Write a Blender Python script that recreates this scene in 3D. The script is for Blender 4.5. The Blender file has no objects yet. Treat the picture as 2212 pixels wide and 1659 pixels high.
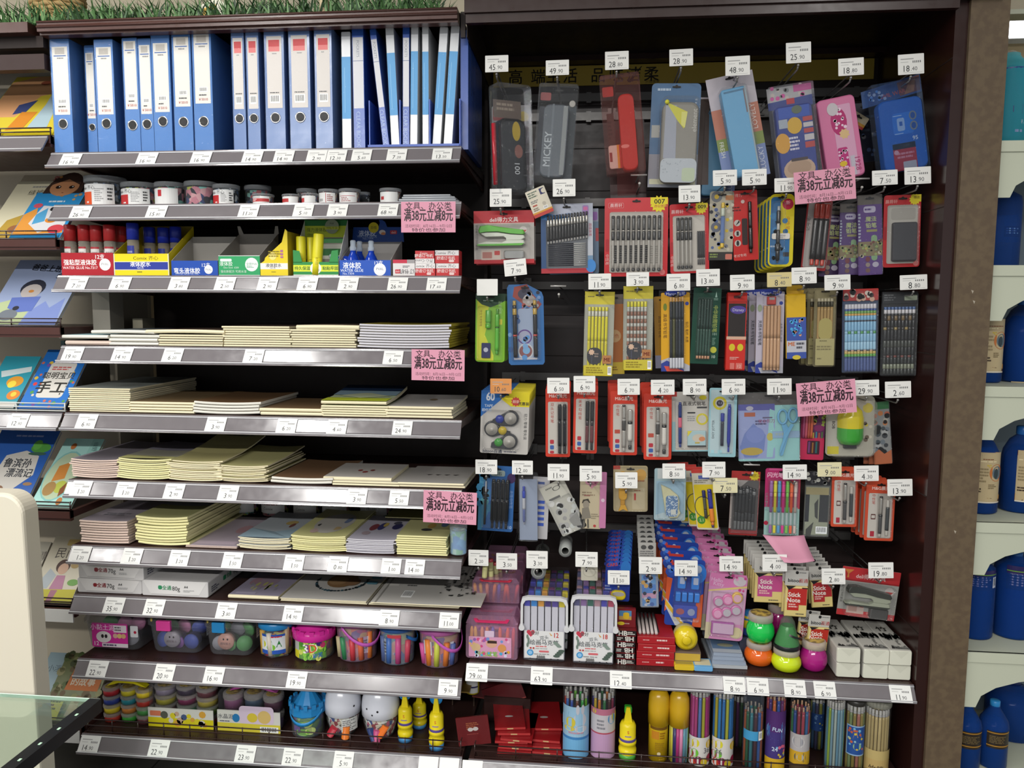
import bpy, math, random
from mathutils import Vector, Matrix
random.seed(11)
sc = bpy.context.scene; COL = sc.collection
# ---------------------------------------------------------------- camera
W, H, F = 2212, 1659, 1660.0
CAM = Vector((1.4519, -2.0, 1.45)); YAW, PIT, ROL = -.0984, -.0984, .0053
cy_, sy_, cp_, sp_ = math.cos(YAW), math.sin(YAW), math.cos(PIT), math.sin(PIT)
FW = Vector((sy_*cp_, cy_*cp_, sp_)); RT = Vector((cy_, -sy_, 0)); UP = RT.cross(FW)
R2 = RT*math.cos(ROL)+UP*math.sin(ROL); U2 = UP*math.cos(ROL)-RT*math.sin(ROL)
cd = bpy.data.cameras.new('camera'); cam = bpy.data.objects.new('camera', cd); COL.objects.link(cam)
cam.matrix_world = Matrix(((R2.x, U2.x, -FW.x, CAM.x), (R2.y, U2.y, -FW.y, CAM.y), (R2.z, U2.z, -FW.z, CAM.z), (0, 0, 0, 1)))
cd.sensor_fit = 'HORIZONTAL'; cd.sensor_width = 36; cd.lens = 36*F/W; cd.clip_start = .02
sc.camera = cam
# ---------------------------------------------------------------- light
sc.view_settings.view_transform = 'Standard'; sc.view_settings.look = 'None'
sc.view_settings.exposure = 0.1; sc.view_settings.gamma = 1; sc.cycles.transparent_max_bounces = 24; sc.view_settings.use_curve_mapping = False
wd = bpy.data.worlds.new('store_air'); sc.world = wd; wd.use_nodes = True
wd.node_tree.nodes['Background'].inputs[0].default_value = (.93, .97, 1, 1)
wd.node_tree.nodes['Background'].inputs[1].default_value = .5
def area(name, x, y, z, sx, sy, power, col=(1, .98, .95), rot=(0, 0, 0)):
    l = bpy.data.lights.new(name, 'AREA'); l.shape = 'RECTANGLE'; l.size = sx; l.size_y = sy; l.energy = power; l.color = col
    o = bpy.data.objects.new(name, l); COL.objects.link(o); o.location = (x, y, z); o.rotation_euler = rot
area('aisle_lamp', -.05, -1.7, 2.9, .14, 2.2, 50)          # lamp rows hung over the aisle, running away from the shelves
area('aisle_lamp', -1.7, -1.8, 2.9, .14, 2.4, 34)
area('aisle_lamp', 2.5, -2.4, 2.9, .14, 2.4, 24)
area('aisle_lamp', .3, -4.6, 2.9, 3.4, .2, 310)
# ---------------------------------------------------------------- pixel (photo frame) -> point in the place
def ray(u, v): return FW*F + R2*(u-1106) - U2*(v-829.5)
def P(u, v, y=0.0):
    d = ray(u, v); return CAM + d*((y-CAM.y)/d.y)
def PZ(u, v, z):
    d = ray(u, v); return CAM + d*((z-CAM.z)/d.z)
def PX(u, v, x):
    d = ray(u, v); return CAM + d*((x-CAM.x)/d.x)
def px(u, v, y): return (P(u+.5, v, y)-P(u-.5, v, y)).length
def pyl(v, u, y): return P(u, v, y).z
# ---------------------------------------------------------------- materials (all node based)
_M = {}
def lin(c):
    c = c/255; return c/12.92 if c <= .04045 else ((c+.055)/1.055)**2.4
def rgb(h): return tuple(lin(int(h[i:i+2], 16)) for i in (0, 2, 4))
def C(h, r=.45, s=.35, m=0.0):
    k = (h, r, s, m)
    if k in _M: return _M[k]
    mt = bpy.data.materials.new('paint_'+h); mt.use_nodes = True; nt = mt.node_tree; b = nt.nodes['Principled BSDF']
    n = nt.nodes.new('ShaderNodeTexNoise'); n.inputs['Scale'].default_value = 35
    tc = nt.nodes.new('ShaderNodeTexCoord'); nt.links.new(tc.outputs['Object'], n.inputs['Vector'])
    mr = nt.nodes.new('ShaderNodeMapRange'); mr.inputs['To Min'].default_value = max(.02, r-.08); mr.inputs['To Max'].default_value = min(1, r+.08)
    nt.links.new(n.outputs['Fac'], mr.inputs['Value']); nt.links.new(mr.outputs['Result'], b.inputs['Roughness'])
    b.inputs['Base Color'].default_value = (*rgb(h), 1); b.inputs['Specular IOR Level'].default_value = s; b.inputs['Metallic'].default_value = m
    _M[k] = mt; return mt
def clear(h='ffffff', a=.12, rough=.06, gl=.9):
    a = a*.4 if a < .2 else a; gl *= .42
    """thin clear plastic: tinted see-through film with a fresnel gloss"""
    k = ('clear', h, a, rough, gl)
    if k in _M: return _M[k]
    mt = bpy.data.materials.new('clear_plastic'); mt.use_nodes = True; nt = mt.node_tree; nt.nodes.clear()
    N = nt.nodes.new; out = N('ShaderNodeOutputMaterial'); tr = N('ShaderNodeBsdfTransparent'); df = N('ShaderNodeBsdfDiffuse'); g = N('ShaderNodeBsdfGlossy')
    m1 = N('ShaderNodeMixShader'); m2 = N('ShaderNodeMixShader'); lw = N('ShaderNodeLayerWeight'); mu = N('ShaderNodeMath'); nz = N('ShaderNodeTexNoise'); bp = N('ShaderNodeBump')
    c = rgb(h); tr.inputs[0].default_value = tuple(.55+.45*x for x in c)+(1,); df.inputs[0].default_value = (*c, 1)
    g.inputs['Roughness'].default_value = rough; m1.inputs[0].default_value = a
    lw.inputs[0].default_value = .28; mu.operation = 'MULTIPLY'; mu.inputs[1].default_value = gl
    nz.inputs['Scale'].default_value = 38; bp.inputs['Strength'].default_value = .8 if gl > .22 else 0; bp.inputs['Distance'].default_value = .006
    L = nt.links.new; L(nz.outputs['Fac'], bp.inputs['Height']); L(bp.outputs[0], g.inputs['Normal']); L(lw.outputs['Fresnel'], mu.inputs[0])
    L(tr.outputs[0], m1.inputs[1]); L(df.outputs[0], m1.inputs[2]); L(m1.outputs[0], m2.inputs[1]); L(g.outputs[0], m2.inputs[2]); L(mu.outputs[0], m2.inputs[0]); L(m2.outputs[0], out.inputs[0])
    _M[k] = mt; return mt
def speck(name, a, b, scale, rough=.5, det=3, lo=.4, hi=.6, s=.35):
    """two-tone noise material"""
    if name in _M: return _M[name]
    mt = bpy.data.materials.new(name); mt.use_nodes = True; nt = mt.node_tree; bs = nt.nodes['Principled BSDF']
    n = nt.nodes.new('ShaderNodeTexNoise'); n.inputs['Scale'].default_value = scale; n.inputs['Detail'].default_value = det
    tc = nt.nodes.new('ShaderNodeTexCoord'); nt.links.new(tc.outputs['Object'], n.inputs['Vector'])
    r = nt.nodes.new('ShaderNodeValToRGB'); r.color_ramp.elements[0].position = lo; r.color_ramp.elements[1].position = hi
    r.color_ramp.elements[0].color = (*rgb(a), 1); r.color_ramp.elements[1].color = (*rgb(b), 1)
    nt.links.new(n.outputs['Fac'], r.inputs[0]); nt.links.new(r.outputs[0], bs.inputs['Base Color']); bs.inputs['Roughness'].default_value = rough; bs.inputs['Specular IOR Level'].default_value = s
    _M[name] = mt; return mt
def mixed(name, cols, scale, rough=.4):
    """jumbled coloured bits (voronoi cells)"""
    if name in _M: return _M[name]
    mt = bpy.data.materials.new(name); mt.use_nodes = True; nt = mt.node_tree; bs = nt.nodes['Principled BSDF']
    n = nt.nodes.new('ShaderNodeTexVoronoi'); n.inputs['Scale'].default_value = scale
    tc = nt.nodes.new('ShaderNodeTexCoord'); nt.links.new(tc.outputs['Object'], n.inputs['Vector'])
    sp = nt.nodes.new('ShaderNodeSeparateColor'); nt.links.new(n.outputs['Color'], sp.inputs[0])
    r = nt.nodes.new('ShaderNodeValToRGB'); r.color_ramp.interpolation = 'CONSTANT'
    while len(r.color_ramp.elements) < len(cols): r.color_ramp.elements.new(.5)
    for i, c in enumerate(cols): r.color_ramp.elements[i].position = i/len(cols); r.color_ramp.elements[i].color = (*rgb(c), 1)
    nt.links.new(sp.outputs[0], r.inputs[0]); nt.links.new(r.outputs[0], bs.inputs['Base Color']); bs.inputs['Roughness'].default_value = rough
    _M[name] = mt; return mt
# ---------------------------------------------------------------- text as geometry
_T = {}
def glyphs(s):
    if s in _T: return _T[s]
    c = bpy.data.curves.new('writing', 'FONT'); c.body = s; c.resolution_u = 2; c.fill_mode = 'FRONT'
    o = bpy.data.objects.new('writing', c); m = bpy.data.meshes.new_from_object(o)
    vs = [(v.co.x, v.co.y) for v in m.vertices]; fs = [tuple(p.vertices) for p in m.polygons]
    bpy.data.objects.remove(o); bpy.data.curves.remove(c); bpy.data.meshes.remove(m)
    w = max((v[0] for v in vs), default=0)
    _T[s] = (vs, fs, w); return _T[s]
# ---------------------------------------------------------------- mesh builder
def rrect(x0, z0, x1, z1, r, n=4):
    r = min(r, (x1-x0)/2, (z1-z0)/2); pts = []
    for cx, cz, a in ((x1-r, z1-r, 0), (x0+r, z1-r, 90), (x0+r, z0+r, 180), (x1-r, z0+r, 270)):
        for i in range(n+1):
            t = math.radians(a+90*i/n); pts.append((cx+r*math.cos(t), cz+r*math.sin(t)))
    return pts
class MB:
    def __init__(s, T=None): s.v = []; s.f = []; s.m = []; s.sm = []; s.mats = []; s.T = T; s.map = None
    def mi(s, mat):
        if mat not in s.mats: s.mats.append(mat)
        return s.mats.index(mat)
    def add(s, vs, fs, mat, smooth=False):
        o = len(s.v); i = s.mi(mat)
        for p in vs: s.v.append(tuple(s.T@Vector(p)) if s.T else tuple(p))
        for f in fs: s.f.append([a+o for a in f]); s.m.append(i); s.sm.append(smooth)
        return s
    def box(s, x0, y0, z0, x1, y1, z1, mat):
        return s.add([(x0, y0, z0), (x1, y0, z0), (x1, y1, z0), (x0, y1, z0), (x0, y0, z1), (x1, y0, z1), (x1, y1, z1), (x0, y1, z1)],
                     [(3, 2, 1, 0), (4, 5, 6, 7), (0, 1, 5, 4), (1, 2, 6, 5), (2, 3, 7, 6), (3, 0, 4, 7)], mat)
    def prism(s, pts, y0, y1, mat, smooth=False, bev=0.0, caps=True):
        """outline in XZ pushed from y0 (front) to y1; bev rounds the front rim"""
        n = len(pts); cx = sum(p[0] for p in pts)/n; cz = sum(p[1] for p in pts)/n
        def ring(y, k):
            o = []
            for x, z in pts:
                dx, dz = x-cx, z-cz; l = math.hypot(dx, dz) or 1; o.append((x-dx/l*k, y, z-dz/l*k))
            return o
        rings = [ring(y0, bev), ring(y0+bev*.35, bev*.35), ring(y0+bev, 0), ring(y1, 0)] if bev else [ring(y0, 0), ring(y1, 0)]
        vs = [p for r in rings for p in r]; fs = []
        for k in range(len(rings)-1):
            for i in range(n):
                j = (i+1) % n; fs.append((k*n+i, (k+1)*n+i, (k+1)*n+j, k*n+j))
        s.add(vs, fs, mat, smooth)
        if caps: s.add(rings[0], [tuple(range(n))[::-1]], mat)
        if caps is True: s.add(rings[-1], [tuple(range(n))], mat)
        return s
    def rbox(s, x0, y0, z0, x1, y1, z1, r, mat, bev=0.0): return s.prism(rrect(x0, z0, x1, z1, r), y0, y1, mat, False, bev)
    def lathe(s, prof, mat, n=24, c=(0, 0, 0), a0=0, a1=360, smooth=True):
        full = abs(a1-a0) >= 360; m = n if full else n+1; vs = []; fs = []
        for r, z in prof:
            for i in range(m):
                t = math.radians(a0+(a1-a0)*i/n); vs.append((c[0]+r*math.cos(t), c[1]+r*math.sin(t), c[2]+z))
        for k in range(len(prof)-1):
            for i in range(n):
                j = (i+1) % m; fs.append((k*m+i, k*m+j, (k+1)*m+j, (k+1)*m+i))
        return s.add(vs, fs, mat, smooth)
    def cyl(s, r, z0, z1, mat, n=20, c=(0, 0, 0), r1=None):
        r1 = r if r1 is None else r1
        return s.lathe([(0.0001, z0), (r, z0), (r, z0), (r1, z1), (r1, z1), (.0001, z1)], mat, n, c)
    def tube(s, pts, r, mat, n=6, closed=False):
        pts = [Vector(p) for p in pts]; vs = []; fs = []; k = len(pts); up = None
        for i, p in enumerate(pts):
            a = pts[i-1] if i else (pts[-1] if closed else p); b = pts[(i+1) % k] if (i < k-1 or closed) else p
            t = (b-a).normalized()
            if up is None: up = Vector((0, 0, 1)) if abs(t.z) < .9 else Vector((1, 0, 0))
            x = t.cross(up).normalized(); y = x.cross(t).normalized(); up = y
            for j in range(n):
                q = 2*math.pi*j/n; vs.append(p+x*(r*math.cos(q))+y*(r*math.sin(q)))
        for i in range(k if closed else k-1):
            for j in range(n):
                fs.append((i*n+j, i*n+(j+1) % n, ((i+1) % k)*n+(j+1) % n, ((i+1) % k)*n+j))
        if not closed: fs += [tuple(range(n))[::-1], tuple(range((k-1)*n, k*n))]
        return s.add(vs, fs, mat, True)
    def rod(s, a, b, r, mat, n=6): return s.tube([a, b], r, mat, n)
    def ball(s, c, r, mat, n=14, sz=1.0):
        return s.lathe([(max(1e-4, r*math.sin(math.pi*i/10)), -r*sz*math.cos(math.pi*i/10)) for i in range(11)], mat, n, c)
    # flat artwork on a face: x to the right, z up, k = print layer; self.map bends it
    def art(s, pts, faces, k, mat):
        mp = s.map or (lambda x, k, z: (x, -k*.00006, z))
        s.add([mp(x, k, z) for x, z in pts], faces, mat)
    def apoly(s, pts, k, mat): s.art(pts, [tuple(range(len(pts)))[::-1] if sum((b[0]-a[0])*(b[1]+a[1]) for a, b in zip(pts, pts[1:]+pts[:1])) > 0 else tuple(range(len(pts)))], k, mat)
    def arect(s, x0, z0, x1, z1, k, mat, nx=1):
        if s.map and nx == 1: nx = 14
        vs = [(x0+(x1-x0)*i/nx, z) for z in (z0, z1) for i in range(nx+1)]
        s.art(vs, [(i, i+1, nx+2+i, nx+1+i) for i in range(nx)], k, mat)
    def atext(s, t, x, z, h, k, mat, al='c', rot=0, sx=1.0, bold=0.0):
        bold = min(bold, .045)
        vs, fs, w = glyphs(t); sh = {'c': -w/2, 'l': 0, 'r': -w}[al]; c, q = math.cos(math.radians(rot)), math.sin(math.radians(rot)); o = []
        for e, f, g in (((-1, -.6, 0), (1, -.6, .25), (0, 1, .5)) if bold else ((0, 0, 0),)):
            o = []
            for a, b in vs:
                a = (a+sh)*h*sx+e*bold*h*.6; b = (b-.36)*h+f*bold*h*.6; o.append((x+a*c-b*q, z+a*q+b*c))
            s.art(o, fs, k+g, mat)
    def aell(s, x, z, rx, rz, k, mat, n=18): s.apoly([(x+rx*math.cos(2*math.pi*i/n), z+rz*math.sin(2*math.pi*i/n)) for i in range(n)], k, mat)
    def build(s, name, parent=None, loc=None, rot=None):
        me = bpy.data.meshes.new(name); me.from_pydata(s.v, [], s.f)
        for m in s.mats: me.materials.append(m)
        me.polygons.foreach_set('material_index', s.m); me.polygons.foreach_set('use_smooth', s.sm); me.update()
        o = bpy.data.objects.new(name, me); COL.objects.link(o)
        if parent: o.parent = parent
        if loc is not None: o.location = loc
        if rot is not None: o.rotation_euler = rot
        return o
def tag(o, label, cat, group=None, kind=None):
    o['label'] = label; o['category'] = cat
    if group: o['group'] = group
    if kind: o['kind'] = kind
    return o
def thing(name, label, cat, loc=(0, 0, 0), rot=(0, 0, 0), group=None):
    o = bpy.data.objects.new(name, None); COL.objects.link(o); o.location = loc; o.rotation_euler = rot; o.empty_display_size = .02
    return tag(o, label, cat, group)
def struct(o): o['kind'] = 'structure'; return o
def dup(root, loc, label, group=None, rot=None):
    r = root.copy(); COL.objects.link(r); r.location = loc; r['label'] = label
    if group: r['group'] = group
    if rot is not None: r.rotation_euler = rot
    for ch in root.children:
        c = ch.copy(); COL.objects.link(c); c.parent = r
        for g in ch.children:
            d = g.copy(); COL.objects.link(d); d.parent = c
    return r
ORD = ['topmost', 'second', 'third', 'fourth', 'fifth', 'sixth', 'seventh', 'eighth', 'ninth', 'tenth', 'eleventh', 'twelfth', 'thirteenth']
NTH = ['first', 'second', 'third', 'fourth', 'fifth', 'sixth', 'seventh', 'eighth', 'ninth', 'tenth', 'eleventh', 'twelfth']
def cylmap(R, z0=0.0, cx=0, cy=0, a0=0.0):
    f = lambda x, k, z: (cx+(R+k*.00008)*math.sin(x/R+a0), cy-(R+k*.00008)*math.cos(x/R+a0), z0+z)
    f.cyl = True; return f
# artwork list on a w x h face whose top left corner is (x0, z1); u = metres per photo pixel
def draw(mb, arts, x0, z1, w, h, u, k0=1, sz=1):
    k = k0
    for a in arts:
        t = a[0]; k += 1; X = lambda q: x0+w*q; Z = lambda q: z1-h*q
        if t == 'r': mb.arect(X(a[1]), Z(a[4]), X(a[3]), Z(a[2]), k, C(a[5]))
        elif t == 'R' and a[3]-a[1] > .3 and getattr(mb.map, 'cyl', 0): mb.arect(X(a[1]), Z(a[4]), X(a[3]), Z(a[2]), k, C(a[5]))
        elif t == 'R': mb.apoly(rrect(X(a[1]), Z(a[4]), X(a[3]), Z(a[2]), a[6]*u), k, C(a[5]))
        elif t == 'e': mb.aell(X(a[1]), Z(a[2]), a[3]*u, (a[4] or a[3])*u*sz, k, C(a[5]))
        elif t == 'p': mb.apoly([(X(p), Z(q)) for p, q in a[1]], k, C(a[2]))
        elif t == 't': mb.atext(a[1], X(a[2]), Z(a[3]), a[4]*u, k, C(a[5]), *a[6:])
        elif t == 'z':      # small print
            n = a[5]
            for i in range(n):
                b0 = a[2]+(a[4]-a[2])*(i+.2)/n; b1 = a[2]+(a[4]-a[2])*(i+.75)/n
                e = a[1]+(a[3]-a[1])*random.uniform(.55, 1); q = a[1]
                while q < e-.01:
                    l = min(e-q, (a[3]-a[1])*random.uniform(.08, .3)); mb.arect(X(q), Z(b1), X(q+l*.85), Z(b0), k, C(a[6])); q += l
        elif t == 'b':      # barcode
            mb.arect(X(a[1]), Z(a[4]), X(a[3]), Z(a[2]), k, C('f4f4f2')); n = 9; k += 1
            for i in range(n): q = a[1]+(a[3]-a[1])*(.08+.84*(i+.2*random.random())/n); mb.arect(X(q), Z(a[4]-(a[4]-a[2])*.2), X(q+(a[3]-a[1])*.045), Z(a[2]+(a[4]-a[2])*.1), k, C('2a2a2a'), 1)
        elif t == 's':      # star burst
            n = a[5] if len(a) > 5 else 12; r = a[3]*u
            mb.apoly([(X(a[1])+r*(1 if i % 2 else .72)*math.cos(math.pi*i/n), Z(a[2])+r*(1 if i % 2 else .72)*math.sin(math.pi*i/n)) for i in range(2*n)], k, C(a[4]))
        elif t == 'h':      # heart
            r = a[3]*u; pts = []
            for i in range(20):
                q = 2*math.pi*i/20; pts.append((X(a[1])+r*.0625*16*math.sin(q)**3, Z(a[2])+r*.0625*(13*math.cos(q)-5*math.cos(2*q)-2*math.cos(3*q)-math.cos(4*q))))
            mb.apoly(pts, k, C(a[4]))
        elif t == 'd':      # scattered dots / blobs
            rn = random.Random(a[6] if len(a) > 6 else 3); cols = a[7] if len(a) > 7 else ['f2f2f2']
            for i in range(a[5]):
                q = rn.uniform(a[1], a[3]); p = rn.uniform(a[2], a[4]); r = u*rn.uniform(.8, 1.3)*(a[8] if len(a) > 8 else 2.5); mb.aell(X(q), Z(p), r, r*sz, k, C(rn.choice(cols)), 8)
def proj(p):
    d = Vector(p)-CAM; z = d.dot(FW); return 1106+F*d.dot(R2)/z, 829.5-F*d.dot(U2)/z
# ================================================================ the room
mb = MB(); mb.box(-3, -6, -.05, 5, .7, 0, speck('floor_tile', '4a4847', '5c5957', 5, .35)); 
for i in range(14): mb.box(-3, -5.9+i*.45+.02, 0, 5, -5.9+i*.45+.024, .0008, C('2a2928')); mb.box(-2.9+i*.6, -6, 0, -2.896+i*.6, .6, .0008, C('2a2928'))
struct(mb.build('floor'))
mb = MB(); mb.box(-3, .62, 0, 5, .72, 3.2, C('cfc4ac', .7)); struct(mb.build('wall_back'))
mb = MB(); mb.box(-3, -6, 3.2, 5, .72, 3.3, C('e8e6e0', .8)); struct(mb.build('ceiling'))
# ================================================================ left bay: open shelves with price rails
ZL = [1.8629, 1.7239, 1.5336, 1.3409, 1.1535, .9638, .7742, .6287, .4385, .2103]; WL = 1.1213
SHELF_M = C('33211e', .38, .4); DARK = C('271e1b', .5, .25); RAIL_M = C('6c676a', .17, 1.0); LIP = C('d6d6d8', .15, .7)
BROWN = C('4a2c25', .3, .5)
def rail_part(x0, x1, z, y, parent, k=1.0):
    mb = MB(); pr = [(0, 0), (-.004, -.001), (-.0055, -.006), (-.016, -.0215), (-.0265, -.037), (-.032, -.0405), (-.034, -.046), (-.031, -.0475), (-.026, -.043), (-.004, -.012), (0, -.006)]
    n = len(pr); vs = [(x, y+a*k, z+b*k) for x in (x0, x1) for a, b in pr]
    mb.add(vs, [(i, (i+1) % n, n+(i+1) % n, n+i) for i in range(n)]+[tuple(range(n)), tuple(range(n, 2*n))[::-1]], RAIL_M)
    for a, b in ((-.0062, -.0055), (-.0325, -.0402)): mb.rod((x0, y+a*k, z+b*k), (x1, y+a*k, z+b*k), .0016, LIP)
    return mb.build('price_rail', parent)
def shelf_part(x0, x1, z, y0, y1, parent, holes=False, k=1.0):
    mb = MB(); mb.box(x0, y0, z-.022, x1, y1, z-.001, SHELF_M); mb.box(x0, y0-.001, z-.02, x1, y0, z, BROWN)
    for x in (x0+.004, x1-.012): mb.prism([(0, 0), (0, 0)], 0, 0, DARK) if 0 else mb.add([(x, y0+.01, z-.022), (x, y1, z-.022), (x, y1, z-.05), (x+.008, y0+.01, z-.022), (x+.008, y1, z-.022), (x+.008, y1, z-.05)], [(0, 1, 2), (3, 5, 4), (0, 2, 5, 3)], BROWN)
    if holes:
        for i in range(int((x1-x0)/.05)):
            for j in range(4): mb.box(x0+.02+i*.05+j*.007, y0+.012, z-.001, x0+.022+i*.05+j*.007, y0+.02, z-.0006, DARK)
    o = mb.build('shelf', parent); rail_part(x0, x1, z, y0, o, k); return o
LB = thing('shelving_bay', 'dark brown open shelving bay with ten grey price rails holding binders and notebooks', 'shelving')
mb = MB(); mb.box(0, .46, 0, WL+.012, .48, 2.26, DARK)
for i in range(9): mb.box(0, .458, .2+i*.24, WL+.012, .46, .203+i*.24, C('0f0c0b'))
mb.build('back_panel', LB)
for i, z in enumerate(ZL): shelf_part(0, WL, z, 0, .455, LB, i > 7)
ZT = P(560, 44, -.02).z; ZB = P(560, 53, -.03).z; GT = P(560, 30, -.03).z
mb = MB()
mb.box(-.004, -.03, ZB, WL-.006, .006, GT, BROWN); mb.box(-.004, -.02, ZB-.006, WL-.006, .006, ZB, BROWN)
mb.rod((-.004, -.03, ZB+.012), (WL-.006, -.03, ZB+.012), .004, BROWN); mb.rod((-.004, -.03, GT-.002), (WL-.006, -.03, GT-.002), .003, BROWN); mb.box(0, .006, GT-.005, WL-.004, .458, GT, DARK)
mb.build('top_fascia', LB)
mb = MB(); mb.box(WL+.002, .42, 0, WL+.012, .46, ZT, DARK); mb.build('upright', LB); mb = MB(); mb.box(WL-.002, .0, ZT-.05, WL+.0095, .01, GT, DARK); mb.build('corner_cap', LB)
mb = MB(); mb.box(.0, .40, 0, .03, .46, .18, BROWN); mb.build('foot', LB)
def wire_fence(x0, x1, y, z, h, parent, m, n=3, every=.1, r=.0017):
    mb = MB(); pts = [(x0, y+.02, z+h), (x0, y, z+h-.004), (x1, y, z+h-.004), (x1, y+.02, z+h)]
    for k in range(n):
        q = z+.003+(h-.005)*k/(n-1); mb.rod((x0, y, q), (x1, y, q), r, m)
    k = max(2, int((x1-x0)/every))
    for i in range(k+1): x = x0+(x1-x0)*i/k; mb.rod((x, y+.001, z), (x, y+.001, z+h), r, m)
    for x in (x0, x1):
        for q in (z+.003, z+h-.002): mb.rod((x, y, q), (x, y+(.006 if h < .03 else .02), q), r, m)
    return mb.build('wire_fence', parent)
WIRE = C('2e1a17', .3, .6)
wire_fence(.01, WL-.005, .004, ZL[9], .042, LB, WIRE, 3, .075)
# ================================================================ right bay: hook wall over two shelves
XR0, XR1 = WL+.014, 2.309
ZG = P(1009, 1429, 0).z; ZH = .206
RB = thing('peg_bay', 'dark brown bay with hook rails for hanging stationery over two shelves', 'shelving')
mb = MB(); mb.box(XR0, .5, 0, XR1, .52, 2.3, DARK)
PAN = C('2f2625', .35, .4)
zz = .25
while zz < 2.2: mb.box(XR0, .496, zz, XR1, .5, zz+.128, PAN); zz += .131
mb.build('back_panel', RB)
ZRAIL = [P(1460, v, .47).z for v in (206, 436, 618, 818, 977, 1147)]
STEEL = C('6f6d6b', .35, .5, .3)
for z in ZRAIL[:]+[P(1280, 253, .48).z]:
    mb = MB(); mb.box(XR0+.04, .472, z-.011, XR1-.02, .49, z+.013, STEEL)
    for i in range(6): mb.box(XR0+.1+i*.2, .4718, z-.016, XR0+.115+i*.2, .474, z+.016, STEEL)
    mb.build('hook_rail', RB)
shelf_part(XR0+.004, XR1-.005, ZG, 0, .49, RB, True, .84); shelf_part(XR0+.004, XR1-.005, ZH, 0, .49, RB, True)
wire_fence(XR0+.02, XR1-.01, .004, ZH, .04, RB, WIRE, 3, .11)
mb = MB(); m = C('2c1713', .3, .5); z = P(1300, 10, -.02).z
mb.box(XR0-.002, -.03, z-.012, XR1+.1, .0, z+.028, m); mb.box(XR0, -.022, z-.034, XR1, -.005, z-.012, m); mb.box(XR0, .0, z+.028, XR1, .5, z+.04, C('1d100e', .4))
mb.box(XR0, .44, z+.012, XR1, .5, z+.028, C('26120f', .35)); mb.build('top_fascia', RB)
mb = MB(); SP = C('2b1613', .22, .5); mb.box(XR1, -.002, 0, XR1+.03, .52, z+.028, SP);
for q in (.62, .98, 1.34, 1.7, 2.05): mb.box(XR1-.0006, 0, q, XR1, .5, q+.0025, DARK)
mb.build('side_panel', RB); mb = MB(); mb.box(XR0-.001, .0, ZT-.05, XR0+.001, .49, z+.028, DARK); mb.build('added_gap_board', RB)  # added dark board closing the gap where the lit wall would show
mb = MB(); PIL = speck('pillar_paint', '62533f', '594a39', 60, .6); mb.box(XR1+.03, -.012, 0, XR1+.118, .5, 2.6, PIL)
for a, b in ((.07, 1.5), (.075, 1.475), (.065, .9)): mb.prism([(XR1+a, b), (XR1+a+.004, b-.009), (XR1+a+.006, b-.002)], -.0125, -.011, C('a49a8a'))
struct(mb.build('trim_1'))
# banner on the back wall
BZ = P(1480, 156, .49)
bl = P(1066, 173, .49).x; br = P(1888, 141, .49).x; u = px(1300, 150, .49)
mb = MB(Matrix.Translation((bl, .488, P(1480, 158, .488).z))); mb.box(0, 0, -.03, br-bl, .003, .03, C('b59c3e', .5))
mb.map = lambda x, k, z: (x, -.0002*k, z)
for t, q in (('高', 1120), ('端', 1170), ('生', 1203), ('活', 1240), ('品', 1300), ('味', 1340), ('洁', 1377), ('柔', 1415)): mb.atext(t, (q-1072)*u, 0, .047, 1, C('17130d'), 'c', 0, 1, .02)
mb.atext('只做健康', (1418-1072)*u, -.022, .011, 1, C('17130d')); mb.apoly([(.33*1.27, -.022), (.46, .024), (.463, .024), (.335*1.28, -.024)], 2, C('17130d'))
tag(mb.build('banner'), 'dull yellow slogan banner across the dark back wall behind the top row of pouches', 'banner')
# ================================================================ things on top
mb = MB(); rn = random.Random(5); gm = [C(h, .5) for h in ('2f4f2a', '3f6335', '557a48', '263f22', '6b8f5c')]
for i in range(2600):
    x = rn.uniform(-.3, WL-.05); y = rn.uniform(-.02, .14); h = rn.uniform(.022, .062); a = rn.uniform(-.045, .045); b = rn.uniform(-.05, .02); w = rn.uniform(.0018, .0036); z = GT+.0015
    if abs(x-P(100, 22, .12).x) < .15 and y > .07: continue
    mb.add([(x-w, y, z), (x+w, y, z), (x+a*.35-w*.8, y+b*.3, z+h*.55), (x+a*.35+w*.8, y+b*.3, z+h*.55), (x+a, y+b, z+h)], [(0, 1, 3, 2), (2, 3, 4)], rn.choice(gm))
tag(mb.build('fake_grass'), 'green plastic grass running along the top of the left shelving', 'grass', None, 'stuff')
p = P(100, 22, .12); mb = MB()
for k in range(14): mb.tube([(p.x+.075*math.cos(t*.2618)*(1+.006*(-1)**(k+t)), p.y+.05+.05*math.sin(t*.2618)*(1+.05*(-1)**(k+t)), GT+.009+.012*k) for t in range(24)], .0075, C('a58a5c', .8), 5, True)
for t in range(12): mb.rod((p.x+.075*math.cos(t*.5236), p.y+.05+.05*math.sin(t*.5236), GT+.001), (p.x+.075*math.cos(t*.5236), p.y+.05+.05*math.sin(t*.5236), GT+.172), .004, C('8c7148', .8))
tag(mb.build('wicker_basket'), 'brown wicker basket standing in the fake grass at top left', 'basket')
p = P(706, 14, .02); mb = MB(); mb.lathe([(.001, 0), (.0125, 0), (.0118, .05), (.0122, .14), (.001, .14)], speck('bare_wood', 'cbb58e', 'd8c6a2', 18, .6), 14, (p.x, .0, GT)); tag(mb.build('wooden_post'), 'pale round wooden post standing in the fake grass', 'post')
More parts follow.
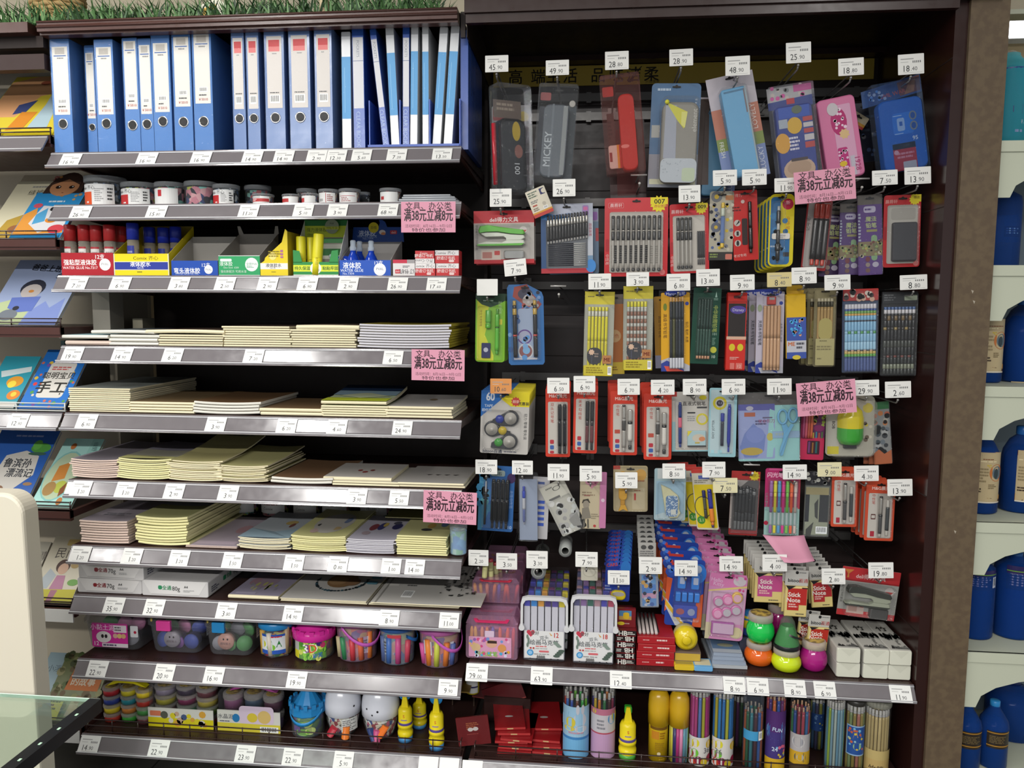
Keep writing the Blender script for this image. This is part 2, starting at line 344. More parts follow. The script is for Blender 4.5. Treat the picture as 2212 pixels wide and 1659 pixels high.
def standee(u0, u1, v0, cols, lab):
    a = P(u0, v0, .16); b = P(u1, v0, .16); mb = MB(); w = b.x-a.x; z = GT+.0015
    mb.prism([(a.x, z), (b.x, z), (b.x+.01, z+.07), (a.x+w*.6, z+.12), (a.x-.01, z+.09)], .16, .166, C('e8e2cf')); mb.map = lambda x, k, zz: (x, .16-k*.0002, zz)
    mb.apoly([(a.x+.005, z+.005), (a.x+w*.6, z+.02), (a.x+w*.55, z+.1), (a.x, z+.085)], 1, C(cols[0])); mb.aell(a.x+w*.55, z+.05, w*.25, .02, 2, C(cols[1])); tag(mb.build('cardboard_figure'), lab, 'decoration')
standee(425, 500, 5, ('e3b23c', 'd8862c'), 'orange and white cardboard cutout behind the grass above the first binders'); standee(-20, 8, 10, ('d9c23c', 'e8d860'), 'yellow cardboard cutout at the top left corner of the grass')
# ================================================================ book rack at the left
RK = thing('book_rack', 'cream backed book rack with sloping brown tiers beside the open shelves', 'rack')
CREAM = C('bdb39d', .6)
mb = MB(); mb.box(-.62, .43, 0, -.004, .45, 2.25, CREAM); mb.box(-.012, .25, 0, -.004, .43, 2.2, C('a39a88', .6)); mb.build('back_panel', RK)
TV = [(60, 294, 'g'), (60, 517, 'b'), (60, 707, 'b'), (60, 890, 'g'), (90, 1104, 'b'), (100, 1312, 'w'), (110, 1572, 'w')]
ZK = []
for i, (uu, vv, c) in enumerate(TV):
    z = P(uu, vv, 0).z; ZK.append(z); mb = MB(); mb.box(-.62, 0, z-.02, -.006, .4, z, C('4a2d28', .35)); mb.box(-.62, .004, z-.028, -.006, .018, z, C('4a2d28', .35))
    t = mb.build('tier', RK)
    if c == 'g': rail_part(-.62, -.008, z, -.001, t)
    if c == 'w': mb = MB(); mb.box(-.62, -.005, z-.04, -.008, -.001, z-.003, C('dcdcd8', .4)); mb.build('front_strip', t)
    wire_fence(-.6, -.012, .012, z, .026, t, C('c9ccc8', .3) if i == 3 else WIRE, 3, .12, .0019)
mb = MB(); mb.box(-.62, -.03, ZB, -.03, .02, GT, BROWN); mb.box(-.62, .0, ZB-.03, -.01, .02, ZB, DARK); mb.box(-.62, .02, GT-.006, -.006, .428, GT, DARK); mb.box(-.62, .0, ZT-.1, -.01, .03, ZT-.06, C('33211e')); mb.build('top_fascia', RK)
# ================================================================ white plastic shelves at the right
XS = XR1+.121; PW = C('b9bda9', .4, .4)
RS = thing('plastic_shelf', 'white plastic shelving with arched aprons holding blue bottles', 'shelving')
ZS = []
for (v0, v1, v2) in ((304, 427, 383), (573, 693, 643), (835, 950, 903), (1130, 1241, 1197), (1412, 1526, 1480)):
    z = P(2190, v0, .0).z; zl = P(2140-(v0-304)*.06, v1, .0).z; ZS.append(z); hh = z-zl; L = .75
    pts = [(XS, z), (XS, zl), (XS+.022, zl)]
    for i in range(13): q = math.pi*(1-i/12); pts.append((XS+.03+(L-.06)/2*(1+math.cos(q)), zl+hh*.66*math.sin(q)**.85 if 0 < i < 12 else zl))
    pts += [(XS+L-.022, zl), (XS+L, zl), (XS+L, z)]
    mb = MB(); mb.prism(pts, 0, .006, PW); mb.box(XS, .0, z-.006, XS+L, .4, z, PW); mb.box(XS, -.004, z-.026, XS+L, .0, z, PW); o = mb.build('shelf', RS)
    mb = MB(); mb.box(XS, .38, zl-.2, XS+L, .4, z, C('6d7a85')); mb.build('back_board', o)
mb = MB(); mb.box(XS, .38, ZS[0], XS+.75, .4, 2.2, C('b8a684')); mb.box(XS, .2, P(2190, 30, .2).z, XS+.75, .38, P(2190, 20, .2).z, PW); mb.build('header', RS)
mb = MB(); p = P(2190, 64, .15); mb.rbox(XS-.002, .15, p.z-.022, XS+.75, .19, p.z+.022, .01, C('dddddd')); lm = bpy.data.materials.new('lit_tube'); lm.use_nodes = True; b = lm.node_tree.nodes['Principled BSDF']; b.inputs['Emission Color'].default_value = (.95, .97, 1, 1); b.inputs['Emission Strength'].default_value = 4
mb.rbox(XS+.004, .146, p.z-.018, XS+.74, .151, p.z+.018, .008, lm); tag(mb.build('tube_lamp'), 'bright white tube lamp over the blue bottles at top right', 'lamp')
# ================================================================ counter and post in the left foreground
zc = .74; a = PZ(215, 1511, zc); b = PZ(22, 1659, zc); GL = clear('e2f3e8', .03, .03, .5)
CT = thing('glass_counter', 'glass topped counter with a black light strip edge at bottom left', 'counter', (0, 0, 0))
mb = MB(); mb.box(a.x-1.2, a.y-.9, zc-.006, a.x, a.y, zc, GL); mb.build('glass_top', CT)
mb = MB(); mb.box(a.x-1.2, a.y, zc-.006, a.x, a.y+.002, zc+.0005, C('cfe0d4', .2)); mb.build('glass_edge', CT)
mb = MB(); mb.box(a.x-.018, a.y-.9, zc-.022, a.x+.004, a.y-.001, zc+.002, C('15171a', .3))
for i in range(9): mb.box(a.x-.006, a.y-.06-i*.045, zc+.002, a.x-.002, a.y-.054-i*.045, zc+.0026, C('b8e0c0'))
mb.build('edge_strip', CT)
mb = MB(); pass
for lx, ly in ((a.x-1.2, a.y-.06), (a.x-1.2, a.y-.89), (a.x-.06, a.y-.89)): mb = MB(); mb.box(lx, ly, 0, lx+.04, ly+.04, zc-.006, C('888888')); mb.build('leg', CT)
yp = -.36; x1 = P(62, 1330, yp).x; zt = P(0, 1066, yp).z
mb = MB(); r = .05; pts = [(x1-.4, 0), (x1+.01, 0), (x1, zt-r)]+[(x1-r+r*math.cos(math.radians(t)), zt-r+r*math.sin(math.radians(t))) for t in range(10, 100, 10)]+[(x1-.4, zt)]
mb.prism(pts, yp, yp+.05, C('cfc8b6', .5), False, .008); tag(mb.build('gate_panel'), 'cream panel with rounded corner standing in front of the book rack', 'panel')
# ================================================================ top shelf: binders and clear books
Z0 = ZL[0]
def spine_box(name, label, cat, group, u0, u1, vt, y, z, dep, body, arts, hole=None, tilt=0.0, ub=None, vb=325, parts=(), rim=None):
    xa = P(u0, vb, y).x; xb = P(u1, vb, y).x; w = xb-xa; h = min(pyl(vt, (u0+u1)/2, y), GT-.008)-z; u = px(u0, vb, y)
    z += max(0, w*math.sin(tilt)); r = thing(name, label, cat, (xa, y, z), (0, tilt, 0), group)
    mb = MB(); mb.prism(rrect(0, 0, w, h, .002, 2), 0, dep, C(body, .22, .5), False, .0015); mb.build('cover', r)
    mb = MB(); draw(mb, arts, 0, h, w, h, u, 4); mb.build('spine_label', r)
    if hole is not None:
        zc = h*(1-hole); R = min(.0115, w*.3); mb = MB(); mb.lathe([(R, 0), (R*1.22, .0008), (R*1.22, -.0012), (R, -.001)], C('c8c8c8', .2, .5, .8), 20); mb.lathe([(.0001, .0003), (R, .0003)], C('0a0a0c'), 20)
        o = mb.build('finger_ring', r, (w/2, -.0008, zc), (math.pi/2, 0, 0))
    mb = MB(); mb.prism(rrect(-.0006, 0, w+.0006, h, .002, 2), -.0022, dep*.98, clear('ffffff', .02, .05, .9), False, .002, 'f'); mb.build('wrapping', r) if rim is None else 0
    return r
def comix_arts(t, b): return [('r', .1, t, .9, b, 'dfdcd4'), ('r', .25, t+.01, .75, t+.065, 'b9b4ac'), ('r', .18, t+.075, .82, t+.083, '2f5fa8'), ('z', .35, t+.09, .8, t+.11, 1, '8a8a8a'), ('b', .3, b-.135, .75, b-.095), ('z', .3, b-.08, .75, b-.06, 1, '555555'), ('t', '￥5010', .5, b-.035, 7, 'b04038')]
def deli_arts(t, b): return [('r', .12, t, .88, b, 'd8d2cc'), ('r', .22, t+.03, .78, t+.085, 'c8383c'), ('r', .22, t+.085, .78, t+.125, 'df7a78'), ('z', .4, t+.135, .7, t+.15, 1, '999999'), ('z', .25, b-.135, .8, b-.12, 1, '555555'), ('b', .25, b-.11, .75, b-.04)]
BLUE, BLU2 = '527fbd', '6480b2'
rows = [(119, 160, 83, .014, 'leftmost blue box binder with white spine label at the end of the top shelf', .07, .66, .74, 0),
        (192, 212, 97, .05, 'blue binder set back and half hidden behind the second full binder', .07, .66, .74, 0),
        (213, 253, 84, .014, 'blue binder standing in front of the half hidden one on the top shelf', .07, .66, .74, 0),
        (273, 305, 81, .016, 'narrow blue binder with low white label, left of the slightly shorter one', .03, .62, .76, 0),
        (306, 334.5, 82, .018, 'narrow blue binder between two others, its label touching the right neighbour', .06, .66, .75, 0),
        (335, 374, 72, .014, 'blue binder third from the right of the darker blue binders', .08, .66, .74, 0),
        (379, 419, 69, .014, 'blue binder second from the right of the darker blue binders', .04, .62, .75, 0),
        (422, 463, 66, .014, 'blue binder whose right side shows, before the wide gap', .03, .6, .75, 0)]
for u0, u1, vt, y, lb, a, b, hl, t in rows: spine_box('lever_arch_binder', lb, 'binder', 'darker blue binders on the top shelf', u0, u1, vt, y, Z0, .25, BLUE, comix_arts(a, b), hl, t)
for u0, u1, vt, lb in ((506, 533, 66, 'narrow grey blue binder with red label block, first after the gap'), (537, 564, 65, 'narrow grey blue binder with red label block, second after the gap'), (576, 618, 62, 'wider grey blue binder with red label block, left of the glaring one'), (628, 673, 60, 'grey blue binder with light glare across its label'), (683, 720, 58, 'rightmost grey blue binder with red label block, beside the clear books')):
    spine_box('lever_arch_binder', lb, 'binder', 'grey blue binders with red label blocks', u0, u1, vt, .014, Z0, .25, BLU2, deli_arts(.06, .65), .73)
lbk = lambda: [('r', 0, .21, 1, .73, '5ea3d8'), ('r', .3, .3, .36, .68, '8fc4ea')]
clb = lambda: [('r', .05, .09, .95, .66, 'd9d9dc'), ('t', 'POCKETS', .5, .18, 8, '8a90a0', 'c', -90), ('r', .05, .275, .95, .28, '7f8aa5'), ('t', 'CLEAR BOOK', .45, .83, 12, 'b9cdf0', 'c', -90)]
for ub0, ub1, vt, ut, body, ar, lb, g in ((740, 759, 68, 737, 'dfe1e4', lbk(), 'white and sky blue clear book beside the last red labelled binder', 1), (765, 789, 56, 760, '2b57b0', clb(), 'royal blue clear book with white label at the left of the blue bookends', 2),
        (828, 841, 60, 799, '2b57b0', clb(), 'royal blue clear book leaning steeply inside the bookends', 2), (846, 863, 59, 833, 'dfe1e4', lbk(), 'white and sky blue clear book leaning left next to the steeply leaning one', 1), (870, 884, 58, 870, '2b57b0', clb(), 'upright royal blue clear book in the middle of the bookends', 2),
        (886, 901, 55, 888, 'dfe1e4', lbk(), 'white and sky blue clear book just right of the upright royal blue one', 1), (913, 926, 56, 912, 'dfe1e4', lbk(), 'thin white and sky blue clear book left of the third bookend fin', 1), (934, 951, 58, 950, 'dfe1e4', lbk(), 'white and sky blue clear book leaning right, left of the last one', 1), (958, 976, 56, 974, 'dfe1e4', lbk(), 'rightmost white and sky blue clear book, leaning right', 1)):
    y = .03; xb = P(ub0, 308, y); xt = P(ut, vt, y); tl = math.atan2(xt.x-xb.x, xt.z-xb.z)
    spine_box('clear_book', lb, 'folder', 'clear books on the top shelf', ub0, ub1, vt, y+(.002 if g == 1 else 0), Z0+(.006 if ub0 > 800 else 0), .23, body, ar, None, tl, parts=(), vb=308)
x0, x1 = P(795, 308, .02).x, P(992, 308, .02).x; BE = thing('bookend_rack', 'blue plastic bookend rack with four upright fins holding the clear books', 'rack', (0, 0, 0)); bm = C('3b5cb4', .3, .4)
mb = MB(); mb.box(x0, .018, Z0, x1, .24, Z0+.005, bm); mb.box(x0, .018, Z0, x1, .022, Z0+.011, bm); mb.build('base', BE)
for uu in (797, 863, 927, 992): x = P(uu, 280, .024).x; mb = MB(); mb.prism([(0, Z0+.005), (.003, Z0+.005), (.003, Z0+.125), (0, Z0+.125)], 0, .16, bm); mb.build('fin', BE, (x, .024, 0))
x = P(1001, 320, .03).x; mb = MB(); mb.box(0, 0, 0, .02, .26, .3, C('2f519e', .3, .45)); mb.prism([(.0202, .15), (.0206, .15), (.0206, .27), (.0202, .27)], .05, .058, C('20396f')); mb.box(.02, .12, .03, .0204, .125, .26, C('24407c'))
tag(mb.build('file_box', None, (x-.009, .04, Z0)), 'plain dark blue file box at the right end of the top shelf, its side showing', 'box')
# ================================================================ second shelf: clip jars
JAR = clear('e8eef0', .1, .08, .9)
CLIP = mixed('coloured_clips', ['20222a', '37506e', 'd99aa0', '8fc6b8', '202a20', 'b8c24a', '6a6f80', 'c86a70'], 110)
CLIPB = mixed('black_clips', ['15161a', '303440', '9aa0a8', '4f6a94', '22242c', 'c8ccd0'], 120); PINS = mixed('red_pins', ['7a3038', 'c8b8a0', 'a03a3c', '3a3a44', 'd8d0c0', '54607a'], 160)
ERA = mixed('eraser_bits', ['d88f9c', '8fd0c4', 'c8cf58', '30303a', '404c78', 'e8b0b4', '3a3a44'], 60)
def jar(u0, u1, vt, y, z, label, body, fill, arts=None, lh=(.0, 0), name='clip_jar', cat='jar', group=None, lab_a=0.0, span=1.0, lidc=None, vb=438):
    xa = P(u0, vb, y).x; xb = P(u1, vb, y).x; R = (xb-xa)/2; h = pyl(vt, (u0+u1)/2, y)-z; u = px(u0, vb, y)
    r = thing(name, label, cat, ((xa+xb)/2, y+R, z), (0, 0, 0), group)
    mb = MB(); mb.lathe([(.0001, .001), (R*.9, .001), (R*.95, .004), (R*.95, h*.8), (R*.93, h*.84)], body, 28); mb.build('body', r)
    mb = MB(); mb.cyl(R*.88, .003, h*.76, fill, 20)
    rn = random.Random(int(u0))
    for i in range(26):
        a = rn.uniform(0, 6.28); q = R*.8*math.sqrt(rn.random()); zz = h*rn.uniform(.62, .76); mb.add([(q*math.cos(a)+rn.uniform(-.007, .007), q*math.sin(a)+rn.uniform(-.007, .007), zz+rn.uniform(0, .008)) for _ in range(4)], [(0, 1, 2), (0, 2, 3), (0, 3, 1), (1, 3, 2)], fill)
    c = mb.build('contents', r); c['kind'] = 'stuff'
    mb = MB(); L = lidc or clear('dfe4e8', .22, .1, .9); mb.lathe([(R*.97, h*.8), (R, h*.81), (R, h*.97), (R*.97, h), (R*.8, h), (R*.78, h*.985), (.0001, h*.985)], L, 28); mb.build('lid', r)
    if arts:
        mb = MB(); mb.map = cylmap(R*.965, 0, 0, 0, lab_a); ww = R*1.9*span; hh = h*(lh[1]-lh[0]); mb.arect(-ww/2, h*lh[0], ww/2, h*lh[1], 0, C('e4e4e2', .35), 14); draw(mb, arts, -ww/2, h*lh[1], ww, hh, u, 1); mb.build('label', r)
    return r
cx = lambda col: [('r', 0, .38, .42, 1, col), ('t', 'Comix 齐心', .22, .18, 9, '333333'), ('z', .5, .2, .75, .85, 7, 'a8a8a8'), ('z', .82, .15, .98, .8, 4, '444444'), ('z', .24, .8, .36, .95, 1, 'f0e8e4')]
dl = lambda col: [('r', .02, .3, .98, .72, col), ('z', .08, .36, .5, .66, 2, 'f0e0e0'), ('z', .1, .08, .7, .22, 1, '888888')]
lr = [('r', .5, .05, .53, .95, 'b03a40'), ('z', .58, .15, .92, .8, 4, 'a06060'), ('b', .1, .5, .4, .9)]
g = 'clear tubs of clips and pins on the second shelf'; Z1 = ZL[1]
for a in ((163, 244, 377, .03, 'largest clear tub of black clips with orange white label', CLIPB, cx('d8501e')), (243, 321, 391, .03, 'clear tub with red and white label beside the orange labelled tub', CLIP, cx('c02a2c')), (320, 383, 391, .03, 'clear tub of coloured erasers with a small red square on its label', ERA, [('r', .0, .0, .5, 1, 'e6e6e4'), ('r', .3, .1, .45, .5, 'c02a34')]),
          (384, 452, 389, .03, 'unlabelled clear tub of coloured clips on the second shelf', ERA, None), (449, 504, 396, .03, 'mid size clear tub with red label left of the gap', CLIPB, cx('c02a2c')), (518, 573, 398, .09, 'clear tub of clips behind the small red and white tub', CLIP, None),
          (537, 582, 417, .02, 'small flat tub in front of the taller clear tub', PINS, dl('b83a3a')), (602, 644, 418, .02, 'small flat tub with half red label standing alone on its left side', PINS, [('r', .0, .3, .5, .8, 'b83a3a')]), (634, 676, 406, .08, 'clear tub of red pins standing behind two small tubs', PINS, None),
          (645, 682, 416, .02, 'small flat white tub with red corner mark in the middle of the second shelf', PINS, [('r', .0, .3, .3, .85, 'b83a3a')]), (681, 725, 407, .03, 'white labelled tub with red framed box, left of its twin', PINS, lr), (725, 772, 406, .03, 'white labelled tub with red framed panel, right of its twin', PINS, [('r', .1, .3, .9, .34, 'b03a40'), ('z', .2, .4, .8, .85, 3, 'b08080')]),
          (772, 796, 414, .1, 'small dark clip tub set back right of the white labelled tubs', CLIPB, None), (814, 861, 405, .03, 'clear tub of coloured pins standing alone left of the plastic cases', PINS, [('r', .05, .3, .35, .9, 'e0e0de'), ('r', .1, .4, .3, .7, 'b03a3c')])):
    jar(a[0], a[1], a[2], a[3], Z1, a[4], JAR, a[5], a[6], (.05, .72) if a[1]-a[0] > 50 else (.05, .75), group=g)
for i, (u0, u1, va, vb) in enumerate(((854, 992, 435, 427), (862, 985, 427, 422), (868, 982, 422, 416), (870, 972, 416, 411))):
    xa, xb = P(u0, 432, .03).x, P(u1, 432, .03).x; z0 = Z1+.0062*i; mb = MB(); mb.rbox(0, 0, 0, xb-xa, .2, .0052, .002, clear('c8ccd2', .55, .12, 1), 0); mb.box(.004, .01, .001, xb-xa-.004, .19, .004, C('8e9096', .3)); mb.rod((0, 0, .0026), (xb-xa, 0, .0026), .0018, C('c4c8cc', .15, .8), 6)
    tag(mb.build('plastic_case', None, (xa, .024+.004*i, z0)), 'flat clear plastic case, %s of four beside the pink sign' % ['bottom', 'third from top', 'second from top', 'topmost'][i], 'case', 'flat plastic cases')
# ================================================================ third shelf: glue in display boxes
Z2 = ZL[2]
def tray(label, u0, u1, vf, y, col, arts, backv=None, inner='b8b2a8', dep=.13, backc=None, side=None, slope=True, group='glue display boxes', vb=594, backs=(), fend=None):
    xa = P(u0, vb, y).x; xb = P(u1, vb, y).x; w = xb-xa; hf = pyl(vf, (u0+u1)/2, y)-Z2; u = px(u0, vb, y); t = .0012; hb = (pyl(backv, u0, y+dep)-Z2) if backv else hf
    r = thing('display_box', label, 'box', (xa, y, Z2), (0, 0, 0), group); cm = C(col, .4); im = C(inner, .7); bm = C(backc, .5) if backc else im
    mb = MB(); mb.box(0, 0, .0005, w, t, hf, cm); mb.box(0, t, .0005, w, dep, .002, im); draw(mb, arts, 0, hf, w, hf-.0005, u, 2); mb.build('front_panel', r)
    mb = MB(); sm = C(side, .4) if side else im
    for x in (0, w-t): mb = MB(); mb.add([(x, t, .0005), (x, dep, .0005), (x, dep, hb), (x, t, hf), (x+t, t, .0005), (x+t, dep, .0005), (x+t, dep, hb), (x+t, t, hf)], [(0, 1, 2, 3), (4, 7, 6, 5), (3, 2, 6, 7), (0, 3, 7, 4), (1, 5, 6, 2)], sm); mb.build('side_panel', r)
    mb = MB(); mb.box(t, dep-t, .002, w-t, dep, hb, bm); draw(mb, [], 0, 0, 1, 1, 1)
    if backs: mb.map = lambda x, k, z: (x, dep-t-k*.0001, z); draw(mb, backs, 0, hb, w, hb, u, 1)
    mb.build('back_panel', r)
    return r, xa, w, hf, hb
def pvals(x): return [('e', x, .52, 12, 0, 'eceae8'), ('t', 'PVAL', x, .5, 7, '8a8a90'), ('t', '12支', x-.1, .18, 11, 'f4f2f0', 'c', 0, 1, .02)]
tray('red water glue box with red capped bottles at the left end of the third shelf', 134, 246, 546, .02, 'a81f2a', [('t', '强粘型液体胶', .36, .43, 12.5, 'f0e8e6', 'c', 0, .95, .03), ('t', 'WATER GLUE No.7317', .36, .66, 7.5, 'ecdcdc', 'c', 0, 1, .02)]+pvals(.84), 540, dep=.14)
tray('yellow and blue glue box with blue capped bottles', 247, 366, 548, .02, 'e8d21c', [('r', 0, .38, 1, .74, '2a3a94'), ('t', 'Comix 齐心', .58, .2, 9, '5a521c', 'c', 0, 1.2), ('t', '液体胶水', .48, .48, 11, 'ecebf4', 'c', 0, 1, .03), ('t', 'GLUE', .48, .64, 6, 'e0e0f0'), ('z', .42, .8, .54, .88, 1, '77701c'), ('r', 0, 0, .018, 1, 'e0dcc0'), ('r', .982, 0, 1, 1, 'e0dcc0'), ('r', 0, .73, 1, .755, 'ece8d8'), ('r', 0, .36, 1, .385, 'ece8d8')], 490, dep=.14, side='d8c41c', inner='8a7a30')
tray('blue pen glue box with white tubes lying level with its rim', 371, 471, 563, .02, '1c4aa6', [('t', '弯头液体胶', .33, .68, 12, 'eef0f6', 'c', 0, .95, .03), ('t', 'WATER GLUE No.7302', .33, .87, 5, 'd8e0f0'), ('e', .8, .6, 9, 0, 'e8e8ec'), ('t', 'PVAL', .8, .6, 6, '8a8a90'), ('t', '12支', .74, .3, 10, 'eef0f6')], 512, dep=.12, inner='a39f98')
for i in range(7):
    x = P(378+i*14, 563, .03).x; mb = MB(); mb.lathe([(.0001, 0), (.006, .001), (.006, .1), (.0001, .1)], C('e4e2dc', .3), 10); tag(mb.build('glue_tube', None, (x, .04, Z2+.027), (-math.pi/2+.05, 0, 0)), 'white glue tube in the blue pen glue box, %s from the left' % NTH[i], 'glue', 'white tubes in the pen glue box')
r_, xa, w, hf, hb = tray('green white glue box with tall grey back flap and two ears', 473, 562, 552, .02, '2f9e62', [('e', .8, .45, 14, 0, 'e6ece8'), ('t', '全新PVA', .8, .42, 6, '6a9a80'), ('z', .68, .5, .92, .62, 2, '7aa890'), ('R', .04, .16, .32, .3, 'dfeee4', 2), ('t', '液体胶', .18, .42, 9.5, 'd8eadd', 'c', 0, 1, .02), ('t', 'Glue Stick  6200', .3, .6, 5, 'cfe6d6'), ('t', '强化新配方 可用水溶', .36, .8, 6, 'cfe6d6'), ('r', 0, 0, 1, .03, 'dfe8e0'), ('r', 0, .97, 1, 1, 'dfe8e0')], 506, dep=.13, inner='9c968e')
mb = MB(); 
for x in (0, w-.012): mb.prism([(x, hb), (x+.014, hb), (x+(.004 if x == 0 else .012), hb+.022), (x+(-.004 if x == 0 else .004), hb+.022)], .1285, .13, C('9c968e', .7))
mb.build('flap_ear', r_)
r_, xa, w, hf, hb = tray('yellow glue box with steeply sloping sides next to the green one', 563, 622, 568, .02, 'e4cc22', [('r', 0, .02, 1, .5, 'ebe8e2'), ('t', '液体胶水', .48, .2, 8.5, '333333', 'c', 0, 1, .02), ('t', 'GLUE', .45, .38, 5, '444444'), ('z', .4, .66, .6, .76, 1, '8a7a18')], None, dep=.1)
mb = MB(); mb.prism([(0, hf-.002), (w, hf-.002), (w, hf+.085), (w*.93, hf+.09), (w*.8, hf+.055), (w*.18, hf+.014), (w*.15, hf+.006)], .0002, .0014, C('e4cc22', .4))
mb.map = lambda x, k, z: (x, -k*.00006, z); draw(mb, [('e', .46, .7, 8, 8, 'ecdc80'), ('z', .3, .45, .8, .75, 3, '8a7a18'), ('r', .74, .42, .84, .52, 'b06a90'), ('r', .74, .56, .84, .66, 'b06a90'), ('r', .74, .7, .84, .78, 'b06a90')], 0, hf+.06, w, .06, px(590, 560, .02), 2); mb.build('sloping_front', r_)
mb = MB(); mb.box(w, .0, .0005, w+.001, .1, hf+.084, C('b09c18', .4)); mb.build('outer_side', r_)
r_, xa, w, hf, hb = tray('green and yellow glue box with round paper sign and yellow sticks', 634, 731, 566, .02, '2c8a44', [('r', 0, .22, 1, .7, 'd9e23a'), ('r', 0, .93, 1, 1, 'ecece4'), ('e', .5, .47, 12, 0, 'eeeee8'), ('t', 'PVP', .5, .36, 6, '5a8a5a'), ('t', '浓缩胶', .5, .6, 5.5, '5a8a5a'), ('t', '持久保湿', .2, .46, 8.5, '3a6a30', 'c', 0, 1, .02), ('t', '粘贴牢固', .82, .46, 8.5, '3a6a30', 'c', 0, 1, .02)], 476, dep=.09, inner='9a948a', side='e0e0d8', backs=[('r', 0, 0, 1, .1, '2c7a3a'), ('r', 0, .1, 1, .3, 'c8d83a'), ('t', '强力液体胶', .28, .17, 9, '3a5a20'), ('t', 'Glue Stick', .2, .25, 6, '3a5a20'), ('r', 0, .32, 1, .4, '2c7a3a'), ('r', 0, .42, 1, .5, 'cfcfc4'), ('r', .4, .5, 1, .62, '2c7a3a'), ('r', 0, .62, 1, .68, 'dcdcd0')])
mb = MB(); q = pyl(540, 640, .02)-Z2; mb.prism([(0, hf-.001), (w*.2, hf-.001), (w*.14, q*.96), (0, q)], 0, .0012, C('2c8a44')); mb.prism([(w*.8, hf-.001), (w, hf-.001), (w, q), (w*.86, q*.97)], 0, .0012, C('2c8a44')); mb.build('front_corner', r_)
mb = MB(); R = .02; mb.prism([(R*math.cos(a*.3491), R*math.sin(a*.3491)) for a in range(18)], 0, .0015, C('8e9a80')); mb.map = lambda x, k, z: (x, -k*.0001, z); mb.atext('PVP', 0, .008, .007, 1, C('2a3a28')); mb.arect(-.019, -.008, .019, 0, 1, C('c8d040')); mb.atext('特粘牢固', 0, -.004, .008, 2, C('4a5a20')); mb.build('round_sign', r_, (w*.66, .088-.01, pyl(480, 700, .1)-Z2-.012))
r_, xa, w, hf, hb = tray('royal blue water glue box with bottle shaped back card', 734, 844, 562, .02, '1a50b4', [('t', '液体胶', .24, .35, 14, 'eef2fa', 'c', 0, .95, .03), ('t', 'WATER GLUE', .24, .66, 8, 'dce6f6', 'c', 0, 1, .02), ('t', 'No.7304', .17, .86, 7, 'dce6f6'), ('e', .79, .6, 13, 0, 'eceef2'), ('t', 'PVAL', .79, .56, 7, '7a7a88'), ('t', '12支', .76, .18, 10, 'eef2fa', 'c', 0, 1, .02)], 520, dep=.13, inner='a8a4a0')
mb = MB(); zb = hb-.004; zt = pyl(491, 800, .15)-Z2; mb.prism([(-.004, zb), (w+.006, zb), (w+.003, zt), (0, zt)], .127, .1285, C('1c4796', .4)); mb.prism([(w*.52, zt), (w*.7, zt), (w*.66, zt+.014), (w*.6, zt+.02), (w*.53, zt+.02), (w*.55, zt+.012)], .127, .1285, C('1c4796', .4))
mb.map = lambda x, k, z: (x, .127-k*.0001, z); draw(mb, [('t', '液体胶', .28, .42, 13, 'cfdcf0', 'c', 0, .95, .03), ('t', 'WATER GLUE', .28, .62, 7, 'a8c0e4'), ('t', 'No.7304', .3, .76, 6.5, 'a8c0e4'), ('R', .76, .22, .9, .48, 'c03840', 2), ('t', 'deli', .83, .35, 7, 'f0dada'), ('e', .42, .03, 11, 0, 'd8c820'), ('t', '自吸', .42, .03, 7, '4a4a20'), ('e', .6, .35, 7, 5, 'e8e0d8'), ('e', .62, .44, 5, 3, 'd89060')], 0, zt, w, zt-zb, px(800, 520, .15), 1); mb.build('back_card', r_)
def bottle(name, label, cat, group, u, vt, y, z, r, prof, vb=560, rot=None, off=(0, 0, 0)):
    x = P(u, vb, y).x; h = pyl(vt, u, y)-z; t = thing(name, label, cat, (x+off[0], y+off[1], z+off[2]), rot or (0, 0, 0), group)
    for nm, pf, mat in prof: mb = MB(); mb.lathe([(max(1e-4, a*r), b*h) for a, b in pf], mat, 18); mb.build(nm, t)
    return t, h
gl = clear('cfc6b8', .28, .1, .8); RC = C('b02a2c', .35); BC = C('1f2f9c', .35)
capp = lambda m: ('cap', [(0, .995), (.9, 1), (1, .985), (1, .68), (0, .68)], m)
def gluestick(u, vt, y, cap, lab, bodycol, label, group, i):
    t, h = bottle('glue_bottle', label, 'glue', group, u, vt, y, Z2+.0027, .0158, [('body', [(0, 0), (.92, 0), (.95, .02), (.95, .66), (.8, .68)], gl), capp(cap)])
    mb = MB(); mb.cyl(.0128, .004, h*.5, bodycol, 14); mb.build('liquid', t)
    mb = MB(); mb.map = cylmap(.0155, 0, 0, 0, lab[1]); mb.arect(-.0135, h*.2, .0135, h*.56, 0, C(lab[0]), 6); mb.arect(-.0135, h*.36, .0135, h*.52, 1, C(lab[2]), 6); mb.atext('液体胶', 0, h*.44, .006, 2, C(lab[3])); mb.build('label', t)
for i, (u, vt, y) in enumerate(((154, 486, .04), (184, 486, .04), (210, 487, .045), (239, 486, .04), (262, 489, .085), (166, 489, .085), (196, 489, .085), (225, 489, .085))):
    gluestick(u, vt, y, RC, ('a8323a', -.3+.2*i % .9, 'd8d4d0', '555555'), C('cfc8bc', .2), ['front red capped glue bottle at the left end of its box', 'second red capped glue bottle in the front row', 'third red capped glue bottle in the front row', 'fourth red capped glue bottle in the front row', 'red capped glue bottle behind the right end of the front row', 'red capped glue bottle behind the first and second ones', 'red capped glue bottle behind the second and third ones', 'red capped glue bottle behind the third and fourth ones'][i], 'red capped glue bottles', i)
